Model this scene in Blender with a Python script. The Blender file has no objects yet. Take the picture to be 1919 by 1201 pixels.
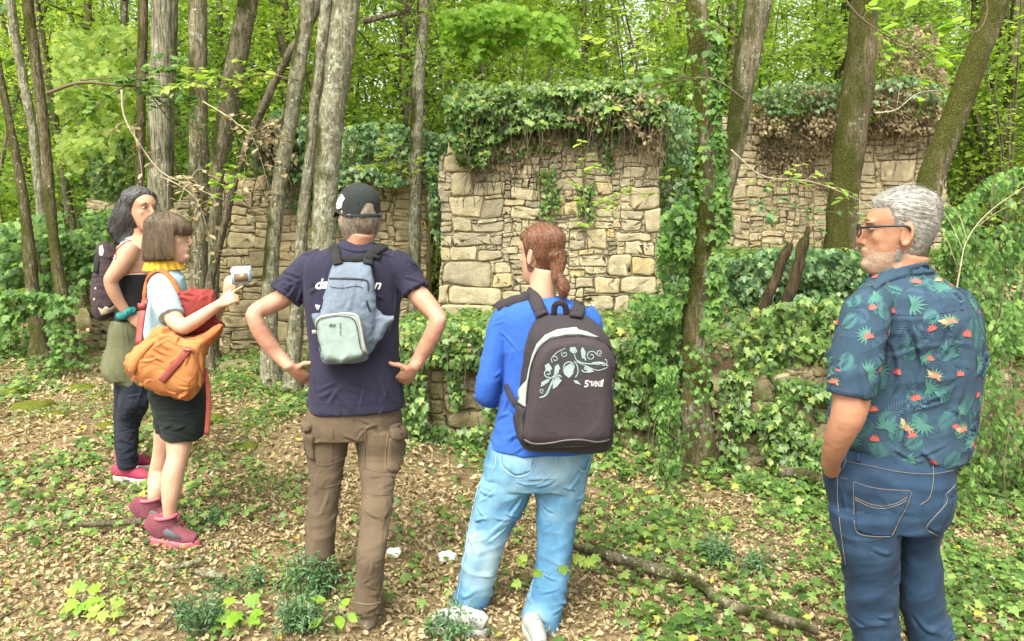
import bpy, bmesh, math, random
import numpy as np
from mathutils import Vector, Matrix
from mathutils.bvhtree import BVHTree

random.seed(7)
rng = np.random.default_rng(7)
S = bpy.context.scene
COL = S.collection

# ------------------------------------------------------------------ camera
FPX, CXP, CYP = 1400.0, 959.5, 600.5
PITCH = math.radians(7.33)
CAMH = 1.67
cam_d = bpy.data.cameras.new("camera")
cam = bpy.data.objects.new("camera", cam_d)
COL.objects.link(cam)
cam.location = (0, 0, CAMH)
cam.rotation_euler = (math.radians(90) - PITCH, 0, 0)
cam_d.sensor_width = 36.0
cam_d.lens = FPX / 1919 * 36.0
cam_d.clip_end = 2000
cam_d.clip_start = 0.05
S.camera = cam

# ------------------------------------------------------------------ world, sun, exposure
W = bpy.data.worlds.new("World")
S.world = W
W.use_nodes = True
wn = W.node_tree
SUN_EL, SUN_AZ = math.radians(56), math.radians(205)     # azimuth clockwise from +Y: behind the camera, a little left
sky = wn.nodes.new("ShaderNodeTexSky")
sky.sky_type = 'NISHITA'
sky.sun_disc = False
sky.sun_elevation = SUN_EL
sky.sun_rotation = SUN_AZ
sky.dust_density = 5.0
sky.air_density = 1.0
sky.ozone_density = 0.6
bg = wn.nodes["Background"]
bg.inputs["Strength"].default_value = 0.15
# overcast: the blue of the clear sky is mostly washed out to white
bw = wn.nodes.new("ShaderNodeRGBToBW"); wn.links.new(sky.outputs[0], bw.inputs[0])
wm = wn.nodes.new("ShaderNodeMix"); wm.data_type = 'RGBA'; wm.inputs[0].default_value = 0.8
wn.links.new(sky.outputs[0], wm.inputs[6]); wn.links.new(bw.outputs[0], wm.inputs[7])
wt_ = wn.nodes.new("ShaderNodeMix"); wt_.data_type = 'RGBA'; wt_.blend_type = 'MULTIPLY'; wt_.inputs[0].default_value = 1.0
wt_.inputs[7].default_value = (1.0, 1.0, 0.93, 1)
wn.links.new(wm.outputs[2], wt_.inputs[6]); wn.links.new(wt_.outputs[2], bg.inputs["Color"])
sd = bpy.data.lights.new("sun", 'SUN')
sd.energy = 0.95
sd.angle = math.radians(35)
sd.color = (1.0, 0.95, 0.76)
so = bpy.data.objects.new("sun", sd)
COL.objects.link(so)
sdir = Vector((math.sin(SUN_AZ) * math.cos(SUN_EL), math.cos(SUN_AZ) * math.cos(SUN_EL), math.sin(SUN_EL)))
so.rotation_euler = sdir.to_track_quat('Z', 'Y').to_euler()
so.location = (0, 0, 30)
S.view_settings.view_transform = 'Standard'
S.view_settings.look = 'None'
S.view_settings.gamma = 1.0
S.view_settings.use_curve_mapping = False
S.view_settings.exposure = 1.95
S.render.engine = 'CYCLES'
S.cycles.max_bounces = 8
S.cycles.diffuse_bounces = 4
S.cycles.transmission_bounces = 5
S.cycles.transparent_max_bounces = 6
S.cycles.caustics_reflective = False
S.cycles.caustics_refractive = False
S.cycles.use_adaptive_sampling = True
S.cycles.adaptive_threshold = 0.02
S.cycles.use_denoising = True

# ------------------------------------------------------------------ pixels to places
FW = np.array([0, math.cos(PITCH), -math.sin(PITCH)])
UP = np.array([0, math.sin(PITCH), math.cos(PITCH)])
RT = np.array([1.0, 0, 0])
CAM = np.array([0, 0, CAMH])

def ray(px, py):
    u = (np.asarray(px, float) - CXP) / FPX
    v = (CYP - np.asarray(py, float)) / FPX
    return FW + u[..., None] * RT + v[..., None] * UP

def at(px, py, Y):
    """point on the ray of a pixel at world depth Y"""
    d = ray(px, py)
    return CAM + d * (np.asarray(Y, float) / d[..., 1])[..., None]

def sstep(a, b, x):
    t = np.clip((np.asarray(x, float) - a) / (b - a), 0, 1)
    return t * t * (3 - 2 * t)

def resample_px(pl, step):
    out = []
    for (a, b), (c, d) in zip(pl[:-1], pl[1:]):
        k = max(1, int(math.hypot(c - a, d - b) / step))
        out += [(a + (c - a) * i / k, b + (d - b) * i / k) for i in range(k)]
    return out + [pl[-1]]

# ------------------------------------------------------------------ numpy noise
def _h(ix, iy, iz, seed):
    n = (ix * 374761393 + iy * 668265263 + iz * 2147483647 + seed * 1274126177) & 0xFFFFFFFF
    n = ((n ^ (n >> 13)) * 1274126177) & 0xFFFFFFFF
    n = (n ^ (n >> 16)) & 0xFFFFFFFF
    return n / 4294967295.0 * 2 - 1

def vnoise(P, f=1.0, seed=0):
    P = np.asarray(P, float) * f
    i = np.floor(P).astype(np.int64)
    t = P - i
    t = t * t * (3 - 2 * t)
    out = 0
    for dx in (0, 1):
        wx = t[..., 0] if dx else 1 - t[..., 0]
        for dy in (0, 1):
            wy = t[..., 1] if dy else 1 - t[..., 1]
            for dz in (0, 1):
                wz = t[..., 2] if dz else 1 - t[..., 2]
                out = out + wx * wy * wz * _h(i[..., 0] + dx, i[..., 1] + dy, i[..., 2] + dz, seed)
    return out

def fbm(P, f=1.0, o=3, seed=0):
    s = 0; a = 1.0
    for k in range(o):
        s = s + a * vnoise(P, f, seed + k * 17); f *= 2.03; a *= 0.5
    return s

# ------------------------------------------------------------------ terrain
def wall_y(x):
    return 5.45 - 0.10 * (np.asarray(x, float) + 1.0)

def G(x, y):
    x = np.asarray(x, float); y = np.asarray(y, float)
    left = sstep(0.25, -1.4, x)
    z = left * (0.075 * np.clip(y - 2.2, 0, 2.8) + 0.022 * np.clip(y - 5.0, 0, 8))
    terr = sstep(0.02, 0.34, y - wall_y(x)) * sstep(-1.35, -0.85, x)
    top = 0.80 - 0.035 * np.clip(x, 0, 4) + 0.62 * sstep(6.2, 7.6, y) * sstep(1.3, 2.2, x) + 0.3 * sstep(9, 16, y)
    z = z * (1 - terr) + top * terr
    z = z + (1 - terr) * 0.55 * sstep(9, 18, y) + 0.02 * np.clip(y - 18, 0, 200)
    P = np.stack([x, y, np.zeros_like(x)], -1)
    z = z + 0.03 * vnoise(P, 1.3, 3) * (1 + sstep(5, 12, y) * 2) + 0.012 * vnoise(P, 5.0, 5)
    return z

def ghit(px, py):
    """where the ray of a pixel meets the ground"""
    lo, hi = 1.0, 60.0
    for Y in np.arange(1.0, 60, 0.05):
        p = at(px, py, Y)
        if p[2] <= float(G(p[0], p[1])):
            for y2 in np.arange(Y - .05, Y + .001, .004):
                p = at(px, py, y2)
                if p[2] <= float(G(p[0], p[1])): return Vector(p)
            return Vector(p)
    return Vector(at(px, py, 30))

def gz(x, y):
    return float(G(np.array(x), np.array(y)))

# ------------------------------------------------------------------ mesh helpers
class MB:
    """collects vertices and triangles"""
    def __init__(s):
        s.V = []; s.F = []; s.n = 0; s.R = []
    def add(s, V, F, rnd=None):
        V = np.asarray(V, float).reshape(-1, 3); F = np.asarray(F, np.int64).reshape(-1, 3)
        s.V.append(V); s.F.append(F + s.n); s.n += len(V)
        s.R.append(np.full(len(V), 0.5) if rnd is None else np.broadcast_to(np.asarray(rnd, float), (len(V),)))
        return s
    def arrays(s):
        return np.concatenate(s.V), np.concatenate(s.F), np.concatenate(s.R)
    def mesh(s, name, smooth=True):
        V, F, R = s.arrays()
        return mesh_np(name, V, F, R, smooth)

def mesh_np(name, V, F, R=None, smooth=True):
    me = bpy.data.meshes.new(name)
    n, m = len(V), len(F)
    me.vertices.add(n); me.vertices.foreach_set("co", np.ascontiguousarray(V, np.float32).ravel())
    me.loops.add(m * 3); me.loops.foreach_set("vertex_index", np.ascontiguousarray(F, np.int32).ravel())
    me.polygons.add(m)
    me.polygons.foreach_set("loop_start", np.arange(0, m * 3, 3, dtype=np.int32))
    me.polygons.foreach_set("loop_total", np.full(m, 3, np.int32))
    if smooth:
        me.polygons.foreach_set("use_smooth", np.ones(m, bool))
    if R is not None:
        a = me.attributes.new("rnd", 'FLOAT', 'POINT')
        a.data.foreach_set("value", np.ascontiguousarray(R, np.float32))
    me.update(calc_edges=True)
    me.validate()
    return me

def link(name, me, mat=None, parent=None):
    o = bpy.data.objects.new(name, me)
    COL.objects.link(o)
    if mat is not None and me is not None and not me.materials:
        me.materials.append(mat)
    if parent is not None:
        o.parent = parent
        o.location = -parent.location
    return o

def tag(o, label=None, cat=None, group=None, kind=None):
    if label: o["label"] = label
    if cat: o["category"] = cat
    if group: o["group"] = group
    if kind: o["kind"] = kind
    return o

def empty(name, loc, label, cat, group=None):
    o = bpy.data.objects.new(name, None)
    COL.objects.link(o)
    o.location = Vector(loc)
    o.empty_display_size = 0.1
    return tag(o, label, cat, group)

def nrm(a):
    a = np.asarray(a, float)
    return a / np.maximum(np.linalg.norm(a, axis=-1, keepdims=True), 1e-9)

def quads(nr, ns, closed=True, caps=(False, False)):
    F = []
    for i in range(nr - 1):
        for j in range(ns if closed else ns - 1):
            a = i * ns + j; b = i * ns + (j + 1) % ns; c = b + ns; d = a + ns
            F += [(a, b, c), (a, c, d)]
    return F

def tube(path, rad, ns=10, ref=(0, 1, 0.01), flat=None, caps=True, disp=None):
    """rings across a path; rad may be (n,) or (n,2): radius across / along ref"""
    P = np.asarray(path, float); n = len(P)
    r = np.asarray(rad, float)
    if r.ndim == 0: r = np.full(n, float(r))
    if r.ndim == 1: r = np.stack([r, r], 1)
    T = np.gradient(P, axis=0) if n > 2 else np.repeat((P[1:] - P[:1]), n, 0)
    T = nrm(T)
    ref = np.asarray(ref, float)
    if ref.ndim == 1: ref = np.repeat(ref[None], n, 0)
    B = nrm(ref - (ref * T).sum(1, keepdims=True) * T)      # along ref
    N = np.cross(T, B)
    a = np.linspace(0, 2 * math.pi, ns, endpoint=False)
    V = P[:, None] + (np.cos(a)[None, :, None] * N[:, None] * r[:, None, :1] + np.sin(a)[None, :, None] * B[:, None] * r[:, None, 1:])
    V = V.reshape(-1, 3)
    if disp is not None:
        c = np.repeat(P, ns, 0); d = nrm(V - c)
        V = V + d * disp(V)[:, None]
    F = quads(n, ns)
    if caps:
        V = np.concatenate([V, P[:1], P[-1:]])
        k = n * ns
        for j in range(ns):
            F.append((k, (j + 1) % ns, j))
            F.append((k + 1, (n - 1) * ns + j, (n - 1) * ns + (j + 1) % ns))
    return V, np.array(F)

def bezier(pts, n=12):
    """catmull-rom through points"""
    P = np.asarray(pts, float)
    if len(P) < 3:
        t = np.linspace(0, 1, n)[:, None]
        return P[0] * (1 - t) + P[-1] * t
    Q = np.concatenate([2 * P[:1] - P[1:2], P, 2 * P[-1:] - P[-2:-1]])
    out = []
    m = len(P) - 1
    for s in np.linspace(0, m, n):
        i = min(int(s), m - 1); t = s - i
        p0, p1, p2, p3 = Q[i], Q[i + 1], Q[i + 2], Q[i + 3]
        out.append(0.5 * ((2 * p1) + (-p0 + p2) * t + (2 * p0 - 5 * p1 + 4 * p2 - p3) * t * t + (-p0 + 3 * p1 - 3 * p2 + p3) * t ** 3))
    return np.array(out)

def ball(c, r, nu=14, nv=9, rot=None):
    c = np.asarray(c, float); r = np.broadcast_to(np.asarray(r, float), (3,))
    th = np.linspace(0, math.pi, nv)[1:-1]; a = np.linspace(0, 2 * math.pi, nu, endpoint=False)
    V = np.stack([np.sin(th)[:, None] * np.cos(a), np.sin(th)[:, None] * np.sin(a), np.repeat(np.cos(th)[:, None], nu, 1)], -1).reshape(-1, 3)
    V = np.concatenate([V, [[0, 0, 1], [0, 0, -1]]]) * r
    if rot is not None: V = V @ np.asarray(rot).T
    V = V + c
    F = [(a_, c_, b_) for a_, b_, c_ in quads(nv - 2, nu)]
    k = (nv - 2) * nu
    for j in range(nu):
        F.append((k, j, (j + 1) % nu))
        F.append((k + 1, (nv - 3) * nu + (j + 1) % nu, (nv - 3) * nu + j))
    return V, np.array(F)

def box(c, s, rot=None):
    c = np.asarray(c, float); s = np.asarray(s, float) / 2
    V = np.array([[x, y, z] for z in (-1, 1) for y in (-1, 1) for x in (-1, 1)]) * s
    if rot is not None: V = V @ np.asarray(rot).T
    F = [(0, 2, 3), (0, 3, 1), (4, 5, 7), (4, 7, 6), (0, 1, 5), (0, 5, 4), (2, 6, 7), (2, 7, 3), (0, 4, 6), (0, 6, 2), (1, 3, 7), (1, 7, 5)]
    return V + c, np.array(F)

# leaf templates: base at origin, tip along +y, face +z
def fan(outline, centre):
    V = np.array([centre] + outline, float)
    n = len(outline)
    return V, np.array([(0, 1 + i, 1 + (i + 1) % n) for i in range(n)])
IVY = fan([(0, .06, 0), (.2, -.1, -.03), (.44, .02, -.08), (.31, .24, 0), (.55, .45, -.1), (.24, .52, 0), (0, 1.0, -.14),
           (-.24, .52, 0), (-.55, .45, -.1), (-.31, .24, 0), (-.44, .02, -.08), (-.2, -.1, -.03)], (0, .34, .03))
HEART = fan([(0, .04, 0), (.24, .0, -.03), (.36, .26, -.06), (.24, .6, -.05), (0, 1.0, -.14), (-.24, .6, -.05), (-.36, .26, -.06), (-.24, 0, -.03)], (0, .36, .03))
OVAL = (np.array([(0, 0, 0), (.2, .22, .03), (.29, .52, .03), (.16, .82, -.02), (0, 1, -.1), (-.16, .82, -.02), (-.29, .52, .03), (-.2, .22, .03), (0, .5, -.03)], float),
        np.array([(8, i, (i + 1) % 8) for i in range(8)]))
RHOMB = (np.array([(0, 0, 0), (.34, .5, .05), (0, 1, -.1), (-.34, .5, .05), (0, .5, -.03)], float), np.array([(0, 1, 4), (1, 2, 4), (2, 3, 4), (3, 0, 4)]))
DEAD = (np.array([(0, 0, .02), (.26, .25, .16), (.34, .55, .2), (.2, .85, .12), (0, 1, .26), (-.22, .8, .05), (-.3, .5, .14), (-.2, .2, .08), (0, .5, 0)], float),
        np.array([(8, i, (i + 1) % 8) for i in range(8)]))
MAPLE = fan([(0, 0, 0), (.2, .02, 0), (.5, .12, -.06), (.36, .34, 0), (.62, .62, -.08), (.3, .6, 0), (.22, .8, 0), (0, 1.0, -.08),
             (-.22, .8, 0), (-.3, .6, 0), (-.62, .62, -.08), (-.36, .34, 0), (-.5, .12, -.06), (-.2, .02, 0)], (0, .4, .03))

def frames(normal, tip):
    Z = nrm(normal); Yv = np.asarray(tip, float)
    Yv = nrm(Yv - (Yv * Z).sum(-1, keepdims=True) * Z)
    X = np.cross(Yv, Z)
    return np.stack([X, Yv, Z], -1)          # columns

def scatter(tmpl, P, R, Sc, rnd=None, curl=None):
    tv, tf = tmpl
    n = len(P); k = len(tv)
    T = np.repeat(tv[None], n, 0)
    if curl is not None:
        T = T.copy(); T[:, :, 2] *= curl[:, None]
    V = np.einsum('nij,nkj->nki', R, T * Sc[:, None, None]) + P[:, None]
    F = (tf[None] + (np.arange(n) * k)[:, None, None]).reshape(-1, 3)
    r = rng.random(n) if rnd is None else rnd
    return V.reshape(-1, 3), F, np.repeat(r, k)

def rdir(n, up=1.0, spread=0.6):
    d = rng.normal(size=(n, 3)) * spread
    d[:, 2] += up
    return nrm(d)

def leaves(mb, P, size, tmpl, normal, tip, jit=0.5, sj=0.35, rnd=None, curl=None):
    n = len(P)
    if n == 0: return
    N = nrm(np.broadcast_to(np.asarray(normal, float), (n, 3)) + rng.normal(size=(n, 3)) * jit)
    Tp = np.broadcast_to(np.asarray(tip, float), (n, 3)) + rng.normal(size=(n, 3)) * jit
    sc = size * (1 + sj * rng.uniform(-1, 1, n))
    V, F, r = scatter(tmpl, P, frames(N, Tp), sc, rnd, curl)
    mb.add(V, F, r)

def inpoly(px, py, poly):
    poly = np.asarray(poly, float); n = len(poly)
    c = np.zeros(len(px), bool); j = n - 1
    for i in range(n):
        xi, yi = poly[i]; xj, yj = poly[j]
        with np.errstate(divide='ignore', invalid='ignore'):
            t = ((yi > py) != (yj > py)) & (px < (xj - xi) * (py - yi) / (yj - yi) + xi)
        c ^= t; j = i
    return c

def sample_poly(poly, n, clump=0.0, scale=0.02, seed=0):
    poly = np.asarray(poly, float)
    lo, hi = poly.min(0), poly.max(0)
    out = np.zeros((0, 2))
    while len(out) < n:
        q = rng.uniform(lo, hi, (n * 3, 2))
        q = q[inpoly(q[:, 0], q[:, 1], poly)]
        if clump > 0 and len(q):
            v = fbm(np.stack([q[:, 0], q[:, 1], 0 * q[:, 0]], 1), scale, 2, seed)
            q = q[rng.random(len(q)) < np.clip(0.55 + clump * v, 0.03, 1)]
        out = np.concatenate([out, q])
        if len(q) == 0: break
    return out[:n]

# ------------------------------------------------------------------ materials
def nodes(name):
    m = bpy.data.materials.new(name); m.use_nodes = True
    nt = m.node_tree
    b = nt.nodes["Principled BSDF"]
    return m, nt, b

def N(nt, t, **kw):
    n = nt.nodes.new(t)
    for k, v in kw.items():
        if k.startswith("i_"): n.inputs[k[2:].replace("_", " ")].default_value = v
        else: setattr(n, k, v)
    return n

def ramp(nt, fac, stops, interp='LINEAR'):
    r = nt.nodes.new("ShaderNodeValToRGB")
    r.color_ramp.interpolation = interp
    e = r.color_ramp.elements
    while len(e) < len(stops): e.new(0.5)
    for i, (p, c) in enumerate(stops):
        e[i].position = p; e[i].color = (*c, 1) if len(c) == 3 else c
    nt.links.new(fac, r.inputs[0])
    return r.outputs[0]

def noise_n(nt, vec, scale, detail=4, rough=0.55, dist=0.0):
    n = N(nt, "ShaderNodeTexNoise")
    n.inputs["Scale"].default_value = scale; n.inputs["Detail"].default_value = detail
    n.inputs["Roughness"].default_value = rough; n.inputs["Distortion"].default_value = dist
    nt.links.new(vec, n.inputs["Vector"])
    return n.outputs["Fac"]

def mixc(nt, fac, a, b, mode='MIX'):
    m = N(nt, "ShaderNodeMix", data_type='RGBA', blend_type=mode)
    for sock, v in ((m.inputs[0], fac), (m.inputs[6], a), (m.inputs[7], b)):
        if hasattr(v, "is_output") or isinstance(v, bpy.types.NodeSocket): nt.links.new(v, sock)
        elif isinstance(v, (int, float)): sock.default_value = v
        else: sock.default_value = (*v, 1)
    return m.outputs[2]

def coords(nt, scale=(1, 1, 1), kind="Object"):
    t = N(nt, "ShaderNodeTexCoord"); mp = N(nt, "ShaderNodeMapping")
    mp.inputs["Scale"].default_value = scale
    nt.links.new(t.outputs[kind], mp.inputs["Vector"])
    return mp.outputs[0]

def bump(nt, b, h, strength=0.5, dist=0.01):
    n = N(nt, "ShaderNodeBump"); n.inputs["Strength"].default_value = strength; n.inputs["Distance"].default_value = dist
    nt.links.new(h, n.inputs["Height"]); nt.links.new(n.outputs[0], b.inputs["Normal"])

def leaf_mat(name, stops, trans=0.45, rough=0.5, spec=0.35, tint=(1.0, 1.0, 1.0)):
    """leaf blades: reflecting and letting light through, colour from the per-leaf random value"""
    m, nt, b = nodes(name)
    a = N(nt, "ShaderNodeAttribute", attribute_name="rnd")
    c = ramp(nt, a.outputs["Fac"], stops)
    v = coords(nt)
    c = mixc(nt, 0.45, c, ramp(nt, noise_n(nt, v, 60, 3), [(0.3, (.55, .55, .55)), (0.7, (1.3, 1.3, 1.25))]), 'MULTIPLY')
    nt.links.new(c, b.inputs["Base Color"])
    b.inputs["Roughness"].default_value = rough
    b.inputs["Specular IOR Level"].default_value = spec
    t = N(nt, "ShaderNodeBsdfTranslucent")
    tc = mixc(nt, 1.0, c, (1.25 * tint[0], 1.3 * tint[1], 0.6 * tint[2]), 'MULTIPLY')
    nt.links.new(tc, t.inputs["Color"])
    mx = N(nt, "ShaderNodeMixShader"); mx.inputs[0].default_value = trans
    nt.links.new(b.outputs[0], mx.inputs[1]); nt.links.new(t.outputs[0], mx.inputs[2])
    nt.links.new(mx.outputs[0], nt.nodes["Material Output"].inputs["Surface"])
    return m

NARROW = (OVAL[0] * np.array([.5, 1, 1]), OVAL[1])

def bark_mat(name, dark, light, moss=0.0, lichen=0.0, groove=60, zs=0.12, mosscol=((.05, .06, .012), (.14, .15, .03))):
    m, nt, b = nodes(name)
    v = coords(nt); vs = coords(nt, (1, 1, zs))
    g = noise_n(nt, vs, groove, 5, 0.6, 0.3)
    c = ramp(nt, g, [(0.32, dark), (0.66, light)])
    big = noise_n(nt, v, 5, 4, 0.6)
    c = mixc(nt, 0.55, c, ramp(nt, big, [(0.3, (.42, .42, .40)), (0.7, (1.45, 1.43, 1.38))]), 'MULTIPLY')
    if lichen > 0:
        lf = noise_n(nt, v, 13, 5, 0.7)
        lm = ramp(nt, lf, [(0.64 - 0.2 * lichen, (0, 0, 0)), (0.70 - 0.2 * lichen, (.85, .85, .85))])
        c = mixc(nt, lm, c, (.36, .36, .28))
        sp = noise_n(nt, v, 38, 2, 0.5)
        c = mixc(nt, ramp(nt, sp, [(0.70 - 0.1 * lichen, (0, 0, 0)), (0.73 - 0.1 * lichen, (1, 1, 1))]), c, (.47, .47, .39))
    h = g
    if moss > 0:
        mf = noise_n(nt, coords(nt, (1, 1, .5)), 3.2, 5, 0.65)
        fine = noise_n(nt, v, 75, 5, 0.8)
        ge = N(nt, "ShaderNodeNewGeometry"); sx = N(nt, "ShaderNodeSeparateXYZ"); nt.links.new(ge.outputs["Normal"], sx.inputs[0])
        ad = N(nt, "ShaderNodeMath", operation='MULTIPLY_ADD'); nt.links.new(sx.outputs[0], ad.inputs[0]); ad.inputs[1].default_value = -.13; nt.links.new(mf, ad.inputs[2])
        mm = ramp(nt, ad.outputs[0], [(0.62 - 0.3 * moss, (0, 0, 0)), (0.74 - 0.26 * moss, (1, 1, 1))])
        c = mixc(nt, mm, c, ramp(nt, fine, [(0.32, tuple(x * .5 for x in mosscol[0])), (0.5, mosscol[0]), (0.7, mosscol[1])]))
        h = mixc(nt, mm, g, fine)
    nt.links.new(c, b.inputs["Base Color"])
    b.inputs["Roughness"].default_value = 0.92
    b.inputs["Specular IOR Level"].default_value = 0.15
    bump(nt, b, h, 1.0, 0.05)
    return m

def stone_mat(name, a, bcol, moss=0.3, warm=(.50, .36, .15)):
    m, nt, b = nodes(name)
    oi = N(nt, "ShaderNodeObjectInfo")
    v = coords(nt)
    c = ramp(nt, oi.outputs["Random"], [(0.0, a), (0.45, bcol), (0.8, tuple(x * 1.12 for x in bcol)), (1.0, warm)])
    mot = noise_n(nt, v, 9, 6, 0.65)
    c = mixc(nt, 0.8, c, ramp(nt, mot, [(0.3, (.5, .48, .43)), (0.5, (.95, .95, .93)), (0.75, (1.3, 1.28, 1.2))]), 'MULTIPLY')
    stn = noise_n(nt, coords(nt, (1, 1, .4)), 3.1, 4, 0.6)
    c = mixc(nt, ramp(nt, stn, [(0.50, (0, 0, 0)), (0.72, (.75, .75, .75))]), c, (.15, .13, .09))
    gl = noise_n(nt, v, 17, 5, 0.7)
    c = mixc(nt, ramp(nt, gl, [(0.56, (0, 0, 0)), (0.66, (.6, .6, .6))]), c, (.24, .235, .20))
    ml = noise_n(nt, v, 2.3, 5, 0.7)
    c = mixc(nt, ramp(nt, ml, [(0.66 - 0.25 * moss, (0, 0, 0)), (0.78 - 0.2 * moss, (.9, .9, .9))]), c, (.10, .10, .025))
    fine = noise_n(nt, v, 70, 5, 0.7)
    nt.links.new(c, b.inputs["Base Color"])
    b.inputs["Roughness"].default_value = 0.95
    b.inputs["Specular IOR Level"].default_value = 0.1
    bump(nt, b, mixc(nt, 0.55, fine, mot), 1.0, 0.022)
    return m

def cloth_mat(name, col, var=0.18, weave=700, rough=0.9, bs=0.55, fold=None, sheen=0.03):
    m, nt, b = nodes(name)
    v = coords(nt)
    n1 = noise_n(nt, v, 7, 4, 0.6)
    c = mixc(nt, 1.0, col, ramp(nt, n1, [(0.3, (1 - var,) * 3), (0.7, (1 + var,) * 3)]), 'MULTIPLY')
    w = noise_n(nt, v, weave, 2, 0.6)
    c = mixc(nt, 0.35, c, ramp(nt, w, [(0.3, (.75,) * 3), (0.7, (1.25,) * 3)]), 'MULTIPLY')
    nt.links.new(c, b.inputs["Base Color"])
    b.inputs["Roughness"].default_value = rough
    b.inputs["Specular IOR Level"].default_value = 0.2
    b.inputs["Sheen Weight"].default_value = sheen
    f1 = noise_n(nt, v, 28, 4, 0.6, 0.8)
    bump(nt, b, mixc(nt, 0.25, f1, w), bs, 0.010)
    return m

def plain_mat(name, col, rough=0.6, metal=0.0, spec=0.4):
    m, nt, b = nodes(name)
    v = coords(nt)
    c = mixc(nt, 0.5, col, ramp(nt, noise_n(nt, v, 45, 4), [(0.3, (.8,) * 3), (0.7, (1.2,) * 3)]), 'MULTIPLY')
    nt.links.new(c, b.inputs["Base Color"])
    b.inputs["Roughness"].default_value = rough; b.inputs["Metallic"].default_value = metal
    b.inputs["Specular IOR Level"].default_value = spec
    return m
# ================================================================== materials of the place
GREEN_FAR = leaf_mat("leaf_far", [(0, (.13, .22, .05)), (.5, (.24, .37, .085)), (1, (.38, .49, .13))], 0.55)  # background leaves: distance haze painted in as a paler, less saturated green
GREEN_BRIGHT = leaf_mat("leaf_bright", [(0, (.17, .28, .05)), (.5, (.31, .43, .085)), (1, (.46, .54, .13))], 0.6)
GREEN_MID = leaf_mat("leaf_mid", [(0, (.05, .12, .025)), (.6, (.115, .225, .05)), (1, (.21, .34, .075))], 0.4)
IVY_M = leaf_mat("leaf_ivy", [(0, (.04, .09, .018)), (.5, (.105, .195, .042)), (.88, (.195, .295, .075)), (.97, (.27, .35, .09)), (1, (.38, .37, .07))], 0.3, 0.42, 0.45)
IVY_PALE = leaf_mat("leaf_ivy_pale", [(0, (.04, .10, .03)), (.5, (.10, .20, .07)), (.9, (.19, .31, .13)), (1, (.28, .33, .09))], 0.25, 0.4, 0.5)
DEAD_M = leaf_mat("leaf_dead", [(0, (.13, .093, .05)), (.3, (.29, .215, .122)), (.75, (.45, .355, .215)), (.97, (.56, .46, .31)), (1, (.62, .45, .06))], 0.15, 0.8, 0.15)
DRY_M = leaf_mat("leaf_dry", [(0, (.10, .075, .045)), (.5, (.25, .195, .115)), (1, (.42, .35, .22))], 0.25, 0.85, 0.1)
BROOM_M = leaf_mat("leaf_broom", [(0, (.025, .07, .022)), (.6, (.06, .135, .045)), (1, (.12, .21, .075))], 0.15, 0.4, 0.4)
LIME_M = leaf_mat("leaf_lime", [(0, (.16, .32, .03)), (1, (.30, .46, .05))], 0.45)
BARK_GREY = bark_mat("bark_grey", (.12, .11, .07), (.32, .305, .215), 0.26, 0.5, 45, 0.3)
BARK_OAK = bark_mat("bark_oak", (.06, .053, .035), (.36, .34, .25), 0.2, 0.2, 48, 0.10)
BARK_MOSS = bark_mat("bark_moss", (.055, .044, .026), (.215, .18, .11), 0.70, 0.15, 60, 0.2, ((.075, .08, .018), (.24, .23, .055)))
BARK_HALF = bark_mat("bark_half_moss", (.08, .067, .042), (.29, .255, .17), 0.46, 0.35, 50, 0.2)
BARK_THIN = bark_mat("bark_thin", (.06, .05, .035), (.20, .17, .12), 0.2, 0.1, 60, 0.15)
BARK_FAR = bark_mat("bark_far", (.09, .075, .05), (.22, .195, .135), 0.25, 0.1, 20, 0.2)
BARK_IVY = bark_mat("bark_ivy_tree", (.075, .058, .034), (.27, .225, .14), 0.5, 0.4, 50, 0.2, ((.085, .09, .018), (.26, .255, .055)))
WOOD_DARK = bark_mat("wood_rotten", (.025, .018, .012), (.11, .075, .045), 0.15, 0.0, 50, 0.08)
TWIG_M = plain_mat("twig", (.13, .10, .065), 0.9, 0, 0.1)
TWIG_PALE = plain_mat("twig_pale", (.36, .32, .22), 0.9, 0, 0.1)
STONE_C = stone_mat("limestone", (.32, .28, .20), (.45, .385, .255), 0.3, (.49, .38, .19))
STONE_L = stone_mat("limestone_brownish", (.31, .26, .16), (.43, .36, .22), 0.4, (.47, .34, .14))  # browner, mossier stone of the long rubble wall
STONE_R = stone_mat("limestone_thin", (.33, .275, .185), (.45, .375, .245), 0.2, (.45, .34, .18))
STONE_M = stone_mat("limestone_mossy", (.24, .20, .13), (.37, .31, .20), 0.85, (.34, .27, .15))
EARTH_CORE = plain_mat("earth_mortar", (.33, .265, .165), 0.95, 0, 0.05)
MOSS_M, nt, b = nodes("moss")
v = coords(nt)
nt.links.new(ramp(nt, noise_n(nt, v, 120, 4, 0.7), [(.3, (.05, .065, .012)), (.7, (.19, .20, .03))]), b.inputs["Base Color"])
b.inputs["Roughness"].default_value = 1.0; b.inputs["Specular IOR Level"].default_value = 0.05
bump(nt, b, noise_n(nt, v, 160, 4, 0.7), 1.0, 0.012)

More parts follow.
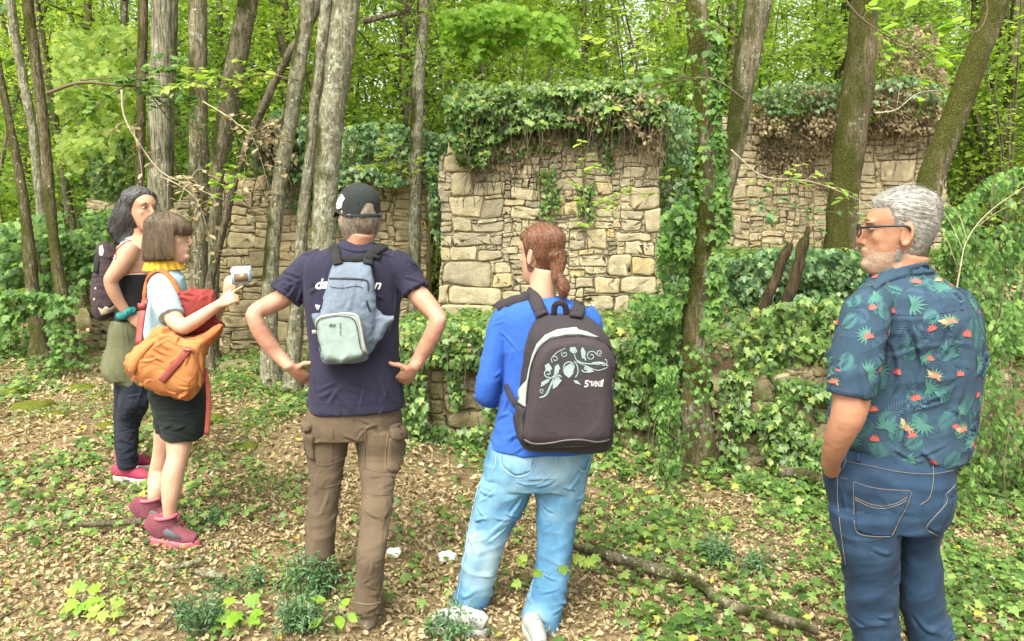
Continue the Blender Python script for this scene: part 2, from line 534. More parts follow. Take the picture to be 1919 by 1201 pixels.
# ================================================================== ground
def ground():
    xs = np.concatenate([-np.geomspace(300, 7.2, 26), np.arange(-7, 7.01, 0.07), np.geomspace(7.2, 300, 26)])
    ys = np.concatenate([np.array([-200, -80, -30, -10, -4, -1.5]), np.arange(0, 10.5, 0.07), np.geomspace(10.6, 400, 60)])
    X, Y = np.meshgrid(xs, ys)
    Z = G(X, Y)
    V = np.stack([X, Y, Z], -1).reshape(-1, 3)
    nx, ny = len(xs), len(ys)
    i, j = np.meshgrid(np.arange(nx - 1), np.arange(ny - 1))
    a = (j * nx + i).ravel()
    F = np.concatenate([np.stack([a, a + 1, a + nx + 1], 1), np.stack([a, a + nx + 1, a + nx], 1)])
    m, nt, b = nodes("forest_soil")
    v = coords(nt)
    c = ramp(nt, noise_n(nt, v, 22, 6, 0.7), [(.3, (.13, .095, .055)), (.5, (.25, .185, .105)), (.72, (.37, .285, .165))])
    g = noise_n(nt, v, 0.7, 4, 0.6)
    c = mixc(nt, ramp(nt, g, [(.5, (0, 0, 0)), (.68, (.6, .6, .6))]), c, (.07, .09, .03))
    nt.links.new(c, b.inputs["Base Color"]); b.inputs["Roughness"].default_value = 1.0
    b.inputs["Specular IOR Level"].default_value = 0.05
    bump(nt, b, noise_n(nt, v, 40, 6, 0.7), 1.0, 0.03)
    o = link("ground", mesh_np("ground", V, F), m)
    tag(o, "leaf covered forest floor sloping up to the ruined walls", "ground", kind="structure")
ground()

def gpts(n, x0, x1, y0, y1, frustum=True):
    q = np.zeros((0, 2))
    while len(q) < n:
        p = np.stack([rng.uniform(x0, x1, n * 2), rng.uniform(y0, y1, n * 2)], 1)
        if frustum: p = p[np.abs(p[:, 0]) < 0.74 * p[:, 1] + 0.35]
        q = np.concatenate([q, p])
    return q[:n]

def slope_n(x, y, e=0.06):
    dx = (G(x + e, y) - G(x - e, y)) / (2 * e); dy = (G(x, y + e) - G(x, y - e)) / (2 * e)
    return nrm(np.stack([-dx, -dy, np.ones_like(dx)], -1))

DEADN = (DEAD[0] * np.array([.55, 1, 1.2]), DEAD[1])
def litter():
    mb = MB()
    for n, y0, y1, s, t in ((30000, .9, 4.4, .023, DEAD), (28000, .9, 4.4, .028, DEADN), (12000, 4.2, 7.4, .036, DEAD), (14000, 4.2, 7.4, .042, DEADN), (6000, 7, 11, .055, RHOMB)):
        q = gpts(n, -7, 7, y0, y1)
        clear = fbm(np.stack([q[:, 0], q[:, 1], 0 * q[:, 0]], 1), 1.1, 3, 41)
        q = q[rng.random(len(q)) < np.clip(0.9 + 0.3 * clear, .3, 1)]
        z = G(q[:, 0], q[:, 1])
        P = np.stack([q[:, 0], q[:, 1], z + rng.uniform(0.004, 0.028, len(q))], 1)
        Nn = slope_n(q[:, 0], q[:, 1])
        n_ = len(P)
        a = rng.uniform(0, 6.283, n_)
        tip = np.stack([np.cos(a), np.sin(a), np.zeros(n_)], 1)
        leaves(mb, P, s, t, Nn, tip, 0.42, 0.5, rnd=np.clip(rng.beta(2.2, 2.0, n_) * 0.98, 0, 1) + (rng.random(n_) > .993) * 1.0, curl=rng.uniform(-1.2, 2.2, n_))
    o = link("leaf_litter", mb.mesh("leaf_litter", False), DEAD_M)
    tag(o, "carpet of fallen dry brown leaves over the forest floor", "leaf litter", kind="stuff")
litter()

def twig_litter():
    mb = MB()
    q = gpts(420, -5, 5, 1.2, 7)
    for x, y in q:
        L = rng.uniform(.06, .3); a = rng.uniform(0, 3.14)
        p = np.array([x, y, 0]); d = np.array([math.cos(a), math.sin(a), 0]) * L / 2
        pts = bezier([p - d, p + rng.normal(size=3) * .015 * np.array([1, 1, 0]), p + d], 4)
        pts[:, 2] = G(pts[:, 0], pts[:, 1]) + .025
        V, F = tube(pts, np.linspace(.0045, .002, 4) * rng.uniform(.6, 1.6), 5, (0, .2, 1))
        mb.add(V, F)
    o = link("twig_litter", mb.mesh("twig_litter"), TWIG_M)
    tag(o, "thin broken twigs lying among the dead leaves", "twigs", kind="stuff")
twig_litter()

def ivy_density(x, y):
    P = np.stack([x, y, 0 * x], 1)
    n = fbm(P, 1.6, 3, 9)
    right = sstep(.15, .8, x) * (0.7 + 0.25 * sstep(2.6, 3.6, y)) * np.clip(.66 + .9 * n, 0, 1)
    left = sstep(-.6, -1.4, x) * (0.26 + 0.4 * sstep(4.6, 5.4, y)) * np.clip(.35 + 1.1 * n, 0, 1)
    near = sstep(2.6, 1.9, y) * 0.45 * np.clip(.4 + 1.2 * n, 0, 1)
    mid = 0.10 * np.clip(.2 + n, 0, 1)
    terr = sstep(0.1, 0.4, y - wall_y(x)) * sstep(-1.2, -.8, x) * 0.95
    base = sstep(-.9, -.2, y - wall_y(x)) * sstep(-1.3, -.8, x) * 0.55 * np.clip(.5 + n, 0, 1)
    return np.clip(np.maximum.reduce([right, left, near, mid, terr, base]), 0, 1)

BRANCH_XY = np.array([tuple(ghit(a, b_))[:2] for a, b_ in resample_px([(1072, 1042), (1130, 1062), (1190, 1078), (1250, 1098), (1310, 1120), (1345, 1148), (1400, 1168), (1470, 1185), (1530, 1206)], 12)])
def ground_ivy():
    mb = MB()
    for n, y0, y1, s in ((26000, 1.0, 4.6, .042), (30000, 4.4, 8.0, .05), (9000, 7.5, 12, .07)):
        q = gpts(n, -6.5, 6.5, y0, y1)
        bd = np.min(np.hypot(q[:, :1] - BRANCH_XY[:, 0], q[:, 1:] - BRANCH_XY[:, 1]), axis=1)        # the fallen branch presses the ivy down
        q = q[rng.random(len(q)) < ivy_density(q[:, 0], q[:, 1]) * np.where(bd < .075, .12, 1)]
        m = len(q)
        h = rng.gamma(2.0, .018, m) + .012
        P = np.stack([q[:, 0], q[:, 1], G(q[:, 0], q[:, 1]) + h], 1)
        a = rng.uniform(0, 6.283, m)
        tip = np.stack([np.cos(a), np.sin(a), -.25 * np.ones(m)], 1)
        Nn = slope_n(q[:, 0], q[:, 1]) * np.array([1, 1, 1.3]) + np.array([0, -.25, 0])
        leaves(mb, P, s, IVY, Nn, tip, 0.32, 0.4)
    o = link("ground_ivy", mb.mesh("ground_ivy", False), IVY_M)
    tag(o, "green ivy leaves creeping over the forest floor", "ivy", kind="stuff")
ground_ivy()

def small_herbs():
    """fine green seedlings and weeds between the dead leaves"""
    mb = MB()
    q = gpts(17000, -6, 6, 1.1, 8)
    n = fbm(np.stack([q[:, 0], q[:, 1], 0 * q[:, 0]], 1), 2.2, 3, 77)
    keep = rng.random(len(q)) < np.clip((.15 + .9 * n) * (.35 + .65 * sstep(.1, 1.2, np.abs(q[:, 0] + .3))), 0, 1)
    q = q[keep]
    for k in range(5):
        off = rng.normal(size=(len(q), 2)) * .03
        P = np.stack([q[:, 0] + off[:, 0], q[:, 1] + off[:, 1], G(q[:, 0], q[:, 1]) + rng.uniform(.01, .09, len(q))], 1)
        a = rng.uniform(0, 6.28, len(q))
        leaves(mb, P, .022, OVAL, (0, -.2, 1), np.stack([np.cos(a), np.sin(a), .2 + 0 * a], 1), .4)
    o = link("low_weeds", mb.mesh("low_weeds", False), GREEN_MID)
    tag(o, "scattered small green weeds among the fallen leaves", "weeds", kind="stuff")
small_herbs()

# ================================================================== ruined walls
def stone_mesh(w, h, depth, front, seed, rough=0.012, rnd_c=0.25):
    """one block: rounded irregular outline, front pillowed, centred on (0,0), front towards -y"""
    r = np.random.default_rng(seed)
    m = 16
    a = (np.arange(m) + .5) / m * 2 * math.pi
    ex = 2.0 / r.uniform(4.2, 9.0)
    ox = np.sign(np.cos(a)) * np.abs(np.cos(a)) ** ex * w / 2
    oz = np.sign(np.sin(a)) * np.abs(np.sin(a)) ** ex * h / 2
    j = min(w, h) * (0.04 if min(w, h) > .13 else .085)
    ox = ox + r.normal(size=m) * j; oz = oz + r.normal(size=m) * j
    ox = np.clip(ox, -w / 2, w / 2); oz = np.clip(oz, -h / 2, h / 2)
    rings = []
    bev = min(.009, min(w, h) * .10)
    tilt = r.normal(size=2) * .025
    for sc, y in ((1.0, depth), (1.0, -front + bev), (1 - bev * .9 / max(min(w, h), .02), -front), (.78, -front - .0015), (.42, -front - .002)):
        yy = y + (ox * tilt[0] + oz * tilt[1] if y < 0 else 0)
        rings.append(np.stack([ox * sc, yy + r.normal(size=m) * (.0016 if y < 0 else 0), oz * sc], 1))
    V = np.concatenate(rings + [np.array([[0, -front - .002, 0]])])
    F = [(p, r_, q) for p, q, r_ in quads(5, m)]
    k = 5 * m
    for q in range(m): F.append((k, 4 * m + (q + 1) % m, 4 * m + q))
    F = [(p, r_, q) for p, q, r_ in F]
    return V, np.array(F)

def rubble_wall(name, label, cat, Y, x0, x1, ytop, ybot, blocks, cell, wr, hr, mat, thick=.5, limit=295, seed=1, edge_depth=.35, warp=.024):
    """stones laid in rows between the marked big blocks (pixel rectangles on the plane at depth Y)"""
    r = np.random.default_rng(seed)
    nx = int((x1 - x0) / cell); ny = int((ybot - min(ytop(x) for x in np.linspace(x0, x1, 30))) / cell)
    yb = ybot
    occ = np.zeros((ny, nx), bool)            # row 0 at the bottom
    top_row = [int((yb - ytop(x0 + (i + .5) * cell)) / cell) for i in range(nx)]
    for i in range(nx): occ[top_row[i]:, i] = True
    rects = []
    for (a, b_, c, d) in blocks:
        i0, i1 = max(0, round((a - x0) / cell)), min(nx, round((c - x0) / cell))
        j0, j1 = max(0, round((yb - d) / cell)), min(ny, round((yb - b_) / cell))
        if i1 <= i0 or j1 <= j0: continue
        if occ[j0:j1, i0:i1].mean() > .5: continue
        occ[j0:j1, i0:i1] = True
        rects.append((i0, j0, i1, j1, True))
    for j in range(ny):
        i = 0
        hrow = None
        while i < nx:
            if occ[j, i]: i += 1; continue
            w = int(r.integers(wr[0], wr[1] + 1)); h = int(r.integers(hr[0], hr[1] + 1))
            if r.random() < .12: w = max(2, w // 2); h = max(1, h // 2)
            w = min(w, nx - i)
            ww = 0
            while ww < w and not occ[j, i + ww]: ww += 1
            rest = 0
            while i + ww + rest < nx and not occ[j, i + ww + rest] and rest < 3: rest += 1
            if rest < 3: ww += rest               # leave no sliver
            hh = 1
            while hh < h and j + hh < ny and not occ[j + hh, i:i + ww].any(): hh += 1
            occ[j:j + hh, i:i + ww] = True
            rects.append((i, j, i + ww, j + hh, False))
            i += ww
    P0 = at((x0 + x1) / 2, ybot, Y)
    root = empty(name, (P0[0], Y, P0[2] - .3), label, cat)
    rects.sort(key=lambda q: -(q[2] - q[0]) * (q[3] - q[1]))
    rest = MB()
    for k, (i0, j0, i1, j1, big) in enumerate(rects):
        a = at(x0 + i0 * cell, yb - j0 * cell, Y); c = at(x0 + i1 * cell, yb - j1 * cell, Y)
        w, h = c[0] - a[0], c[2] - a[2]
        if w < .012 or h < .012: continue
        cx, cz = (a[0] + c[0]) / 2, (a[2] + c[2]) / 2
        gap = r.uniform(.001, .0045)
        edge = i0 == 0 or i1 == nx
        fr = r.uniform(.008, .024) if big else r.uniform(.0, .028)
        wob = .012 * vnoise(np.array([[cx, 0, cz]]), 4, 5)[0]
        V, F = stone_mesh(w - gap, h - gap, edge_depth if (edge and big) else .12, fr + .008, int(r.integers(1e9)))
        Q = V + np.array([cx, 0, cz]); Q[:, 1] = 0
        V[:, 0] += warp * (vnoise(Q, 3.5, 51) + .6 * vnoise(Q, 9, 52)); V[:, 2] += warp * (vnoise(Q, 3.5, 53) + .6 * vnoise(Q, 9, 54))
        V[:, 1] -= .02 * vnoise(Q, 1.3, 55) + .005 * vnoise(Q + V[:, 1:2], 18, 57) * (V[:, 1] < .05)
        wob = 0
        if k < limit:
            me = mesh_np("stone", V, F, None, False)
            o = link("stone", me, mat, root)
            o.location = Vector((cx, Y, cz + wob)) - root.location
        else:
            rest.add(V + np.array([cx, Y, cz + wob]), F)
    if rest.n:
        o = link("small_stones", rest.mesh("small_stones", False), mat, root); tag(o, kind="stuff")
    # core behind the faces, following the broken top
    mb = MB(); n = 40
    xs = np.linspace(x0 + 3, x1 - 3, n)
    pts = [at(x, ytop(x) + 5, Y) for x in xs]; bot = at(x0, ybot + 30, Y)[2]
    V = []
    for p in pts:
        V += [(p[0], Y + .012, bot), (p[0], Y + .012, p[2]), (p[0], Y + thick, p[2] + .02), (p[0], Y + thick, bot)]
    F = []
    for i in range(n - 1):
        for q in range(4):
            a, b_ = i * 4 + q, i * 4 + (q + 1) % 4
            F += [(a, b_, b_ + 4), (a, b_ + 4, a + 4)]
    for e in (0, (n - 1) * 4): F += [(e, e + 1, e + 2), (e, e + 2, e + 3)]
    V = np.array(V); V[:, 2] += .02 * vnoise(V, 6, 3) * (V[:, 2] > bot + .1)
    mb.add(V, np.array(F))
    link("earth_core", mb.mesh("earth_core", False), EARTH_CORE, root)
    return root

Z = lambda *r: [(780 + a / 3.002, 240 + b_ / 3.002, 780 + c / 3.002, 240 + d / 3.002) for a, b_, c, d in r]
cblocks = Z((150, 155, 320, 246), (195, 246, 312, 387), (312, 310, 487, 387), (318, 250, 455, 310), (190, 388, 368, 493), (370, 400, 495, 500),
            (190, 495, 315, 578), (318, 515, 508, 578), (195, 580, 420, 655), (425, 600, 500, 655), (190, 655, 337, 741), (125, 655, 190, 742),
            (342, 680, 492, 742), (147, 742, 425, 890), (190, 892, 490, 990), (135, 892, 188, 988), (150, 990, 440, 1085), (100, 1085, 300, 1120),
            (430, 820, 540, 890), (440, 760, 535, 818), (1240, 115, 1365, 205), (1290, 208, 1388, 300), (1160, 225, 1288, 290), (1222, 335, 1382, 462),
            (1285, 465, 1378, 582), (1115, 585, 1320, 640), (1165, 642, 1278, 720), (1150, 505, 1270, 580), (950, 575, 1060, 685), (1280, 645, 1345, 722),
            (1070, 722, 1200, 822), (1200, 727, 1345, 822), (1010, 835, 1145, 935), (1145, 825, 1350, 935), (940, 937, 1115, 1020), (1115, 937, 1200, 1050),
            (1040, 1050, 1140, 1120), (1140, 1052, 1240, 1112), (545, 440, 705, 505), (525, 345, 690, 400), (585, 200, 695, 262), (785, 290, 950, 355),
            (835, 410, 915, 485), (915, 715, 1070, 775), (880, 850, 1005, 905), (1000, 775, 1065, 812), (440, 195, 525, 240), (1010, 300, 1100, 365))
wall_c = rubble_wall("ruined_wall", "tall yellow limestone wall fragment with big corner blocks, ivy along its top", "ruin wall", 7.2, 824, 1242,
                     lambda x: (292 if x < 842 else 250 if x > 1234 else 200) + 9 * math.sin(x * .05), 640, cblocks, 3.2, (5, 13), (3, 6), STONE_C, seed=3)
r2 = np.random.default_rng(5)
lblocks = [(470, 470, 520, 500), (430, 440, 480, 466), (640, 420, 690, 445), (545, 470, 575, 500), (575, 468, 600, 500), (540, 502, 600, 540), (435, 560, 490, 585), (480, 330, 520, 360),
           (690, 380, 730, 400), (740, 430, 790, 452), (420, 590, 470, 615), (480, 600, 540, 640), (700, 520, 760, 560), (640, 560, 700, 600), (520, 560, 545, 600)]
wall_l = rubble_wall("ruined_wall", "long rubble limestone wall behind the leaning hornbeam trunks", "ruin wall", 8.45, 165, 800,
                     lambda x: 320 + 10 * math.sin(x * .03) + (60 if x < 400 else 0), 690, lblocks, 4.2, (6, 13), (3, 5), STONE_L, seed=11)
rblocks = [(1650, 298, 1718, 340), (1600, 300, 1640, 330), (1385, 330, 1420, 350), (1370, 345, 1400, 372), (1400, 350, 1440, 372), (1375, 400, 1390, 440), (1655, 345, 1690, 362), (1690, 343, 1730, 362)]
wall_r = rubble_wall("ruined_wall", "thin-coursed limestone wall with dead brown ivy hanging off its top", "ruin wall", 9.0, 1352, 1775,
                     lambda x: 225 + 8 * math.sin(x * .04), 500, rblocks, 3.2, (6, 13), (3, 5), STONE_R, seed=21)
mblocks = [(823, 737, 900, 765), (832, 768, 920, 800), (800, 690, 880, 715), (850, 690, 900, 700), (905, 760, 935, 778)]
wall_f = rubble_wall("low_wall", "low mossy stone retaining wall overgrown with ivy in front of the ruin", "stone wall", 5.42, 735, 1330,
                     lambda x: 655 + 6 * math.sin(x * .02), 880, mblocks, 7.5, (5, 12), (3, 6), STONE_M, seed=31, thick=.3)
wall_g = rubble_wall("low_wall", "crumbling low stone bank beneath the two leaning dead logs", "stone wall", 4.98, 1335, 1900,
                     lambda x: 700 + 14 * math.sin(x * .015), 930, [(1440, 850, 1510, 880), (1400, 830, 1450, 850), (1450, 800, 1520, 830)], 7.5, (5, 12), (3, 5), STONE_M, seed=33, thick=.3)

# ================================================================== trees
def trunk_mesh(pts, rad, ns=22, amp=.06, seed=0, flare=True, n=46, lumps=1.0):
    P = bezier(pts, n); R = np.interp(np.linspace(0, 1, n), np.linspace(0, 1, len(rad)), rad)
    if flare:
        h = P[:, 2] - P[0, 2]
        R = R * (1 + .55 * np.exp(-np.clip(h, 0, 9) / .22))
    Rm = np.repeat(R, ns)
    def disp(V):
        q = V * np.array([1, 1, .35])
        return Rm * (amp * lumps * fbm(q + seed * 3.1, 5.5, 2, seed) + amp * .8 * vnoise(q + seed, 16, seed + 3)) + .006 * vnoise(V * np.array([1, 1, .5]), 45, seed + 7)
    return tube(P, R, ns, (0.05, 1, 0.02), disp=disp)

def leaf_clumps(mb, centres, n, size, tmpl=RHOMB, spread=(.35, .12), up=.9, rnd_bias=0):
    C = np.repeat(np.asarray(centres), n, 0); m = len(C)
    P = C + rng.normal(size=(m, 3)) * np.array([spread[0], spread[0], spread[1]])
    a = rng.uniform(0, 6.283, m)
    tip = np.stack([np.cos(a), np.sin(a), -.25 + 0 * a], 1)
    cl = np.repeat(rng.uniform(.15, .85, len(centres)), n)
    leaves(mb, P, size, tmpl, (0, 0, up), tip, .42, .35, rnd=np.clip(cl + rng.normal(size=m) * .18, 0, 1))

def near_tree(name, label, stems, mat, crown_mat=None, crown=True, seed=0, flare=True, amp=.06, H=10.5, cat="tree", group=None):
    """stems: list of (Y, [(px,py,width px) from bottom up]); each grows on above the frame"""
    crown_mat = crown_mat or GREEN_BRIGHT
    root = None; tops = []
    for si, (Y, pts) in enumerate(stems):
        P = [at(a, b_, Y) for a, b_, w in pts]; R = [.9 * w / 2 * Y / FPX * Y / math.hypot(q[0], Y) for (a, b_, w), q in zip(pts, P)]
        g = gz(P[0][0], Y)
        if P[0][2] > g - .05:
            base = P[0] + (P[0] - P[1]) * .0; base = np.array([P[0][0], Y, g - .08])
            P.insert(0, base); R.insert(0, R[0] * 1.06)
        d = P[-1] - P[-2]; d = d / np.linalg.norm(d); d = nrm(d + np.array([0, 0, .6]))
        z = P[-1][2]; r0 = R[-1]
        while z < H:
            st = min(1.6, H - z + .05); P.append(P[-1] + d * st); z = P[-1][2]; R.append(max(R[-1] * .84, .02)); d = nrm(d + np.array([rng.normal() * .06, rng.normal() * .06, .05]))
        if root is None:
            root = empty(name, P[0], label, cat, group)
        V, F = trunk_mesh(P, R, seed=seed + si * 5, flare=flare, amp=amp, n=max(46, len(P) * 6))
        mb = MB(); mb.add(V, F)
        tops.append((P, R))
        link("trunk", mb.mesh("trunk"), mat, root)
    if crown:
        lb = MB(); cb = MB(); cs = []
        for P, R in tops:
            P = np.array(P); hi = P[P[:, 2] > 4.2]
            for k in range(9):
                q = hi[rng.integers(len(hi))]; a = rng.uniform(0, 6.28); L = rng.uniform(1.0, 2.4)
                e = q + np.array([math.cos(a) * L, math.sin(a) * L, rng.uniform(.5, 1.4)])
                Vt, Ft = tube(bezier([q, (q + e) / 2 + rng.normal(size=3) * .15, e], 6), np.linspace(.035, .008, 6), 6)
                lb.add(Vt, Ft)
                for t in (.45, .7, .9, 1.05): cs.append(q + (e - q) * t + rng.normal(size=3) * .3)
        leaf_clumps(cb, cs, 26, .085)
        tag(link("limb", lb.mesh("limb"), mat, root), kind="stuff")
        link("crown", cb.mesh("crown", False), crown_mat, root)
    return root

near_tree("mossy_tree", "twin mossy brown trunk with a hollow at its foot, beside the moss cushions",
          [(7.3, [(128, 690, 60), (122, 600, 40), (112, 530, 26), (98, 430, 23), (90, 330, 24), (74, 170, 24), (56, 40, 25), (48, -30, 25)]),
           (7.45, [(80, 690, 48), (70, 600, 38), (60, 530, 31), (52, 440, 26), (40, 350, 22), (22, 250, 18), (-5, 120, 17), (-25, 0, 16)])], BARK_MOSS, seed=1, amp=.12)
near_tree("grey_tree", "pale grey lichen covered trunk just behind the twin mossy trunk", [(8.2, [(90, 640, 24), (80, 430, 22), (64, 270, 21), (54, 200, 21), (34, 100, 20), (20, 0, 20)])], BARK_GREY, seed=4)
near_tree("slender_tree", "slender half mossy trunk standing before the dark ruined wall end", [(9.6, [(216, 520, 20), (224, 330, 16), (229, 180, 14), (233, 0, 15)])], BARK_HALF, seed=6)
near_tree("oak_tree", "thick straight oak trunk with deeply furrowed grey bark behind the two women", [(7.6, [(298, 640, 58), (300, 400, 55), (303, 200, 54), (309, 0, 54)])], BARK_OAK, seed=8, amp=.03)
near_tree("mossy_tree", "narrow mossy trunk tight against the left side of the furrowed oak", [(8.0, [(258, 620, 22), (261, 400, 20), (264, 200, 20), (268, 0, 20)])], BARK_MOSS, seed=9)
near_tree("grey_tree", "straight pale barked trunk just right of the furrowed oak", [(7.2, [(372, 640, 44), (372, 400, 40), (372, 200, 38), (370, 0, 37)])], BARK_HALF, seed=12)
near_tree("mossy_tree", "dark mossy trunk leaning to the right beside the pale barked trunk", [(7.75, [(392, 640, 40), (398, 450, 34), (404, 333, 34), (418, 250, 40), (434, 167, 44), (458, 33, 42), (466, -10, 42)])], BARK_HALF, seed=14, amp=.1)
near_tree("leaning_sapling", "thin bare pole of a sapling leaning across the left rubble wall", [(6.9, [(390, 560, 19), (428, 390, 17), (452, 300, 15), (500, 185, 16), (545, 95, 17), (600, 0, 16)])], BARK_THIN, seed=16, flare=False)
near_tree("hornbeam_tree", "smooth speckled hornbeam trunk leaning right, alone beside the forked pair", [(6.5, [(510, 735, 40), (504, 620, 36), (508, 500, 33), (518, 400, 31), (530, 300, 31), (548, 200, 33), (560, 120, 33), (577, 0, 29)])], BARK_GREY, seed=18, amp=.05)
near_tree("hornbeam_tree", "pair of smooth speckled hornbeam trunks rising behind the man with the cap",
          [(6.0, [(602, 705, 58), (604, 500, 51), (608, 400, 51), (615, 300, 52), (624, 200, 52), (650, 0, 54)]), (6.25, [(548, 690, 34), (558, 560, 28), (569, 400, 25), (580, 300, 22), (590, 190, 22), (612, 0, 26)])], BARK_GREY, seed=20, amp=.07)
near_tree("slender_tree", "slim straight grey trunk left of the ruin wall with corner blocks", [(8.0, [(777, 520, 26), (779, 300, 25), (784, 170, 25), (793, 0, 24)])], BARK_GREY, seed=22, amp=.05)
near_tree("ivy_tree", "gnarled trunk with ivy climbing it and moss at its swollen foot", [(5.0, [(1312, 860, 60), (1304, 740, 56), (1298, 630, 44), (1304, 560, 42), (1316, 488, 52), (1328, 412, 37), (1327, 304, 33), (1322, 210, 41), (1312, 106, 41), (1305, 0, 45)])], BARK_IVY, seed=24, amp=.16)
near_tree("forked_tree", "rough dark trunk leaning right behind the ivy clad trunk", [(6.5, [(1330, 560, 36), (1345, 420, 35), (1372, 300, 38), (1392, 160, 44), (1405, 80, 50), (1422, 0, 56)])], BARK_HALF, seed=26, amp=.1)
near_tree("mossy_tree", "broad trunk thick with green brown moss in front of the dead ivy wall", [(7.7, [(1576, 500, 66), (1580, 400, 63), (1588, 318, 61), (1600, 212, 64), (1614, 106, 60), (1619, 0, 54)])], BARK_MOSS, seed=28, amp=.1)
near_tree("mossy_tree", "stout mossy trunk leaning hard to the right above the grey haired man", [(6.4, [(1690, 640, 66), (1706, 520, 62), (1730, 400, 58), (1751, 318, 58), (1792, 212, 54), (1831, 106, 54), (1868, 0, 50)])], BARK_MOSS, seed=30, amp=.08)
near_tree("grey_tree", "slim trunk standing in the bright wood beyond the hard leaning mossy trunk", [(10.5, [(1878, 420, 18), (1886, 250, 20), (1898, 100, 22), (1906, 0, 22)])], BARK_HALF, seed=32)
near_tree("grey_tree", "thin mossy sapling bending left out of the brambles", [(11.0, [(1872, 420, 18), (1850, 310, 15), (1830, 230, 14), (1822, 120, 12), (1826, 0, 12)])], BARK_MOSS, seed=34)

def proto(kind, seed):
    """background tree meshes, foot at the origin"""
    r = np.random.default_rng(seed)
    tb, lb, cb = MB(), MB(), MB()
    if kind == 'tree':
        H = 14.0; lean = r.normal(size=2) * .5
        P = np.array([[lean[0] * t + .12 * math.sin(5 * t + seed), lean[1] * t, H * t - .1] for t in np.linspace(0, 1, 8)])
        V, F = trunk_mesh(P, np.linspace(.085, .02, 8), 9, .08, seed, True, 26); tb.add(V, F)
        cs = []
        for k in range(46):
            t = r.uniform(.10, .95) ** 1.25; q = np.array([np.interp(t, np.linspace(0, 1, 8), P[:, c]) for c in range(3)])
            a = r.uniform(0, 6.28); L = r.uniform(.6, 2.3) * (1 - .45 * t)
            e = q + np.array([math.cos(a) * L, math.sin(a) * L, r.uniform(.15, .9)])
            Vt, Ft = tube(bezier([q, (q + e) / 2 + r.normal(size=3) * .1, e], 5), np.linspace(.024, .006, 5) * (1.1 - .5 * t), 5); lb.add(Vt, Ft)
            for s in np.linspace(.3, 1.05, 5): cs.append(q + (e - q) * s + r.normal(size=3) * .12)
        leaf_clumps(cb, cs, 46, .082, RHOMB, (.38, .12))
    else:
        cs = []
        for k in range(7):
            a = r.uniform(0, 6.28); L = r.uniform(.4, 1.1); h = r.uniform(1.6, 3.4)
            e = np.array([math.cos(a) * L, math.sin(a) * L, h])
            pts = bezier([(0, 0, -.05), e * np.array([.35, .35, .5]), e], 7)
            Vt, Ft = tube(pts, np.linspace(.022, .006, 7), 5); tb.add(Vt, Ft)
            for s in range(9):
                q = pts[r.integers(1, 7)] + r.normal(size=3) * np.array([.38, .38, .22]); q[2] = max(q[2], .15); cs.append(q)
        leaf_clumps(cb, cs, 42, .065, RHOMB, (.22, .10))
        lb = None
    return tb.mesh("trunk"), (lb.mesh("limb") if lb else None), cb.mesh("crown", False)

TP = [proto('tree', 100 + i) for i in range(5)]
BP = [proto('bush', 200 + i) for i in range(4)]
CM = [GREEN_FAR, GREEN_BRIGHT, GREEN_BRIGHT, GREEN_FAR, GREEN_BRIGHT]
for (a, b_, c), m in zip(TP, CM): a.materials.append(BARK_FAR); b_.materials.append(BARK_FAR); c.materials.append(m)
for (a, b_, c), m in zip(BP, [GREEN_BRIGHT, GREEN_FAR, GREEN_MID, GREEN_BRIGHT]): a.materials.append(BARK_FAR); c.materials.append(m)

def plant(P, x, y, s, rz, name, label, cat, group, sq=1.0):
    root = empty(name, (x, y, gz(x, y)), label, cat, group)
    root.rotation_euler = (0, 0, rz); root.scale = (s * sq, s * sq, s)
    for nm, me in zip(("trunk", "limb", "crown"), P):
        if me is None: continue
        o = bpy.data.objects.new(nm, me); COL.objects.link(o); o.parent = root
        if nm == 'limb': o['kind'] = 'stuff'

spots = []
def place_ok(x, y, d):
    for a, b_ in spots:
        if (a - x) ** 2 + (b_ - y) ** 2 < d * d: return False
    spots.append((x, y)); return True
cnt = 0; tries = 0
while cnt < 125 and tries < 4000:
    tries += 1
    y = random.uniform(10.6, 46); x = random.uniform(-.82, .82) * y
    if not place_ok(x, y, .9 + .02 * y): continue
    plant(TP[cnt % 5], x, y, random.uniform(.75, 1.15), random.uniform(0, 6.28), "forest_tree",
          "slim leafy tree in the bright wood beyond the ruin", "tree", "trees of the wood beyond the ruin"); cnt += 1
spots = []; cnt = 0; tries = 0
while cnt < 135 and tries < 5000:
    tries += 1
    y = 10.2 + 18 * random.random() ** 1.5; x = random.uniform(-.82, .82) * y
    if not place_ok(x, y, 1.0): continue
    plant(BP[cnt % 4], x, y, random.uniform(.8, 1.7), random.uniform(0, 6.28), "forest_shrub",
          "leafy shrub filling the understorey beyond the ruin", "shrub", "understorey shrubs beyond the ruin"); cnt += 1

def far_wood():
    mb = MB()
    n = 2600
    x = rng.uniform(-62, 62, n); y = rng.uniform(48, 64, n); z = rng.uniform(.5, 22, n) ** 1.0
    leaf_clumps(mb, np.stack([x, y, z + 1], 1), 23, .28, RHOMB, (1.0, .5))
    for k in range(90):
        px = rng.uniform(-60, 60); py = rng.uniform(47, 62); l = rng.normal() * .8
        V, F = tube([(px, py, 0), (px + l * .5, py, 9), (px + l, py, 20)], [.22, .16, .08], 6); mb.add(V, F, 0.0)
    o = link("distant_wood", mb.mesh("distant_wood", False), GREEN_FAR)
    tag(o, "far mass of green woodland closing the view", "woodland", kind="stuff")
far_wood()
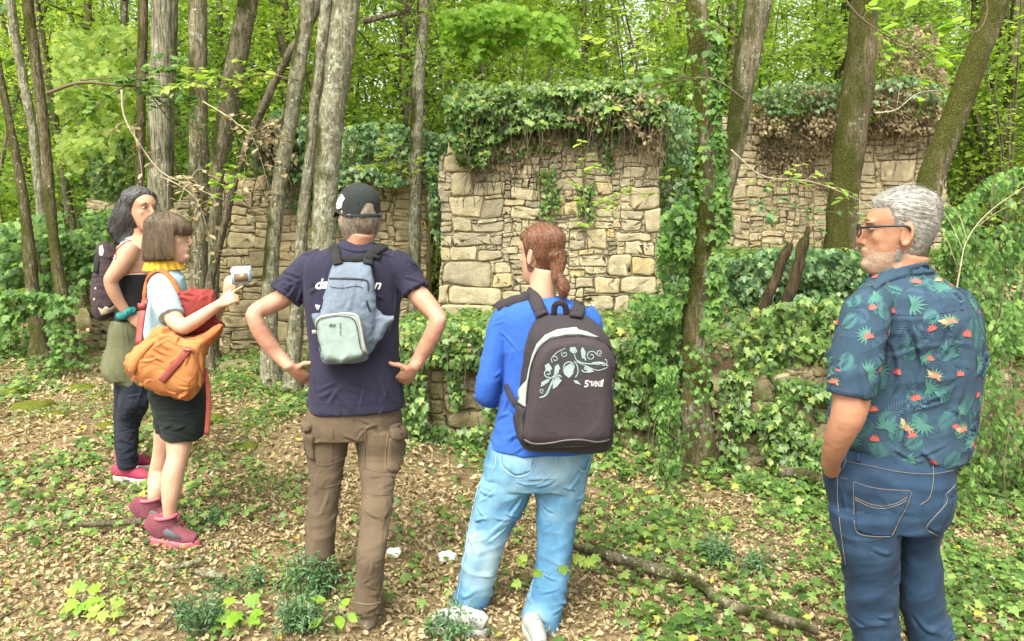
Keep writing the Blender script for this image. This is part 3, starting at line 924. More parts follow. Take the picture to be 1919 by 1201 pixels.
# ================================================================== ivy, bushes and smaller growth
def ivy_patch(name, label, patches, mat, tmpl=IVY, cat="ivy", stems=0, group=None):
    """patches: (polygon px, depth front, thickness, count, leaf size, clumping)"""
    mb = MB(); sb = MB(); base = None
    for poly, Y, th, n, size, cl in patches:
        n = int(n * 1.3); size = size * .86
        q = sample_poly(poly, n, cl, .022, int(abs(poly[0][0]) + abs(poly[0][1])))
        Yf = Y if callable(Y) else (lambda a, b_: np.full(len(a), float(Y)))
        yy = Yf(q[:, 0], q[:, 1])
        lump = .5 + .5 * np.clip(fbm(np.stack([q[:, 0], q[:, 1], 0 * yy], 1), .03, 2, 3), -1, 1)
        P = at(q[:, 0], q[:, 1], yy - th * rng.uniform(0, 1, len(q)) * (.4 + .6 * lump) - .02)
        lo = P[np.argmin(P[:, 2])]
        if base is None or lo[2] < base[2]: base = lo
        leaves(mb, P, size, tmpl, (0, -.75, .6), (0, -.3, -1), .38, .38)
        for k in range(int(stems * len(q) / 100)):
            a = P[rng.integers(len(P))]; L = rng.uniform(.15, .6)
            pts = bezier([a, a + np.array([rng.normal() * .04, -.02, -L * .5]), a + np.array([rng.normal() * .07, 0, -L])], 5)
            V, F = tube(pts, .0028, 4); sb.add(V, F)
    root = empty(name, base, label, cat, group)
    link("foliage", mb.mesh("foliage", False), mat, root)
    if sb.n: tag(link("stem", sb.mesh("stem"), TWIG_M, root), kind="stuff")
    return root

ivy_patch("ivy_plant", "thick green ivy cap hanging over the top of the tall ruin wall",
          [([(832, 178), (900, 165), (1040, 160), (1180, 158), (1245, 170), (1255, 235), (1200, 232), (1120, 245), (1060, 232), (960, 248), (925, 270), (905, 312), (862, 305), (845, 270), (838, 210)], 7.2, .34, 3300, .062, .5),
           ([(850, 160), (880, 142), (930, 158), (985, 140), (1040, 156), (1110, 136), (1160, 152), (1215, 142), (1250, 172), (850, 180)], 7.35, .4, 420, .05, .9),
           ([(880, 262), (1000, 252), (1240, 240), (1245, 262), (1100, 272), (930, 300)], 7.2, .10, 420, .05, .8),
           ([(1005, 320), (1040, 310), (1050, 380), (1030, 430), (1010, 400)], 7.18, .08, 120, .045, .6),
           ([(1080, 350), (1115, 340), (1110, 420), (1085, 420)], 7.18, .08, 100, .045, .6),
           ([(1130, 250), (1150, 250), (1145, 320), (1132, 320)], 7.18, .08, 60, .045, .4)], IVY_M, stems=3)
ivy_patch("ivy_plant", "dry brown ivy mixed into the green cap of the tall ruin wall",
          [([(1080, 170), (1250, 172), (1250, 290), (1215, 285), (1190, 235), (1060, 232)], 7.16, .3, 650, .05, .7),
           ([(880, 215), (1060, 205), (1070, 250), (900, 300)], 7.2, .12, 420, .05, .6)], DRY_M, tmpl=HEART, stems=6)
ivy_patch("ivy_plant", "green ivy tangle covering the top of the long rubble wall",
          [([(480, 225), (520, 200), (640, 235), (720, 225), (835, 250), (835, 330), (760, 345), (640, 350), (520, 330), (470, 300)], 8.4, .5, 2300, .065, .5),
           ([(800, 300), (850, 290), (845, 420), (825, 470), (808, 420)], 7.6, .3, 350, .05, .5),
           ([(500, 320), (640, 330), (640, 430), (560, 400), (505, 380)], 8.4, .2, 220, .055, .8)], IVY_PALE, stems=3)
ivy_patch("ivy_plant", "dead brown ivy clump on the rubble wall between the leaning trunks",
          [([(470, 225), (540, 215), (560, 300), (520, 335), (480, 300)], 8.2, .4, 500, .055, .4)], DRY_M, tmpl=HEART, stems=6)
ivy_patch("ivy_plant", "ivy swathed broken wall end at the wood's edge left of the oak",
          [([(165, 270), (255, 262), (262, 420), (205, 470), (170, 400)], 8.9, .5, 900, .06, .4)], IVY_M)
ivy_patch("ivy_plant", "dense withered brown ivy draped over the thin-coursed wall",
          [([(1405, 190), (1440, 165), (1520, 158), (1600, 165), (1680, 150), (1760, 165), (1770, 245), (1680, 250), (1600, 250), (1560, 285), (1480, 260), (1420, 250)], 9.0, .45, 2600, .052, .6),
           ([(1420, 250), (1560, 285), (1580, 350), (1440, 360)], 9.0, .1, 500, .045, .8),
           ([(1640, 60), (1750, 40), (1780, 160), (1650, 160)], 9.3, .6, 650, .05, .4)], DRY_M, tmpl=HEART, stems=5)
ivy_patch("ivy_plant", "pale green ivy growing through the withered ivy on the thin-coursed wall",
          [([(1400, 175), (1460, 150), (1540, 150), (1620, 155), (1700, 140), (1775, 160), (1770, 215), (1660, 200), (1560, 205), (1440, 215)], 8.8, .3, 520, .055, .9)], IVY_PALE, stems=1)
ivy_patch("ivy_plant", "fresh ivy strand climbing the right side of the gnarled trunk",
          [([(1330, 60), (1352, 60), (1350, 200), (1362, 320), (1372, 420), (1350, 470), (1335, 470), (1345, 330), (1335, 200)], 4.92, .12, 330, .06, .5),
           ([(1240, 400), (1290, 360), (1300, 480), (1270, 600), (1225, 600), (1235, 480)], 5.0, .3, 420, .058, .6),
           ([(1325, 480), (1360, 470), (1355, 560), (1340, 620), (1315, 620), (1330, 540)], 4.86, .12, 150, .06, .5),
           ([(1270, 640), (1330, 650), (1345, 850), (1270, 850)], 4.88, .1, 90, .04, .6), ([(1285, 20), (1335, 20), (1345, 460), (1300, 460)], 4.9, .08, 90, .045, .6), ([(1180, 540), (1270, 560), (1280, 690), (1190, 690)], 5.2, .3, 330, .05, .6)], GREEN_MID)
lw = lambda a, b_: np.full(len(a), 5.40)
ivy_patch("ivy_plant", "ivy curtain spilling down the mossy low wall behind the blue jeans",
          [([(1100, 640), (1290, 610), (1300, 700), (1290, 870), (1200, 900), (1120, 880), (1110, 760)], 5.4, .25, 1700, .056, .6),
           ([(745, 600), (930, 600), (1100, 640), (1100, 680), (900, 690), (750, 680)], 5.45, .35, 1000, .055, .5),
           ([(745, 790), (920, 800), (1120, 830), (1120, 890), (900, 880), (750, 880)], 5.36, .2, 700, .052, .6),
           ([(840, 690), (870, 690), (866, 760), (845, 770)], 5.36, .08, 60, .05, .3),
           ([(715, 620), (790, 640), (800, 760), (780, 880), (715, 880)], 5.36, .3, 700, .052, .45), ([(900, 690), (960, 690), (950, 860), (905, 800)], 5.36, .15, 150, .05, .6)], IVY_M, stems=2)
ivy_patch("ivy_plant", "ivy sheet spread over the stone bank beneath the dead logs",
          [([(1350, 590), (1500, 560), (1640, 560), (1700, 700), (1560, 720), (1380, 690)], 5.3, .5, 1300, .056, .6),
           ([(1350, 690), (1560, 720), (1580, 900), (1450, 900), (1350, 880)], 4.97, .16, 900, .055, .75)], IVY_M, stems=3)
ivy_patch("ivy_plant", "ivy mound along the foot of the thin-coursed wall behind the dead logs",
          [([(1350, 490), (1440, 465), (1560, 465), (1700, 480), (1720, 580), (1560, 590), (1360, 580)], 7.1, .6, 2100, .066, .35)], IVY_PALE, stems=2)
ivy_patch("bramble", "tall tangle of brambles and saplings on the bank right of the grey haired man",
          [([(1760, 420), (1850, 330), (1990, 280), (1990, 640), (1840, 640), (1800, 520)], 5.6, 1.0, 2300, .05, .7),
           ([(1820, 560), (1990, 560), (1990, 960), (1800, 960), (1840, 760)], 4.7, .8, 1700, .044, .8),
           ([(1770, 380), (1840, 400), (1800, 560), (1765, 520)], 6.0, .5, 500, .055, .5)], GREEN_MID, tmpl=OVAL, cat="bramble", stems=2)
ivy_patch("bramble", "low trailing bramble with small leaves at the foot of the stone bank",
          [([(1230, 690), (1270, 680), (1275, 900), (1330, 930), (1400, 880), (1480, 900), (1460, 960), (1300, 980), (1230, 900)], 4.75, .3, 1500, .034, .5)], GREEN_MID, tmpl=OVAL, cat="bramble", stems=2)
ivy_patch("leafy_shrub", "pale green leafy shrub growing up beside the right end of the tall ruin wall",
          [([(1243, 190), (1300, 200), (1300, 560), (1250, 540), (1240, 380)], 7.7, .6, 700, .065, .85)], IVY_PALE, tmpl=OVAL, cat="shrub", stems=2)
ivy_patch("leafy_shrub", "light green leafy shrub by the twin mossy trunk",
          [([(-40, 430), (60, 400), (210, 390), (205, 520), (130, 560), (-40, 560)], 8.6, 1.2, 1500, .075, .6),
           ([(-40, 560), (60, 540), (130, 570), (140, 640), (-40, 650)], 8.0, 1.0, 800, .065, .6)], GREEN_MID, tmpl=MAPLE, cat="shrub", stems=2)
ivy_patch("leafy_shrub", "maple leaved sapling spreading over the foot of the twin mossy trunk",
          [([(0, 540), (70, 540), (150, 560), (130, 590), (60, 580), (0, 620)], 6.9, .4, 260, .07, .5), ([(100, 600), (160, 600), (165, 690), (90, 690)], 6.9, .3, 170, .05, .5)], LIME_M if False else GREEN_MID, tmpl=MAPLE, cat="shrub", stems=2)
ivy_patch("leafy_shrub", "thin understorey shrub between the twin mossy trunk and the oak",
          [([(100, 60), (250, 40), (250, 250), (180, 330), (110, 300)], 10.0, 2.5, 1500, .085, .6)], GREEN_BRIGHT, tmpl=MAPLE, cat="shrub", stems=1)
ivy_patch("leafy_shrub", "yellow green maple foliage in front of the wood above the tall ruin wall",
          [([(820, 20), (930, 0), (1060, 30), (1080, 110), (980, 80), (900, 110), (830, 90)], 8.8, .9, 900, .085, .6)], LIME_M, tmpl=MAPLE, cat="shrub", stems=1)

def branch(name, label, pathpx, Y, r0, leaf_n, size, mat, twigmat=TWIG_M, tmpl=OVAL, side=4, twigL=.3, cat="branch", droop=-.15, group=None):
    """a branch through pixels at depth Y (or list) with side twigs carrying leaves"""
    Ys = Y if isinstance(Y, (list, tuple)) else [Y] * len(pathpx)
    P = bezier([at(a, b_, y) for (a, b_), y in zip(pathpx, Ys)], 16)
    tb, lb = MB(), MB()
    V, F = tube(P, np.linspace(r0, r0 * .35, 16), 6); tb.add(V, F)
    T = nrm(np.gradient(P, axis=0))
    for k in range(side):
        i = int(rng.uniform(.2, 1) * 15); d = nrm(T[i] + rng.normal(size=3) * .8 + np.array([0, 0, .1]))
        L = twigL * rng.uniform(.5, 1.3)
        Q = bezier([P[i], P[i] + d * L * .5, P[i] + d * L + np.array([0, 0, droop * L])], 6)
        V, F = tube(Q, np.linspace(r0 * .4, r0 * .15, 6), 5); tb.add(V, F)
        if leaf_n:
            m = max(2, int(leaf_n / side)); t = rng.uniform(.15, 1, m)
            pp = np.stack([np.interp(t, np.linspace(0, 1, 6), Q[:, c]) for c in range(3)], 1)
            s = np.cross(nrm(Q[-1] - Q[0]), (0, 0, 1)) * np.where(rng.random(m) < .5, 1, -1)[:, None]
            leaves(lb, pp, size, tmpl, (0, -.3, .9), s + nrm(Q[-1] - Q[0]) * .8 + np.array([0, 0, droop]), .25)
    root = empty(name, P[0], label, cat, group)
    tag(link("stem", tb.mesh("stem"), twigmat, root), kind="stuff")
    if lb.n: link("foliage", lb.mesh("foliage", False), mat, root)
    return root

branch("dead_branch", "bare pale snapped branch with withered leaves hanging before the oak trunk", [(228, 168), (232, 215), (255, 260), (300, 320), (350, 345), (420, 375)], 5.4, .008, 70, .06, DRY_M, TWIG_PALE, side=9, twigL=.28, droop=-.6)
branch("dead_branch", "withered twig with drooping beige leaves against the pale barked trunk", [(300, 330), (340, 350), (370, 380), (350, 420)], 5.6, .006, 120, .065, DRY_M, TWIG_PALE, side=12, twigL=.3, droop=-.8)
branch("dead_branch", "withered beige leaves hanging over the dark leaning mossy trunk", [(380, 190), (430, 220), (470, 250), (500, 245)], 6.0, .006, 110, .07, DRY_M, TWIG_PALE, side=10, twigL=.35, droop=-.8)
branch("dead_branch", "long bare grey branch reaching sideways from the twin mossy trunk", [(88, 175), (150, 155), (225, 160), (290, 165), (340, 178)], 6.6, .016, 120, .07, GREEN_MID, TWIG_M, MAPLE, side=10, twigL=.5)
branch("dead_branch", "curved dark limb crossing over to the slim straight grey trunk", [(680, 40), (720, 30), (760, 20), (775, 0), (800, -30)], 7.0, .03, 40, .07, GREEN_BRIGHT, BARK_HALF, MAPLE, side=5, twigL=.5)
branch("leafy_branch", "hanging spray of broad translucent leaves over the mossy broad trunk", [(1560, -40), (1600, 20), (1650, 60), (1700, 85), (1740, 80)], 4.2, .006, 46, .075, LIME_M, TWIG_M, side=9, twigL=.25)
branch("leafy_branch", "bright drooping leaves in front of the hard leaning mossy trunk", [(1840, -40), (1850, 20), (1830, 60), (1790, 45)], 4.0, .005, 26, .08, LIME_M, TWIG_M, side=6, twigL=.25)
branch("leafy_branch", "thin stem of paired light leaves rising in front of the tall ruin wall", [(1102, 470), (1098, 400), (1092, 330), (1105, 260), (1118, 200)], 3.6, .003, 36, .055, GREEN_BRIGHT, TWIG_M, side=9, twigL=.09)
branch("leafy_branch", "spray of dull green leaves crossing the gnarled ivy clad trunk", [(1400, 190), (1340, 150), (1270, 150), (1200, 175)], 4.4, .005, 80, .062, GREEN_MID, TWIG_M, side=14, twigL=.26)
branch("leafy_branch", "leafy spray before the top of the gnarled ivy clad trunk", [(1260, -20), (1240, 40), (1180, 80), (1120, 90)], 5.2, .006, 90, .07, GREEN_BRIGHT, TWIG_M, side=14, twigL=.35)
branch("leafy_branch", "fine leafy sapling twig across the thin-coursed wall", [(1370, 280), (1430, 330), (1520, 340), (1600, 370), (1640, 395)], 4.6, .004, 60, .05, GREEN_BRIGHT, TWIG_PALE, side=12, twigL=.22)
branch("leafy_branch", "low leafy twig across the thin-coursed wall above the dead logs", [(1380, 380), (1440, 385), (1510, 392), (1580, 400)], 4.8, .004, 60, .055, IVY_PALE, TWIG_M, side=10, twigL=.2)
branch("leafy_branch", "leafy twig reaching past the right corner blocks of the tall ruin wall", [(1300, 330), (1240, 360), (1180, 365), (1130, 385)], 5.6, .004, 60, .055, GREEN_BRIGHT, TWIG_M, side=10, twigL=.25)
branch("leafy_branch", "flat spray of yellow green leaves over the long rubble wall", [(480, 400), (450, 370), (430, 350), (415, 345)], 6.0, .004, 50, .055, LIME_M, TWIG_M, MAPLE, side=10, twigL=.22)
branch("leafy_branch", "layered hornbeam spray between the forked pair and the slim grey trunk", [(640, 330), (690, 310), (740, 300), (790, 315)], 7.4, .006, 150, .07, GREEN_BRIGHT, TWIG_M, side=16, twigL=.35)
branch("leafy_branch", "layered leafy spray in front of the dark leaning mossy trunk", [(560, 150), (500, 140), (440, 150), (390, 165)], 6.2, .006, 130, .07, GREEN_BRIGHT, TWIG_M, MAPLE, side=14, twigL=.4)
branch("leafy_branch", "mid green leafy spray across the furrowed oak", [(150, 150), (220, 145), (290, 140), (340, 150)], 6.5, .006, 140, .062, GREEN_MID, TWIG_M, MAPLE, side=14, twigL=.4)
branch("dead_branch", "forked pale bare twig standing in the brambles", [(1790, 560), (1800, 500), (1812, 450), (1850, 400), (1919, 350)], 4.2, .0045, 0, .05, DRY_M, TWIG_PALE, side=5, twigL=.4)
branch("dead_branch", "pale bare twig arching beside the grey haired man's head", [(1812, 450), (1800, 410), (1780, 385), (1757, 378)], 4.2, .0035, 0, .05, DRY_M, TWIG_PALE, side=3, twigL=.2)
branch("dead_branch", "pale broken twig across the dead ivy beside the hard leaning mossy trunk", [(1640, 212), (1680, 205), (1720, 175), (1770, 168)], 6.9, .007, 0, .05, DRY_M, TWIG_PALE, side=3, twigL=.3)

def log_px(name, label, pts, Y, mat, cat, ground=False, amp=.1, seed=0, group=None, flare=False):
    if ground:
        P = []
        for a, b_, w in pts:
            p = ghit(a, b_); r = w / 2 * p.y / FPX; P.append((p.x, p.y, p.z + r + .038))
        R = [w / 2 * p[1] / FPX for (a, b_, w), p in zip(pts, P)]
    else:
        P = [at(a, b_, Y) for a, b_, w in pts]; R = [w / 2 * Y / FPX for a, b_, w in pts]
    n = 30; Pc = bezier(P, n); Rc = np.interp(np.linspace(0, 1, n), np.linspace(0, 1, len(R)), R)
    Rm = np.repeat(Rc, 14)
    V, F = tube(Pc, Rc, 14, (0.1, 1, .2) if not ground else (0, .1, 1), disp=lambda V: Rm * amp * fbm(V, 14, 3, seed) + .003 * vnoise(V, 60, seed))
    mb = MB(); mb.add(V, F)
    o = link(name, mb.mesh(name), mat)
    return tag(o, label, cat, group)

log_px("dead_log", "shorter dark rotten log leaning among the ivy", [(1398, 640, 20), (1424, 590, 20), (1452, 525, 20), (1472, 475, 17), (1482, 455, 10)], 6.0, WOOD_DARK, "log", amp=.25, seed=3)
log_px("dead_log", "taller dark rotten log leaning among the ivy, broken at its tip", [(1446, 640, 22), (1468, 580, 21), (1490, 520, 21), (1504, 462, 20), (1512, 440, 13), (1515, 425, 8)], 5.85, WOOD_DARK, "log", amp=.25, seed=5)
log_px("fallen_branch", "long bent fallen branch lying across the leaf litter", [(1072, 1042, 13), (1130, 1062, 20), (1190, 1078, 23), (1250, 1098, 23), (1310, 1120, 22), (1345, 1148, 20), (1400, 1168, 21), (1470, 1185, 19), (1530, 1206, 16)], 0, BARK_HALF, "branch", True, .15, 7)
log_px("fallen_branch", "straight pale stick on the leaves behind the hiking boots", [(118, 1000, 8), (180, 1000, 12), (240, 998, 14), (268, 996, 13)], 0, BARK_THIN, "branch", True, .15, 8)
log_px("fallen_branch", "short lichened branch piece with a sawn end", [(370, 1092, 12), (390, 1096, 14), (422, 1102, 14)], 0, BARK_GREY, "branch", True, .1, 9)
log_px("fallen_branch", "crooked lichened stub beside the sawn branch piece", [(312, 1086, 10), (345, 1080, 12), (372, 1072, 12), (382, 1062, 10)], 0, BARK_GREY, "branch", True, .15, 10)
log_px("fallen_branch", "splintered grey stick among the leaves by the broom tuft", [(300, 1198, 8), (325, 1175, 9), (350, 1150, 6)], 0, BARK_THIN, "branch", True, .1, 11)
log_px("fallen_branch", "mossy rotten branch at the foot of the stone bank", [(1460, 905, 22), (1500, 912, 26), (1545, 922, 24), (1600, 940, 20)], 0, BARK_THIN, "branch", True, .15, 12)

def moss_cushion(px, py, w, h, seed):
    p = ghit(px, py); s = p.y / FPX
    V, F = ball((0, 0, 0), (w / 2 * s, w / 2 * s * .9, h * s), 26, 16)
    V = V * (1 + .22 * fbm(V + seed, 9, 3, seed)[:, None]); V[:, 2] = np.maximum(V[:, 2], -.03)
    mb = MB(); mb.add(V + np.array([p.x, p.y, p.z]), F)
    o = link("moss_cushion", mb.mesh("moss_cushion"), MOSS_M)
    tag(o, "yellow green moss cushion on the leafy ground", "moss", "moss cushions on the forest floor")
for i, a in enumerate([(60, 765, 90, 26), (28, 735, 60, 18), (150, 730, 60, 20), (102, 782, 44, 18), (185, 745, 40, 16), (215, 795, 70, 18), (95, 775, 40, 14), (400, 790, 62, 24), (460, 838, 46, 16), (470, 795, 40, 12), (1480, 1165, 90, 10), (1225, 1165, 70, 8), (1890, 1085, 90, 12), (255, 735, 40, 14)]):
    moss_cushion(a[0], a[1], a[2], a[3] * .6, i)

def loose_stone(px, py, w, h, label, seed, mat=None):
    p = ghit(px, py); s = p.y / FPX
    V, F = ball((0, 0, 0), (w / 2 * s, w / 2 * s * .8, h / 2 * s), 14, 10)
    V = np.sign(V) * np.abs(V) ** .8 * (w / 2 * s) ** .2
    V = V * (1 + .12 * fbm(V + seed, 7, 2, seed)[:, None])
    mb = MB(); mb.add(V + np.array([p.x, p.y, p.z + h * .3 * s]), F)
    tag(link("loose_stone", mb.mesh("loose_stone"), mat or STONE_M), label, "stone")
loose_stone(398, 675, 36, 26, "rounded mossy stone at the end of the leafy path", 3)
loose_stone(448, 690, 70, 16, "flat pale slab lying at the foot of the long rubble wall", 4)
loose_stone(1290, 1020, 26, 10, "small grey stone half buried in ivy", 5)
loose_stone(165, 560, 60, 60, "big mossy boulder of fallen masonry beside the twin mossy trunk", 6)
loose_stone(170, 615, 50, 50, "mossy block beneath the big fallen boulder", 7)

def broom(px, py, n, hgt, label, mat=None, size=.024, spread=.6, tm=NARROW):
    """tuft of stiff stems with small pointed leaves"""
    p = ghit(px, py); tb, lb = MB(), MB()
    for k in range(n):
        a = rng.uniform(0, 6.28); t = rng.uniform(.05, spread); L = hgt * rng.uniform(.55, 1.1)
        o0 = np.array([p.x + rng.normal() * .05, p.y + rng.normal() * .04, p.z - .01])
        e = o0 + np.array([math.cos(a) * t * L, math.sin(a) * t * L * .7, L])
        Q = bezier([o0, o0 * .5 + e * .5 + np.array([0, 0, L * .08]), e], 8)
        V, F = tube(Q, np.linspace(.0022, .001, 8), 4); tb.add(V, F)
        m = 22; tt = rng.uniform(.25, 1, m)
        pp = np.stack([np.interp(tt, np.linspace(0, 1, 8), Q[:, c]) for c in range(3)], 1) + rng.normal(size=(m, 3)) * .012
        leaves(lb, pp, size, tm, (0, -.4, .8), rng.normal(size=(m, 3)) + np.array([0, 0, .6]), .4)
    root = empty("broom_tuft", (p.x, p.y, p.z), label, "shrub")
    tag(link("stem", tb.mesh("stem"), BROOM_M, root), kind="stuff"); link("foliage", lb.mesh("foliage", False), mat or BROOM_M, root)
broom(590, 1120, 30, .20, "dark prickly broom tuft hiding the capped man's left shoe")
broom(560, 1190, 30, .18, "dark broom tuft among the lime green seedlings")
broom(380, 1185, 26, .17, "dark broom tuft beside the splintered stick")
broom(400, 985, 14, .10, "small dark broom sprig by the toe of the hiking boot", size=.02)
broom(1340, 1060, 26, .16, "dark broom tuft above the bend of the long fallen branch")
broom(1420, 1075, 16, .12, "low broom sprig right of the bend of the long fallen branch")
broom(855, 1197, 26, .13, "small broom sprig growing over the white shoe")
broom(460, 1110, 12, .10, "sparse broom sprig near the sawn branch piece")

def seedling(px, py, n, size, h, label, tm=MAPLE, mat=None, toppx=None):
    p = ghit(px, py); tb, lb = MB(), MB()
    for k in range(n):
        a = k * 2.4 + rng.uniform(0, .6); L = h * rng.uniform(.6, 1.1)
        e = np.array([p.x + math.cos(a) * h * .45, p.y + math.sin(a) * h * .35, p.z + L])
        Q = bezier([(p.x, p.y, p.z - .01), (p.x + (e[0] - p.x) * .3, p.y, p.z + L * .7), e], 6)
        V, F = tube(Q, .0014, 4); tb.add(V, F)
        leaves(lb, e[None], size, tm, (0, -.45, .8), np.array([[math.cos(a), math.sin(a) * .6 - .2, -.1]]), .15, .2)
    root = empty("seedling", (p.x, p.y, p.z), label, "seedling")
    tag(link("stem", tb.mesh("stem"), BROOM_M, root), kind="stuff"); link("foliage", lb.mesh("foliage", False), mat or LIME_M, root)
seedling(450, 1180, 8, .055, .10, "bright lime seedling with lobed leaves between the broom tufts")
seedling(630, 1190, 6, .06, .12, "upright yellow green seedling by the capped man's shoe", OVAL)
seedling(1040, 1175, 9, .05, .34, "tall thin seedling growing up against the blue jeans", MAPLE, GREEN_BRIGHT)
seedling(155, 1150, 8, .055, .08, "lime green seedling low at the edge of the litter")
seedling(200, 1165, 6, .05, .07, "pale seedling next to the low lime green one", MAPLE, GREEN_BRIGHT)
seedling(1700, 1190, 6, .06, .12, "green seedling between the dark jeans legs", OVAL)
seedling(1350, 1000, 7, .05, .07, "small bright seedling amid the ground ivy", IVY, GREEN_BRIGHT)

def tissue(px, py, w, h, label, seed):
    p = ghit(px, py); s = p.y / FPX
    V, F = ball((0, 0, 0), (w / 2 * s, w / 3 * s, h / 2 * s), 16, 10)
    V = V * (1 + .45 * fbm(V + seed * 5, 40, 3, seed)[:, None])
    mb = MB(); mb.add(V + np.array([p.x, p.y, p.z + .02]), F)
    tag(link("paper_tissue", mb.mesh("paper_tissue", False), plain_mat("tissue", (.75, .74, .70), .9)), label, "tissue")
tissue(738, 1042, 34, 20, "crumpled white tissue beside the brown trouser leg", 2)
tissue(838, 1050, 42, 18, "crumpled white tissue beside the light blue jeans leg", 4)
# ================================================================== people: helpers
from mathutils.geometry import delaunay_2d_cdt

def remesh(mb, voxel=.007, smooth=5, fac=.5):
    """one continuous surface around everything collected in mb"""
    V, F, _ = mb.arrays()
    me = mesh_np("tmp", V, F)
    o = bpy.data.objects.new("tmp", me); COL.objects.link(o)
    m = o.modifiers.new("r", 'REMESH'); m.mode = 'VOXEL'; m.voxel_size = voxel; m.adaptivity = 0
    if smooth:
        s = o.modifiers.new("s", 'SMOOTH'); s.factor = fac; s.iterations = smooth
    dg = bpy.context.evaluated_depsgraph_get()
    m2 = bpy.data.meshes.new_from_object(o.evaluated_get(dg))
    bpy.data.objects.remove(o); bpy.data.meshes.remove(me)
    return m2

def getV(me):
    V = np.empty(len(me.vertices) * 3, np.float32); me.vertices.foreach_get("co", V)
    return V.reshape(-1, 3).astype(float)
def getN(me):
    V = np.empty(len(me.vertices) * 3, np.float32); me.vertices.foreach_get("normal", V)
    return V.reshape(-1, 3).astype(float)
def setV(me, V):
    me.vertices.foreach_set("co", np.ascontiguousarray(V, np.float32).ravel()); me.update()
def bvh_of(me):
    V = getV(me); P = [tuple(p.vertices) for p in me.polygons]
    return BVHTree.FromPolygons([tuple(v) for v in V], P)

def ridged(P, f, seed):
    return 1 - 2 * np.abs(vnoise(P, f, seed))

def crease(V, Nn, specs):
    """sharp drag lines: (count, direction fn, length, width, amplitude, weight fn, seed)"""
    D = np.zeros(len(V))
    for n, dirf, L, w, amp, wt, seed in specs:
        r = np.random.default_rng(seed)
        p = np.ones(len(V)) if wt is None else np.clip(wt(V), 0, None) + 1e-9
        for i in r.choice(len(V), n, p=p / p.sum()):
            d = np.asarray(dirf(V[i], r), float); d = d - (d @ Nn[i]) * Nn[i]
            if np.linalg.norm(d) < 1e-3: continue
            d = nrm(d); l_ = L * r.uniform(.5, 1.3); ww = w * r.uniform(.7, 1.4); bend = np.cross(d, Nn[i]) * r.normal() * 2.2
            near = np.linalg.norm(V - V[i], axis=1) < l_ * .8 + ww * 4
            q = V[near] - V[i]; t = np.clip(q @ d, -l_ / 2, l_ / 2)
            c = q - t[:, None] * d - (t * t)[:, None] * bend
            s_ = np.linalg.norm(c, axis=1) / ww
            side = (c @ np.cross(d, Nn[i])) / ww
            tap = np.clip(1 - (np.abs(t) / (l_ / 2)) ** 2, 0, 1)
            D[near] += amp * r.uniform(.5, 1.3) * tap * (np.exp(-s_ ** 2) - .75 * np.exp(-(np.abs(side - 1.5) ** 2 + (s_ ** 2 - side ** 2).clip(0)) * 1.0))
    return V + Nn * D[:, None]

HORIZ = lambda p, r: (1, .6, r.normal() * .45)
VERT = lambda p, r: (r.normal() * .4, r.normal() * .3, -1)
DIAG = lambda p, r: (r.choice([-1, 1]), .5, r.uniform(-.9, -.3))

def garment(name, mb, mat, parent, voxel=.007, smooth=5, folds=(), edit=None, creases=None):
    """folds: (amplitude m, (fx,fy,fz) frequencies, seed, optional weight fn of V)"""
    me = remesh(mb, voxel, smooth)
    V = getV(me); Nn = getN(me); D = np.zeros(len(V))
    for f in folds:
        amp, fr, seed = f[:3]
        W = V + .08 * np.stack([vnoise(V, 5, seed + 1), vnoise(V, 5, seed + 2), vnoise(V, 5, seed + 3)], 1)
        W[:, 2] += .45 * W[:, 0] * vnoise(V, 1.7, seed + 5)
        rg = ridged(W * np.array(fr), 1.0, seed); rg = np.sign(rg) * np.abs(rg) ** 1.5
        d = rg * .6 * (.35 + .9 * sstep(-.35, .45, vnoise(V, 4.5, seed + 6))) + vnoise(W * np.array(fr) * 2.1, 1.0, seed + 9) * .3
        D += 1.75 * amp * d * (f[3](V) if len(f) > 3 else 1)
    V = V + Nn * D[:, None]
    if creases: V = crease(V, Nn, creases)
    if edit is not None: V = edit(V, Nn)
    setV(me, V)
    me.name = name
    me.polygons.foreach_set("use_smooth", np.ones(len(me.polygons), bool))
    o = link(name, me, mat, parent)
    return o, me

def hloft(mb, rows, Y0, ns=30, sq=2.3, sub=3):
    """horizontal rings: (px left, px right, py, half depth m, depth offset)"""
    R = np.array([list(r) + [0] * (5 - len(r)) for r in rows], float)
    n = (len(R) - 1) * sub + 1
    R = bezier(R, n)
    a = np.linspace(0, 2 * math.pi, ns, endpoint=False); e = 2 / sq
    cx_ = np.sign(np.cos(a)) * np.abs(np.cos(a)) ** e; sx_ = np.sign(np.sin(a)) * np.abs(np.sin(a)) ** e
    V = []
    cs = []
    for l, r, y, dh, dy in R:
        A = at(l, y, Y0 + dy); B = at(r, y, Y0 + dy); c = (A + B) / 2; rx = (B[0] - A[0]) / 2
        vd = nrm(np.array([c[0], c[1], 0.0])); pr = np.array([vd[1], -vd[0], 0.0])      # rings face the line of sight so that the outline keeps its width
        rx = rx * vd[1]
        V.append(c + cx_[:, None] * rx * pr + sx_[:, None] * dh * vd); cs.append(c)
    V = np.concatenate(V + [cs[0][None], cs[-1][None]])
    F = [(p, q, r) for p, r, q in quads(n, ns)]; k = n * ns
    for j in range(ns):
        F.append((k, j, (j + 1) % ns)); F.append((k + 1, (n - 1) * ns + (j + 1) % ns, (n - 1) * ns + j))
    mb.add(V, F)

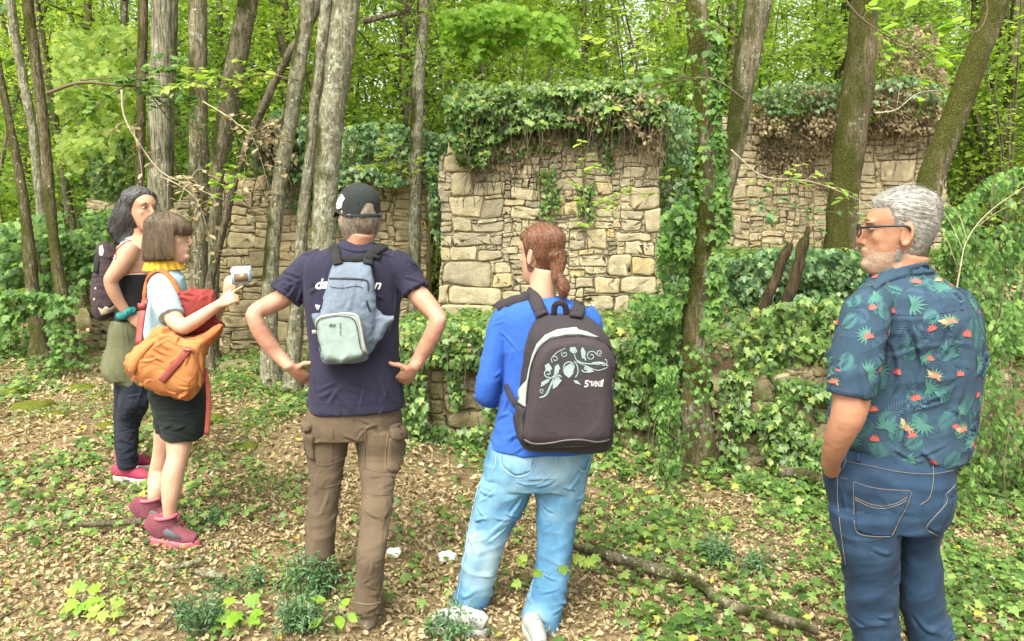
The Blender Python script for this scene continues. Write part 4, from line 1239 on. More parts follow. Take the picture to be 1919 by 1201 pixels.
def limb(mb, pts, Y0, n=None, ns=16, flat=1.0):
    """pts: (px, py, depth offset, radius px)"""
    P = np.array([at(a, b_, Y0 + c) for a, b_, c, r in pts]); R = np.array([r * (Y0 + c) / FPX for a, b_, c, r in pts]) * (P[:, 1] / np.hypot(P[:, 0], P[:, 1]))
    n = n or len(pts) * 4
    Q = bezier(P, n); Rr = bezier(np.stack([R, R, R], 1), n)[:, 0]
    # round ends
    V, F = tube(Q, np.stack([Rr, Rr * flat], 1), ns, (.03, 1, .02)); mb.add(V, F)
    return Q

def hand(mb, wrist, f, s, ref, L=.185, curl=(.35, .4, .45, .5), thumb=(.8, .6), spread=.10, r=1.0, tl=1.0):
    """palm, four fingers and a thumb; f finger direction, s towards the thumb, back of the hand towards ref"""
    w = np.asarray(wrist, float); f = nrm(f); s = np.asarray(s, float); s = nrm(s - (s @ f) * f)
    n = np.cross(s, f)
    if n @ np.asarray(ref, float) < 0: n = -n
    k = L / .185
    pts = [w - f * .015, w + f * .02 * k, w + f * .055 * k, w + f * .09 * k]
    V, F = tube(pts, np.array([[.026, .019], [.031, .018], [.039, .0165], [.040, .0135]]) * k, 16, np.repeat(n[None], 4, 0)); mb.add(V, F)
    for off, ln, c, sp in ((.029, .072, curl[0], 1.3), (.0098, .081, curl[1], .4), (-.0098, .076, curl[2], -.4), (-.028, .060, curl[3], -1.3)):
        p = w + f * .085 * k + s * off * k; d = nrm(f + s * spread * sp); P = [p - d * .02, p]; ang = 0
        for q, fr in enumerate((.45, .31, .24)):
            ang += c * (1.0 if q else .8)
            dd = d * math.cos(ang) - n * math.sin(ang)
            P.append(P[-1] + dd * ln * fr * k)
        V, F = tube(bezier(P, 11), np.linspace(.0093, .0070, 11) * k * r, 10, np.repeat(n[None], 11, 0)); mb.add(V, F)
    td = nrm(s * thumb[0] + f * thumb[1] - n * .15)
    p = w + f * .022 * k + s * .022 * k
    P = [p - td * .01, p + td * .03 * k * tl, p + (td * .7 + f * .15) * .07 * k * tl, p + td * .068 * k * tl + f * .014 * k]
    V, F = tube(bezier(P, 9), np.linspace(.0135, .0085, 9) * k * r, 10, np.repeat(n[None], 9, 0)); mb.add(V, F)

HEADT = np.array([  # z, front, back, half width (chin at 0)
    (-.004, .066, .030, .016), (.004, .082, .014, .030), (.018, .089, -.002, .040), (.035, .091, -.022, .048), (.055, .0925, -.044, .055),
    (.075, .0925, -.062, .061), (.095, .089, -.076, .066), (.115, .087, -.087, .069), (.135, .088, -.094, .071), (.15, .094, -.098, .073), (.17, .091, -.100, .0745),
    (.19, .079, -.095, .070), (.207, .059, -.081, .058), (.221, .034, -.060, .042), (.230, .010, -.037, .025), (.234, -.006, -.020, .010)])

def head_frame(px, py, Y, yaw_vec, pitch=0.0, scale=1.0, roll=0.0):
    c = at(px, py, Y)
    f = nrm(np.array([yaw_vec[0], yaw_vec[1], 0.0])); u = np.array([0, 0, 1.0])
    l = np.cross(u, f)
    f2 = f * math.cos(pitch) + u * math.sin(pitch); u2 = np.cross(f2, l)
    l2 = l * math.cos(roll) + u2 * math.sin(roll); u3 = np.cross(f2, l2)
    M = np.stack([f2, l2, u3], 1)
    return lambda p: (np.asarray(p, float) * scale) @ M.T + c, lambda q: ((np.asarray(q, float) - c) @ M) / scale, M

def head_loft(grow=0.0, nr=40, ns=44, back=0.0):
    T = bezier(HEADT, nr); a = np.linspace(0, 2 * math.pi, ns, endpoint=False)
    V = []
    for z, xf, xb, w in T:
        c = (xf + xb) / 2; rx = (xf - xb) / 2
        ca, sa = np.cos(a), np.sin(a)
        ww = w * np.where(ca > 0, 1 - .10 * ca ** 2, 1)
        V.append(np.stack([c + rx * np.sign(ca) * np.abs(ca) ** .92, ww * sa, np.full(ns, z - .118)], 1))
    V = np.concatenate(V + [np.array([[.05, 0, -.1235]]), np.array([[-.013, 0, .1175]])])
    F = [(p, q, r) for p, q, r in quads(nr, ns)]; k = nr * ns
    for j in range(ns):
        F.append((k, (j + 1) % ns, j)); F.append((k + 1, (nr - 1) * ns + j, (nr - 1) * ns + (j + 1) % ns))
    return V, np.array(F)

def add_head(mb, to, nose=1.0, ears=True, female=False):
    V, F = head_loft(); mb.add(to(V), F)
    V, F = tube([(.088, 0, .030), (.098, 0, .010), (.1075, 0, -.010), (.1085, 0, -.022), (.092, 0, -.028)],
                np.array([[.008, .008], [.0095, .009], [.013, .011], [.0145, .010], [.013, .007]]) * nose, 12, (1, 0, .3)); mb.add(to(V), F)
    for z, x, w, t in ((-.047, .0925, .022, .0075), (-.059, .091, .020, .0085)):
        V, F = ball((x, 0, z), (.011, w, t)); mb.add(to(V), F)
    V, F = ball((.087, 0, -.088), (.017, .024, .018)); mb.add(to(V), F)
    for sd_ in (1, -1):
        V, F = ball((.078, sd_ * .030, .036), (.017, .024, .007)); mb.add(to(V), F)        # brow ridge
        V, F = ball((.055, sd_ * .036, -.012), (.022, .020, .024)); mb.add(to(V), F)       # cheek
        if ears:
            c = np.array([-.012, sd_ * .074, -.004])
            ring = [c + np.array([.012 * math.cos(t) - .006 * math.sin(t), sd_ * (.004 + .008 * max(0, -math.cos(t))), .031 * math.sin(t)]) for t in np.linspace(0, 2 * math.pi, 15)]
            V, F = tube(ring, .0055, 8, (0, sd_, 0.1)); mb.add(to(V), F)
            V, F = ball(c, (.013, .004, .028)); mb.add(to(V), F)

def face_edit(frm, M):
    """eye sockets pressed in after remeshing"""
    def e(V, Nn):
        q = frm(V)
        for sd_ in (1, -1):
            d = np.linalg.norm((q - np.array([.092, sd_ * .031, .018])) * np.array([1, 1, 1.3]), axis=1)
            V = V - (M[:, 0] * .008)[None] * np.exp(-(d / .015) ** 2)[:, None]
        return V
    return e

def add_eyes(frm_to, parent, iris=(.06, .035, .02), s=1.0):
    for sd_ in (1, -1):
        V, F = ball((.0765, sd_ * .031, .017), (.0095, .0120, .0062), 16, 10)
        e = link("eye", (lambda m: (m.add(frm_to(V), F), m)[1])(MB()).mesh("eye"), EYE_M, parent)
        V2, F2 = ball((.0832, sd_ * .031, .0172), (.0042, .0060, .0054), 12, 8)
        link("iris", (lambda m: (m.add(frm_to(V2), F2), m)[1])(MB()).mesh("iris"), DARK_M, e).location = (0, 0, 0)
        pts = [frm_to(np.array([.0905 - .010 * abs(t) ** 1.5, sd_ * (.031 + .019 * t), .0385 + .004 * (1 - t * t)])) for t in np.linspace(-1, 1, 8)]
        m = MB(); Vb, Fb = tube(pts, np.array([.0014, .0024, .003, .003, .0028, .0024, .002, .001]), 6); m.add(Vb, Fb)
        link("eyebrow", m.mesh("eyebrow"), BROW_M, parent)

def hair_cap(name, to, frm, M, mask, thick, mat, parent, lump=.004, extra=None, voxel=.006):
    """hair volume: scalp pushed outwards where mask(local) is 1, sunk under the skin elsewhere"""
    V, F = head_loft(nr=60, ns=64)
    c = np.array([-.005, 0, .0]); d = nrm((V - c) * np.array([1, 1.2, 1]))
    m = np.clip(mask(V), 0, 1)
    th = thick(V) if callable(thick) else thick
    V = V + d * (m * th - (1 - m) * .016)[:, None]
    V = V + d * (lump * fbm(V * np.array([1, 1, .6]), 45, 2, 5) * m)[:, None]
    mb = MB(); mb.add(to(V), F)
    if extra is not None:
        extra(mb); me = remesh(mb, voxel, 7)
        me.polygons.foreach_set("use_smooth", np.ones(len(me.polygons), bool))
    else: me = mb.mesh(name)
    if "rnd" not in me.attributes: me.attributes.new("rnd", 'FLOAT', 'POINT')
    me.attributes["rnd"].data.foreach_set("value", np.full(len(me.vertices), .5, np.float32))
    return link(name, me, mat, parent), me

def strands(me, flow, n, L, mat, parent, keep=None, width=.0022, lift=.002, steps=6, name="hair_strands", wave=0.0, seed=1):
    """thin locks following the hair surface"""
    r = np.random.default_rng(seed)
    V = getV(me); Nn = getN(me); tree = bvh_of(me)
    idx = np.arange(len(V))
    if keep is not None: idx = idx[keep(V)]
    if len(idx) == 0: return
    pick = r.choice(idx, n)
    mb = MB()
    FR = np.array([f for k in range(steps - 1) for f in ((k, k + 1, steps + k + 1), (k, steps + k + 1, steps + k))])
    for i in pick:
        fly = 3.5 if r.random() < .03 else 1.0
        p = V[i] + r.normal(size=3) * .0015; L_ = L * r.uniform(.5, 1.2) / steps
        nr_ = Nn[i]; pts = []; ns_ = []
        for k in range(steps):
            pts.append(p + nr_ * (lift * fly * (.3 + .7 * r.random() * (k + 1) / steps))); ns_.append(nr_)
            f = nrm(flow(p)); f = nrm(f - (f @ nr_) * nr_ * .95) + r.normal(size=3) * .05
            p = p + nrm(f) * L_
            if wave: p = p + np.array([math.sin(k * 1.7 + i) * wave, 0, 0])
            h = tree.find_nearest(Vector(p))
            if h[0] is not None and (Vector(p) - h[0]).length < .022:
                p = np.array(h[0]); nr_ = np.array(h[1])
        pts = np.array(pts); ns_ = np.array(ns_)
        T = nrm(np.gradient(pts, axis=0)); B = np.cross(T, ns_)
        w = width * r.uniform(.6, 1.3) * np.linspace(1, .3, steps)[:, None]
        tw = math.sin(r.uniform(0, 6.28)) * .6
        B = B * math.cos(tw) + ns_ * math.sin(tw)
        mb.add(np.concatenate([pts + B * w, pts - B * w]), FR, r.random())
    o = link(name, mb.mesh(name), mat, parent); tag(o, kind="stuff")
    return o

class Surf:
    """a surface that print, seams, pockets and straps are laid on, found along pixel rays"""
    def __init__(s, *meshes): s.t = [bvh_of(m) for m in meshes]
    def hit(s, px, py):
        d = ray(px, py); best = None
        for t in s.t:
            h = t.ray_cast(Vector(CAM), Vector(d))
            if h[0] is not None and (best is None or h[3] < best[3]): best = h
        if best is None:
            q = Vector(at(px, py, s.lastY)) if hasattr(s, 'lastY') else Vector(at(px, py, 3))
            best = min((t.find_nearest(q) for t in s.t), key=lambda h: h[3])
            return np.array(best[0]), -nrm(d)
        s.lastY = best[0].y
        n = np.array(best[1])
        if n @ d > 0: n = -n
        return np.array(best[0]), n

def resample(pl, step, closed=False):
    pl = np.asarray(pl, float)
    if closed: pl = np.concatenate([pl, pl[:1]])
    out = []
    for a, b_ in zip(pl[:-1], pl[1:]):
        k = max(1, int(np.linalg.norm(b_ - a) / step))
        for i in range(k): out.append(a + (b_ - a) * i / k)
    if not closed: out.append(pl[-1])
    return np.array(out)

def smooth_pl(pl, n): return bezier(np.array([(a, b_, 0) for a, b_ in pl]), n)[:, :2]

def seam(surf, pl, width, mat, parent, name="seam", off=.0015, thick=None, step=5, curve=True, mb=None):
    """flat strip on a surface along a pixel polyline"""
    pl = smooth_pl(pl, max(6, len(pl) * 6)) if curve and len(pl) > 2 else resample(pl, step)
    H = [surf.hit(*p) for p in pl]
    P = np.array([h[0] for h in H]); Nn = nrm(np.array([h[1] for h in H]))
    if len(P) > 4:
        Nn = nrm(np.stack([np.convolve(np.pad(Nn[:, c], 2, 'edge'), np.ones(5) / 5, 'valid') for c in range(3)], 1))
        P = np.stack([np.convolve(np.pad(P[:, c], 1, 'edge'), np.ones(3) / 3, 'valid') for c in range(3)], 1)
    th = thick if thick is not None else max(.0012, width * .15)
    V, F = tube(P + Nn * off, np.repeat([[width / 2, th]], len(P), 0), 8, Nn)
    if mb is not None: mb.add(V, F); return None
    m = MB(); m.add(V, F)
    return link(name, m.mesh(name), mat, parent)

def patch(surf, poly, mat, parent, name, off=.003, step=5, smooth=True, mb=None, edge=True):
    """panel lying on a surface, outlined in pixels"""
    B = resample(poly, step, True)
    lo, hi = B.min(0), B.max(0)
    gx, gy = np.meshgrid(np.arange(lo[0] + step / 2, hi[0], step), np.arange(lo[1] + step / 2, hi[1], step))
    g = np.stack([gx.ravel(), gy.ravel()], 1); g = g[inpoly(g[:, 0], g[:, 1], B)]
    if len(g):
        dmin = np.array([np.min(np.linalg.norm(B - q, axis=1)) for q in g]); g = g[dmin > step * .45]
    pts = [Vector(p) for p in np.concatenate([B, g])]
    v2, _, f2, *_ = delaunay_2d_cdt(pts, [], [list(range(len(B)))], 1, 1e-4)
    V = []; Nn = []
    for p in v2:
        q, n = surf.hit(p.x, p.y); V.append(q + n * off); Nn.append(n)
    V = np.array(V); F = [tuple(f) for f in f2 if len(f) == 3]
    if edge:                                             # turn the rim down on to the surface
        nb = len(B); Vb = V[:nb] - np.array(Nn)[:nb] * (off + .002); k = len(V)
        V = np.concatenate([V, Vb])
        F += [(i, k + i, k + (i + 1) % nb) for i in range(nb)] + [(i, k + (i + 1) % nb, (i + 1) % nb) for i in range(nb)]
    if mb is not None: mb.add(V, F); return None
    m = MB(); m.add(V, F)
    return link(name, m.mesh(name, smooth), mat, parent)

def inflate(mb, poly, Y, half, rim=None, step=5, tilt=(0, 0), power=.5):
    """padded volume from a pixel outline at depth Y"""
    B = resample(poly, step, True)
    lo, hi = B.min(0), B.max(0); c = (lo + hi) / 2
    gx, gy = np.meshgrid(np.arange(lo[0] + step / 2, hi[0], step), np.arange(lo[1] + step / 2, hi[1], step))
    g = np.stack([gx.ravel(), gy.ravel()], 1); g = g[inpoly(g[:, 0], g[:, 1], B)]
    dm = np.array([np.min(np.linalg.norm(B - q, axis=1)) for q in g]); g = g[dm > step * .4]
    pts = [Vector(p) for p in np.concatenate([B, g])]
    v2, _, f2, *_ = delaunay_2d_cdt(pts, [], [list(range(len(B)))], 1, 1e-4)
    Q = np.array([(p.x, p.y) for p in v2]); rim = rim or (hi - lo).min() * .3
    d = np.array([np.min(np.linalg.norm(B - q, axis=1)) for q in Q]); t = np.clip(d / rim, 0, 1); h = half * (1 - (1 - t) ** 2) ** power
    Yb = Y + (Q[:, 0] - c[0]) * tilt[0] + (Q[:, 1] - c[1]) * tilt[1]
    Vf = at(Q[:, 0], Q[:, 1], Yb - h); Vb = at(Q[:, 0], Q[:, 1], Yb + h + 1e-4); n = len(Q)
    F = [tuple(f) for f in f2 if len(f) == 3]
    F = F + [(n + a, n + c_, n + b_) for a, b_, c_ in F]
    nb = len(B)
    for i in range(nb):
        j = (i + 1) % nb; F += [(i, n + i, n + j), (i, n + j, j)]
    mb.add(np.concatenate([Vf, Vb]), F)

def print_text(surf, s, px, py, h, ang, mat, parent, name, shear=0.0, bold=.0, width=None, off=.0022):
    cu = bpy.data.curves.new("t", 'FONT'); cu.body = s; cu.size = 1; cu.shear = shear; cu.offset = bold; cu.resolution_u = 3
    o = bpy.data.objects.new("t", cu); COL.objects.link(o)
    me = bpy.data.meshes.new_from_object(o.evaluated_get(bpy.context.evaluated_depsgraph_get()))
    bpy.data.objects.remove(o)
    V = getV(me)
    sx = h if width is None else width / max(V[:, 0].max() - V[:, 0].min(), 1e-3)
    a = math.radians(ang); c, s_ = math.cos(a), math.sin(a)
    x, y = V[:, 0] * sx, -V[:, 1] * h
    Q = np.stack([px + x * c - y * s_, py + x * s_ + y * c], 1)
    out = []
    for q in Q:
        p, n = surf.hit(*q); out.append(p + n * off)
    setV(me, np.array(out)); me.name = name
    return link(name, me, mat, parent)

def shoe(parent, heel, d, upper, sole, L=.28, W=.10, high=.0, tongue=None, name="shoe", sx=.3):
    """shoe standing on the ground, heel point and toe direction"""
    h = np.asarray(heel, float).copy(); h[2] += .014; d = nrm(np.array([d[0], d[1], 0.0])); s = np.array([-d[1], d[0], 0]); u = np.array([0, 0, 1.0])
    e = h + d * L
    tz = gz(e[0], e[1]); tz = np.clip(tz, h[2] - .05, h[2] + .05)
    slope = (tz - h[2]) / L
    def pt(x, y, z): return h + d * x * L + s * y * W + u * (z + x * L * slope)
    st = MB(); m = 28; a = np.linspace(0, 2 * math.pi, m, endpoint=False)
    def outline(k):
        x = .5 - .5 * np.cos(a) * 1.0; y = np.sin(a)
        wd = np.interp(x, [0, .08, .3, .5, .72, .9, 1], [.0, .30, .36, .38, .5, .38, 0])
        return x, np.sign(y) * wd * k
    rings = []
    for z, k in ((-.012, .92), (.0, 1.0), (.022, 1.02), (.030, .96)):
        x, y = outline(k); rings.append(np.array([pt(xx, yy, z + (.012 * max(0, xx - .75) / .25)) for xx, yy in zip(x, y)]))
    V = np.concatenate(rings + [rings[0].mean(0)[None], rings[-1].mean(0)[None]])
    F = list(quads(4, m)); k = 4 * m
    for j in range(m): F += [(k, (j + 1) % m, j), (k + 1, 3 * m + j, 3 * m + (j + 1) % m)]
    st.add(V, F)
    up = MB()
    ht = .075 + high
    secs = [(.03, .30, .055 + high * .6), (.12, .36, ht), (.25, .37, ht), (.38, .38, .085 + high * .55), (.52, .42, .078), (.68, .47, .062), (.82, .45, .05), (.94, .32, .04)]
    P = []; R = []
    for x, w, t in secs:
        P.append(pt(x, 0, .02 + t / 2)); R.append((w * W, t / 2 + .006))
    V, F = tube(P, R, 18, np.repeat(u[None], len(P), 0)); up.add(V, F)
    if high:
        V, F = tube([pt(sx, 0, .05), pt(sx, 0, .08 + high * .5), pt(sx, 0, .09 + high)], [(.42 * W, .058), (.45 * W, .052), (.46 * W, .050)], 16, np.repeat(d[None], 3, 0)); up.add(V, F)
    me = remesh(up, .006, 3); me.polygons.foreach_set("use_smooth", np.ones(len(me.polygons), bool))
    o = link(name, me, upper, parent)
    so_ = link("sole", st.mesh("sole"), sole, o); so_.location = (0, 0, 0)
    if tongue is not None:
        lb = MB()
        for t in np.linspace(.34, .62, 5):
            z = np.interp(t, [.34, .62], [.108 + high * .55, .092])
            V, F = tube([pt(t, -.28, z - .012), pt(t + .02, 0, z + .006), pt(t, .28, z - .012)], .0032, 6, (0, .1, 1)); lb.add(V, F)
        l = link("laces", lb.mesh("laces"), tongue, o); l.location = (0, 0, 0); tag(l, kind="stuff")
    return o, pt

def skin_mat(name, col, red):
    m, nt, b = nodes(name)
    v = coords(nt)
    c = mixc(nt, ramp(nt, noise_n(nt, v, 16, 5, .7), [(.35, (0, 0, 0)), (.7, (.9, .9, .9))]), col, red)
    c = mixc(nt, .4, c, ramp(nt, noise_n(nt, v, 150, 3), [(.3, (.85,) * 3), (.7, (1.15,) * 3)]), 'MULTIPLY')
    nt.links.new(c, b.inputs["Base Color"])
    b.inputs["Roughness"].default_value = .52; b.inputs["Specular IOR Level"].default_value = .35
    b.inputs["Subsurface Weight"].default_value = .12; b.inputs["Subsurface Radius"].default_value = (.012, .005, .003)
    bump(nt, b, mixc(nt, .5, noise_n(nt, v, 220, 3), noise_n(nt, v, 32, 4, .6)), .35, .004)
    return m

def hair_mat(name, stops, streak=(1, 1, .06)):
    m, nt, b = nodes(name)
    v = coords(nt, streak)
    a = N(nt, "ShaderNodeAttribute", attribute_name="rnd")
    f = noise_n(nt, v, 260, 3, .6)
    mx = N(nt, "ShaderNodeMath", operation='ADD'); mx.inputs[1].default_value = 0
    sm = N(nt, "ShaderNodeMath", operation='MULTIPLY_ADD'); nt.links.new(a.outputs["Fac"], sm.inputs[0]); sm.inputs[1].default_value = .46; nt.links.new(f, sm.inputs[2])
    sb = N(nt, "ShaderNodeMath", operation='SUBTRACT'); nt.links.new(sm.outputs[0], sb.inputs[0]); sb.inputs[1].default_value = .22
    c = ramp(nt, sb.outputs[0], stops)
    nt.links.new(c, b.inputs["Base Color"])
    b.inputs["Roughness"].default_value = .42; b.inputs["Specular IOR Level"].default_value = .4
    b.inputs["Sheen Weight"].default_value = .1
    bump(nt, b, f, .5, .004)
    return m

SKIN_A = skin_mat("skin_pinkish", (.43, .245, .17), (.40, .165, .11))
SKIN_B = skin_mat("skin_fair", (.48, .305, .21), (.44, .23, .16))
SKIN_C = skin_mat("skin_tanned", (.36, .19, .115), (.33, .145, .088))
SKIN_D = skin_mat("skin_warm", (.43, .255, .165), (.40, .19, .125))
EYE_M = plain_mat("eye_white", (.42, .38, .35), .3)
DARK_M = plain_mat("dark_matter", (.015, .012, .01), .3)
BROW_M = plain_mat("brow", (.05, .035, .025), .8)
BLACK_WEB = cloth_mat("black_webbing", (.018, .018, .020), .15, 500, .8)
WHITE_PRINT = plain_mat("white_print", (.72, .72, .72), .7)
STITCH = plain_mat("stitch_tan", (.17, .145, .11), .8)

def person(name, px, py, label, Y=None):
    p = ghit(px, py)
    return empty(name, (p.x, p.y if Y is None else Y, p.z), label, "person")

def neck_core(mb, to, base_px, base_py, Y, r=.056, tilt=0):
    top = to((-.025, 0, -.06)); b_ = at(base_px, base_py, Y)
    V, F = tube(bezier([top, (top + b_) / 2, b_, b_ - np.array([0, 0, .05])], 8), [(r * .95, r)] * 4 + [(r, r * 1.02)] * 2 + [(r * 1.25, r * 1.1)] * 2, 18, (0, 1, 0)); mb.add(V, F)

def rows_in(rows, dpx, dd):
    return [(r[0] + dpx, r[1] - dpx, r[2], r[3] - dd) + tuple(r[4:]) for r in rows]
# ================================================================== man with the cap
def man_cap():
    Y = 3.2
    root = person("person", 690, 1168, "man with black cap and navy t-shirt, hands on his hips, seen from behind")
    fr = ghit(692, 1172); fl = ghit(602, 1098)
    to, frm, M = head_frame(672, 406, Y + .0, (-.58, .815), -.05, 1.0)
    shirt_rows = [(650, 694, 452, .052, .0), (636, 708, 458, .066, 0), (614, 728, 465, .082, 0), (592, 744, 474, .098, 0), (576, 755, 487, .11, 0), (570, 758, 505, .12, 0), (570, 756, 530, .125, 0),
                  (571, 752, 570, .125, 0), (576, 749, 610, .12, 0), (580, 748, 650, .12, 0), (580, 751, 700, .128, 0), (579, 755, 740, .138, 0), (578, 757, 764, .142, 0)]
    body = MB()
    add_head(body, to); neck_core(body, to, 671, 470, Y, .058)
    hloft(body, rows_in(shirt_rows[2:], 14, .03), Y)
    LA = [(592, 492, 0, 22), (560, 525, 0, 22), (533, 556, -.01, 20), (505, 571, -.04, 19), (482, 582, -.07, 17), (477, 594, -.09, 16), (485, 615, -.085, 17), (501, 640, -.07, 17), (520, 664, -.06, 14.5), (543, 687, -.075, 12)]
    RA = [(740, 492, 0, 22), (762, 520, 0, 20), (780, 547, -.01, 20), (800, 570, -.04, 19.5), (817, 590, -.07, 17), (820, 602, -.09, 16), (813, 622, -.085, 17), (801, 645, -.07, 16.5), (788, 668, -.06, 14), (775, 689, -.075, 12)]
    limb(body, LA, Y, 44); limb(body, RA, Y, 44)
    for q in (at(468, 590, Y - .10), at(829, 599, Y - .10)):
        V, F = ball(q, (.018, .02, .022)); body.add(V, F)
    wl, wr = at(543, 687, Y - .075), at(775, 689, Y - .075)
    hand(body, wl, (.50, .50, -.60), (.9, -.22, .30), (-.3, -1, -.3), curl=(.2, .2, .25, .3), thumb=(1.0, .05), tl=1.15)
    hand(body, wr, (-.50, .50, -.60), (-.9, -.22, .30), (.3, -1, -.3), curl=(.2, .2, .25, .3), thumb=(1.0, .05), tl=1.15)
    for x0, fx, dy in ((613, 600, fl.y - Y), (709, 690, fr.y - Y)):
        limb(body, [(x0, 800, 0, 22), (x0 - 3, 905, dy * .33, 14), ((x0 + fx) / 2, 1000, dy * .8, 13), (fx, 1085 if dy > .1 else 1140, dy, 11)], Y, 16)
    me = remesh(body, .0055, 4); V = face_edit(frm, M)(getV(me), None)
    setV(me, V + getN(me) * (.0012 * vnoise(V, 60, 3))[:, None]); me.polygons.foreach_set("use_smooth", np.ones(len(me.polygons), bool))
    link("body", me, SKIN_A, root)
    # t-shirt
    sh = MB(); hloft(sh, shirt_rows, Y)
    limb(sh, [(606, 486, 0, 24), (583, 499, .0, 29), (558, 526, 0, 33), (535, 555, -.02, 35)], Y, 14)
    limb(sh, [(730, 486, 0, 24), (749, 500, .0, 28), (766, 523, 0, 27), (780, 546, -.02, 26.5)], Y, 14)
    navy = cloth_mat("navy_jersey", (.026, .024, .047), .15, 900, .92)
    so_, sme = garment("t_shirt", sh, navy, root, .0055, 4, [(.004, (9, 9, 4), 3), (.003, (5, 5, 16), 12, lambda V: sstep(1.05, .85, V[:, 2]))], None,
        [(70, VERT, .14, .007, .007, None, 1), (40, DIAG, .11, .006, .007, lambda V: sstep(.18, .30, np.abs(V[:, 0] - at(667, 600, Y)[0])) * sstep(1.2, 1.3, V[:, 2]) + .05, 2), (26, DIAG, .10, .006, .006, lambda V: sstep(1.1, .95, V[:, 2]), 3)])
    # trousers
    tr = MB()
    hloft(tr, [(580, 754, 752, .122, 0), (576, 753, 775, .13, 0), (573, 754, 795, .132, 0), (571, 756, 815, .125, 0)], Y)
    dl, dr = fl.y - Y, fr.y - Y
    hloft(tr, [(571, 664, 800, .11, 0), (571, 656, 820, .108, 0), (574, 648, 855, .1, dl * .12), (582, 639, 905, .088, dl * .35), (578, 634, 940, .084, dl * .55), (575, 631, 970, .083, dl * .7), (573, 627, 1027, .078, dl * .95), (571, 625, 1070, .078, dl), (570, 625, 1086, .08, dl)], Y)
    hloft(tr, [(663, 756, 800, .11, 0), (667, 757, 820, .108, 0), (672, 755, 855, .1, 0), (677, 738, 905, .088, dr * .3), (678, 735, 940, .084, dr * .5), (677, 732, 970, .083, dr * .6), (671, 723, 1027, .078, dr), (667, 719, 1085, .078, dr), (665, 716, 1120, .08, dr), (664, 715, 1140, .083, dr)], Y)
    olive = cloth_mat("brown_canvas", (.105, .076, .050), .2, 700, .95)
    to_, tme = garment("trousers", tr, olive, root, .0055, 4, [(.003, (6, 6, 17), 21), (.004, (5, 5, 22), 25, lambda V: np.exp(-((V[:, 2] - .5) / .1) ** 2) + sstep(.2, .05, V[:, 2]))], None,
        [(60, HORIZ, .09, .006, .006, lambda V: .25 + np.exp(-((V[:, 2] - .48) / .1) ** 2) + 1.3 * sstep(.3, .08, V[:, 2]), 4), (40, DIAG, .10, .006, .006, None, 5), (24, VERT, .16, .006, .005, None, 6)])
    T = Surf(tme)
    for pl in ([(583, 905), (610, 914), (638, 905)], [(677, 922), (705, 928), (737, 926)], [(585, 868), (612, 872), (648, 858)], [(682, 876), (710, 884), (738, 884)], [(663, 770), (662, 790)], [(625, 800), (622, 866)], [(686, 800), (683, 876)], [(724, 935), (715, 1010), (712, 1080), (706, 1120)]):
        seam(T, pl, .005, olive, to_, "seam").location = (0, 0, 0)
    for pl in ([(727, 812), (722, 850), (722, 884)], [(664, 1128), (690, 1132), (714, 1128)], [(587, 815), (583, 850), (588, 868)]):
        seam(T, pl, .0025, plain_mat("thread_brown", (.26, .19, .12), .9), to_, "stitching").location = (0, 0, 0)
    for poly in ([(728, 822), (752, 816), (757, 860), (748, 884), (724, 882)], [(573, 812), (588, 815), (590, 862), (580, 856), (574, 840)]):
        patch(T, poly, olive, to_, "cargo_pocket", .012).location = (0, 0, 0)
    for poly in ([(728, 800), (744, 792), (759, 808), (758, 818), (744, 826), (732, 820)], [(570, 790), (585, 796), (584, 806), (572, 810)]):
        f = patch(T, poly, olive, to_, "pocket_flap", .018); f.location = (0, 0, 0)
    q, n = T.hit(745, 812); m = MB(); V, F = ball(q + n * .02, (.006, .003, .006)); m.add(V, F)
    link("button", m.mesh("button"), plain_mat("horn_button", (.05, .035, .02), .4), f).location = (0, 0, 0)
    # shoes
    sm = cloth_mat("grey_suede", (.19, .165, .12), .25, 300); ss = plain_mat("shoe_sole_tan", (.22, .18, .13), .8)
    for p, d in ((fr, (-.15, 1)), (fl, (-.35, 1))):
        shoe(root, (p.x, p.y - .05, p.z), d, sm, ss, .29, .105, tongue=BLACK_WEB)
    # hair, cap
    HG = hair_mat("hair_grey_brown", [(.2, (.10, .075, .055)), (.5, (.24, .19, .145)), (.85, (.46, .40, .33))])
    mask = lambda V: sstep(.035, .005, V[:, 0] + .12 * np.clip(V[:, 2] + .02, -.2, .05)) * sstep(-.100, -.085, V[:, 2]) * sstep(.06, .045, V[:, 2])
    ho, hme = hair_cap("hair", to, frm, M, mask, lambda V: .010 + .012 * sstep(.03, -.04, V[:, 2]), HG, root)
    strands(hme, lambda p: np.array([.05, 0, -1.0]), 2600, .07, HG, root, lambda V: (lambda q: (q[:, 0] < .01) & (q[:, 2] < .0) & (q[:, 2] > -.09))(frm(V)), .0010, .004, seed=3)
    cm = cloth_mat("black_cotton_cap", (.022, .026, .026), .2, 700)
    cb = MB(); V, F = head_loft(nr=100, ns=120); c = np.array([-.005, 0, 0]); d = nrm(V - c); V = V + d * (.0145 + .010 * sstep(.05, .12, V[:, 2]))[:, None]
    cut = -.002 + .20 * np.clip(V[:, 0] + .1, 0, .3) * .35
    arch = (V[:, 0] < -.07) & (np.abs(V[:, 1]) < .036)
    zc = np.where(arch, .052 - (np.abs(V[:, 1]) / .036) ** 3 * .06, -.006)
    zc = np.maximum(zc, -.006 + .30 * np.clip(V[:, 0] + .06, 0, .16))
    keep = V[:, 2] > zc
    Fk = F[keep[F].all(1)]
    V2 = V - nrm(V - c) * .004
    cb.add(to(V), Fk); cb.add(to(V2), Fk[:, ::-1])
    co = link("cap", cb.mesh("cap"), cm, root)
    band = []
    bm_ = MB()
    ang = np.linspace(-math.pi, math.pi, 61)
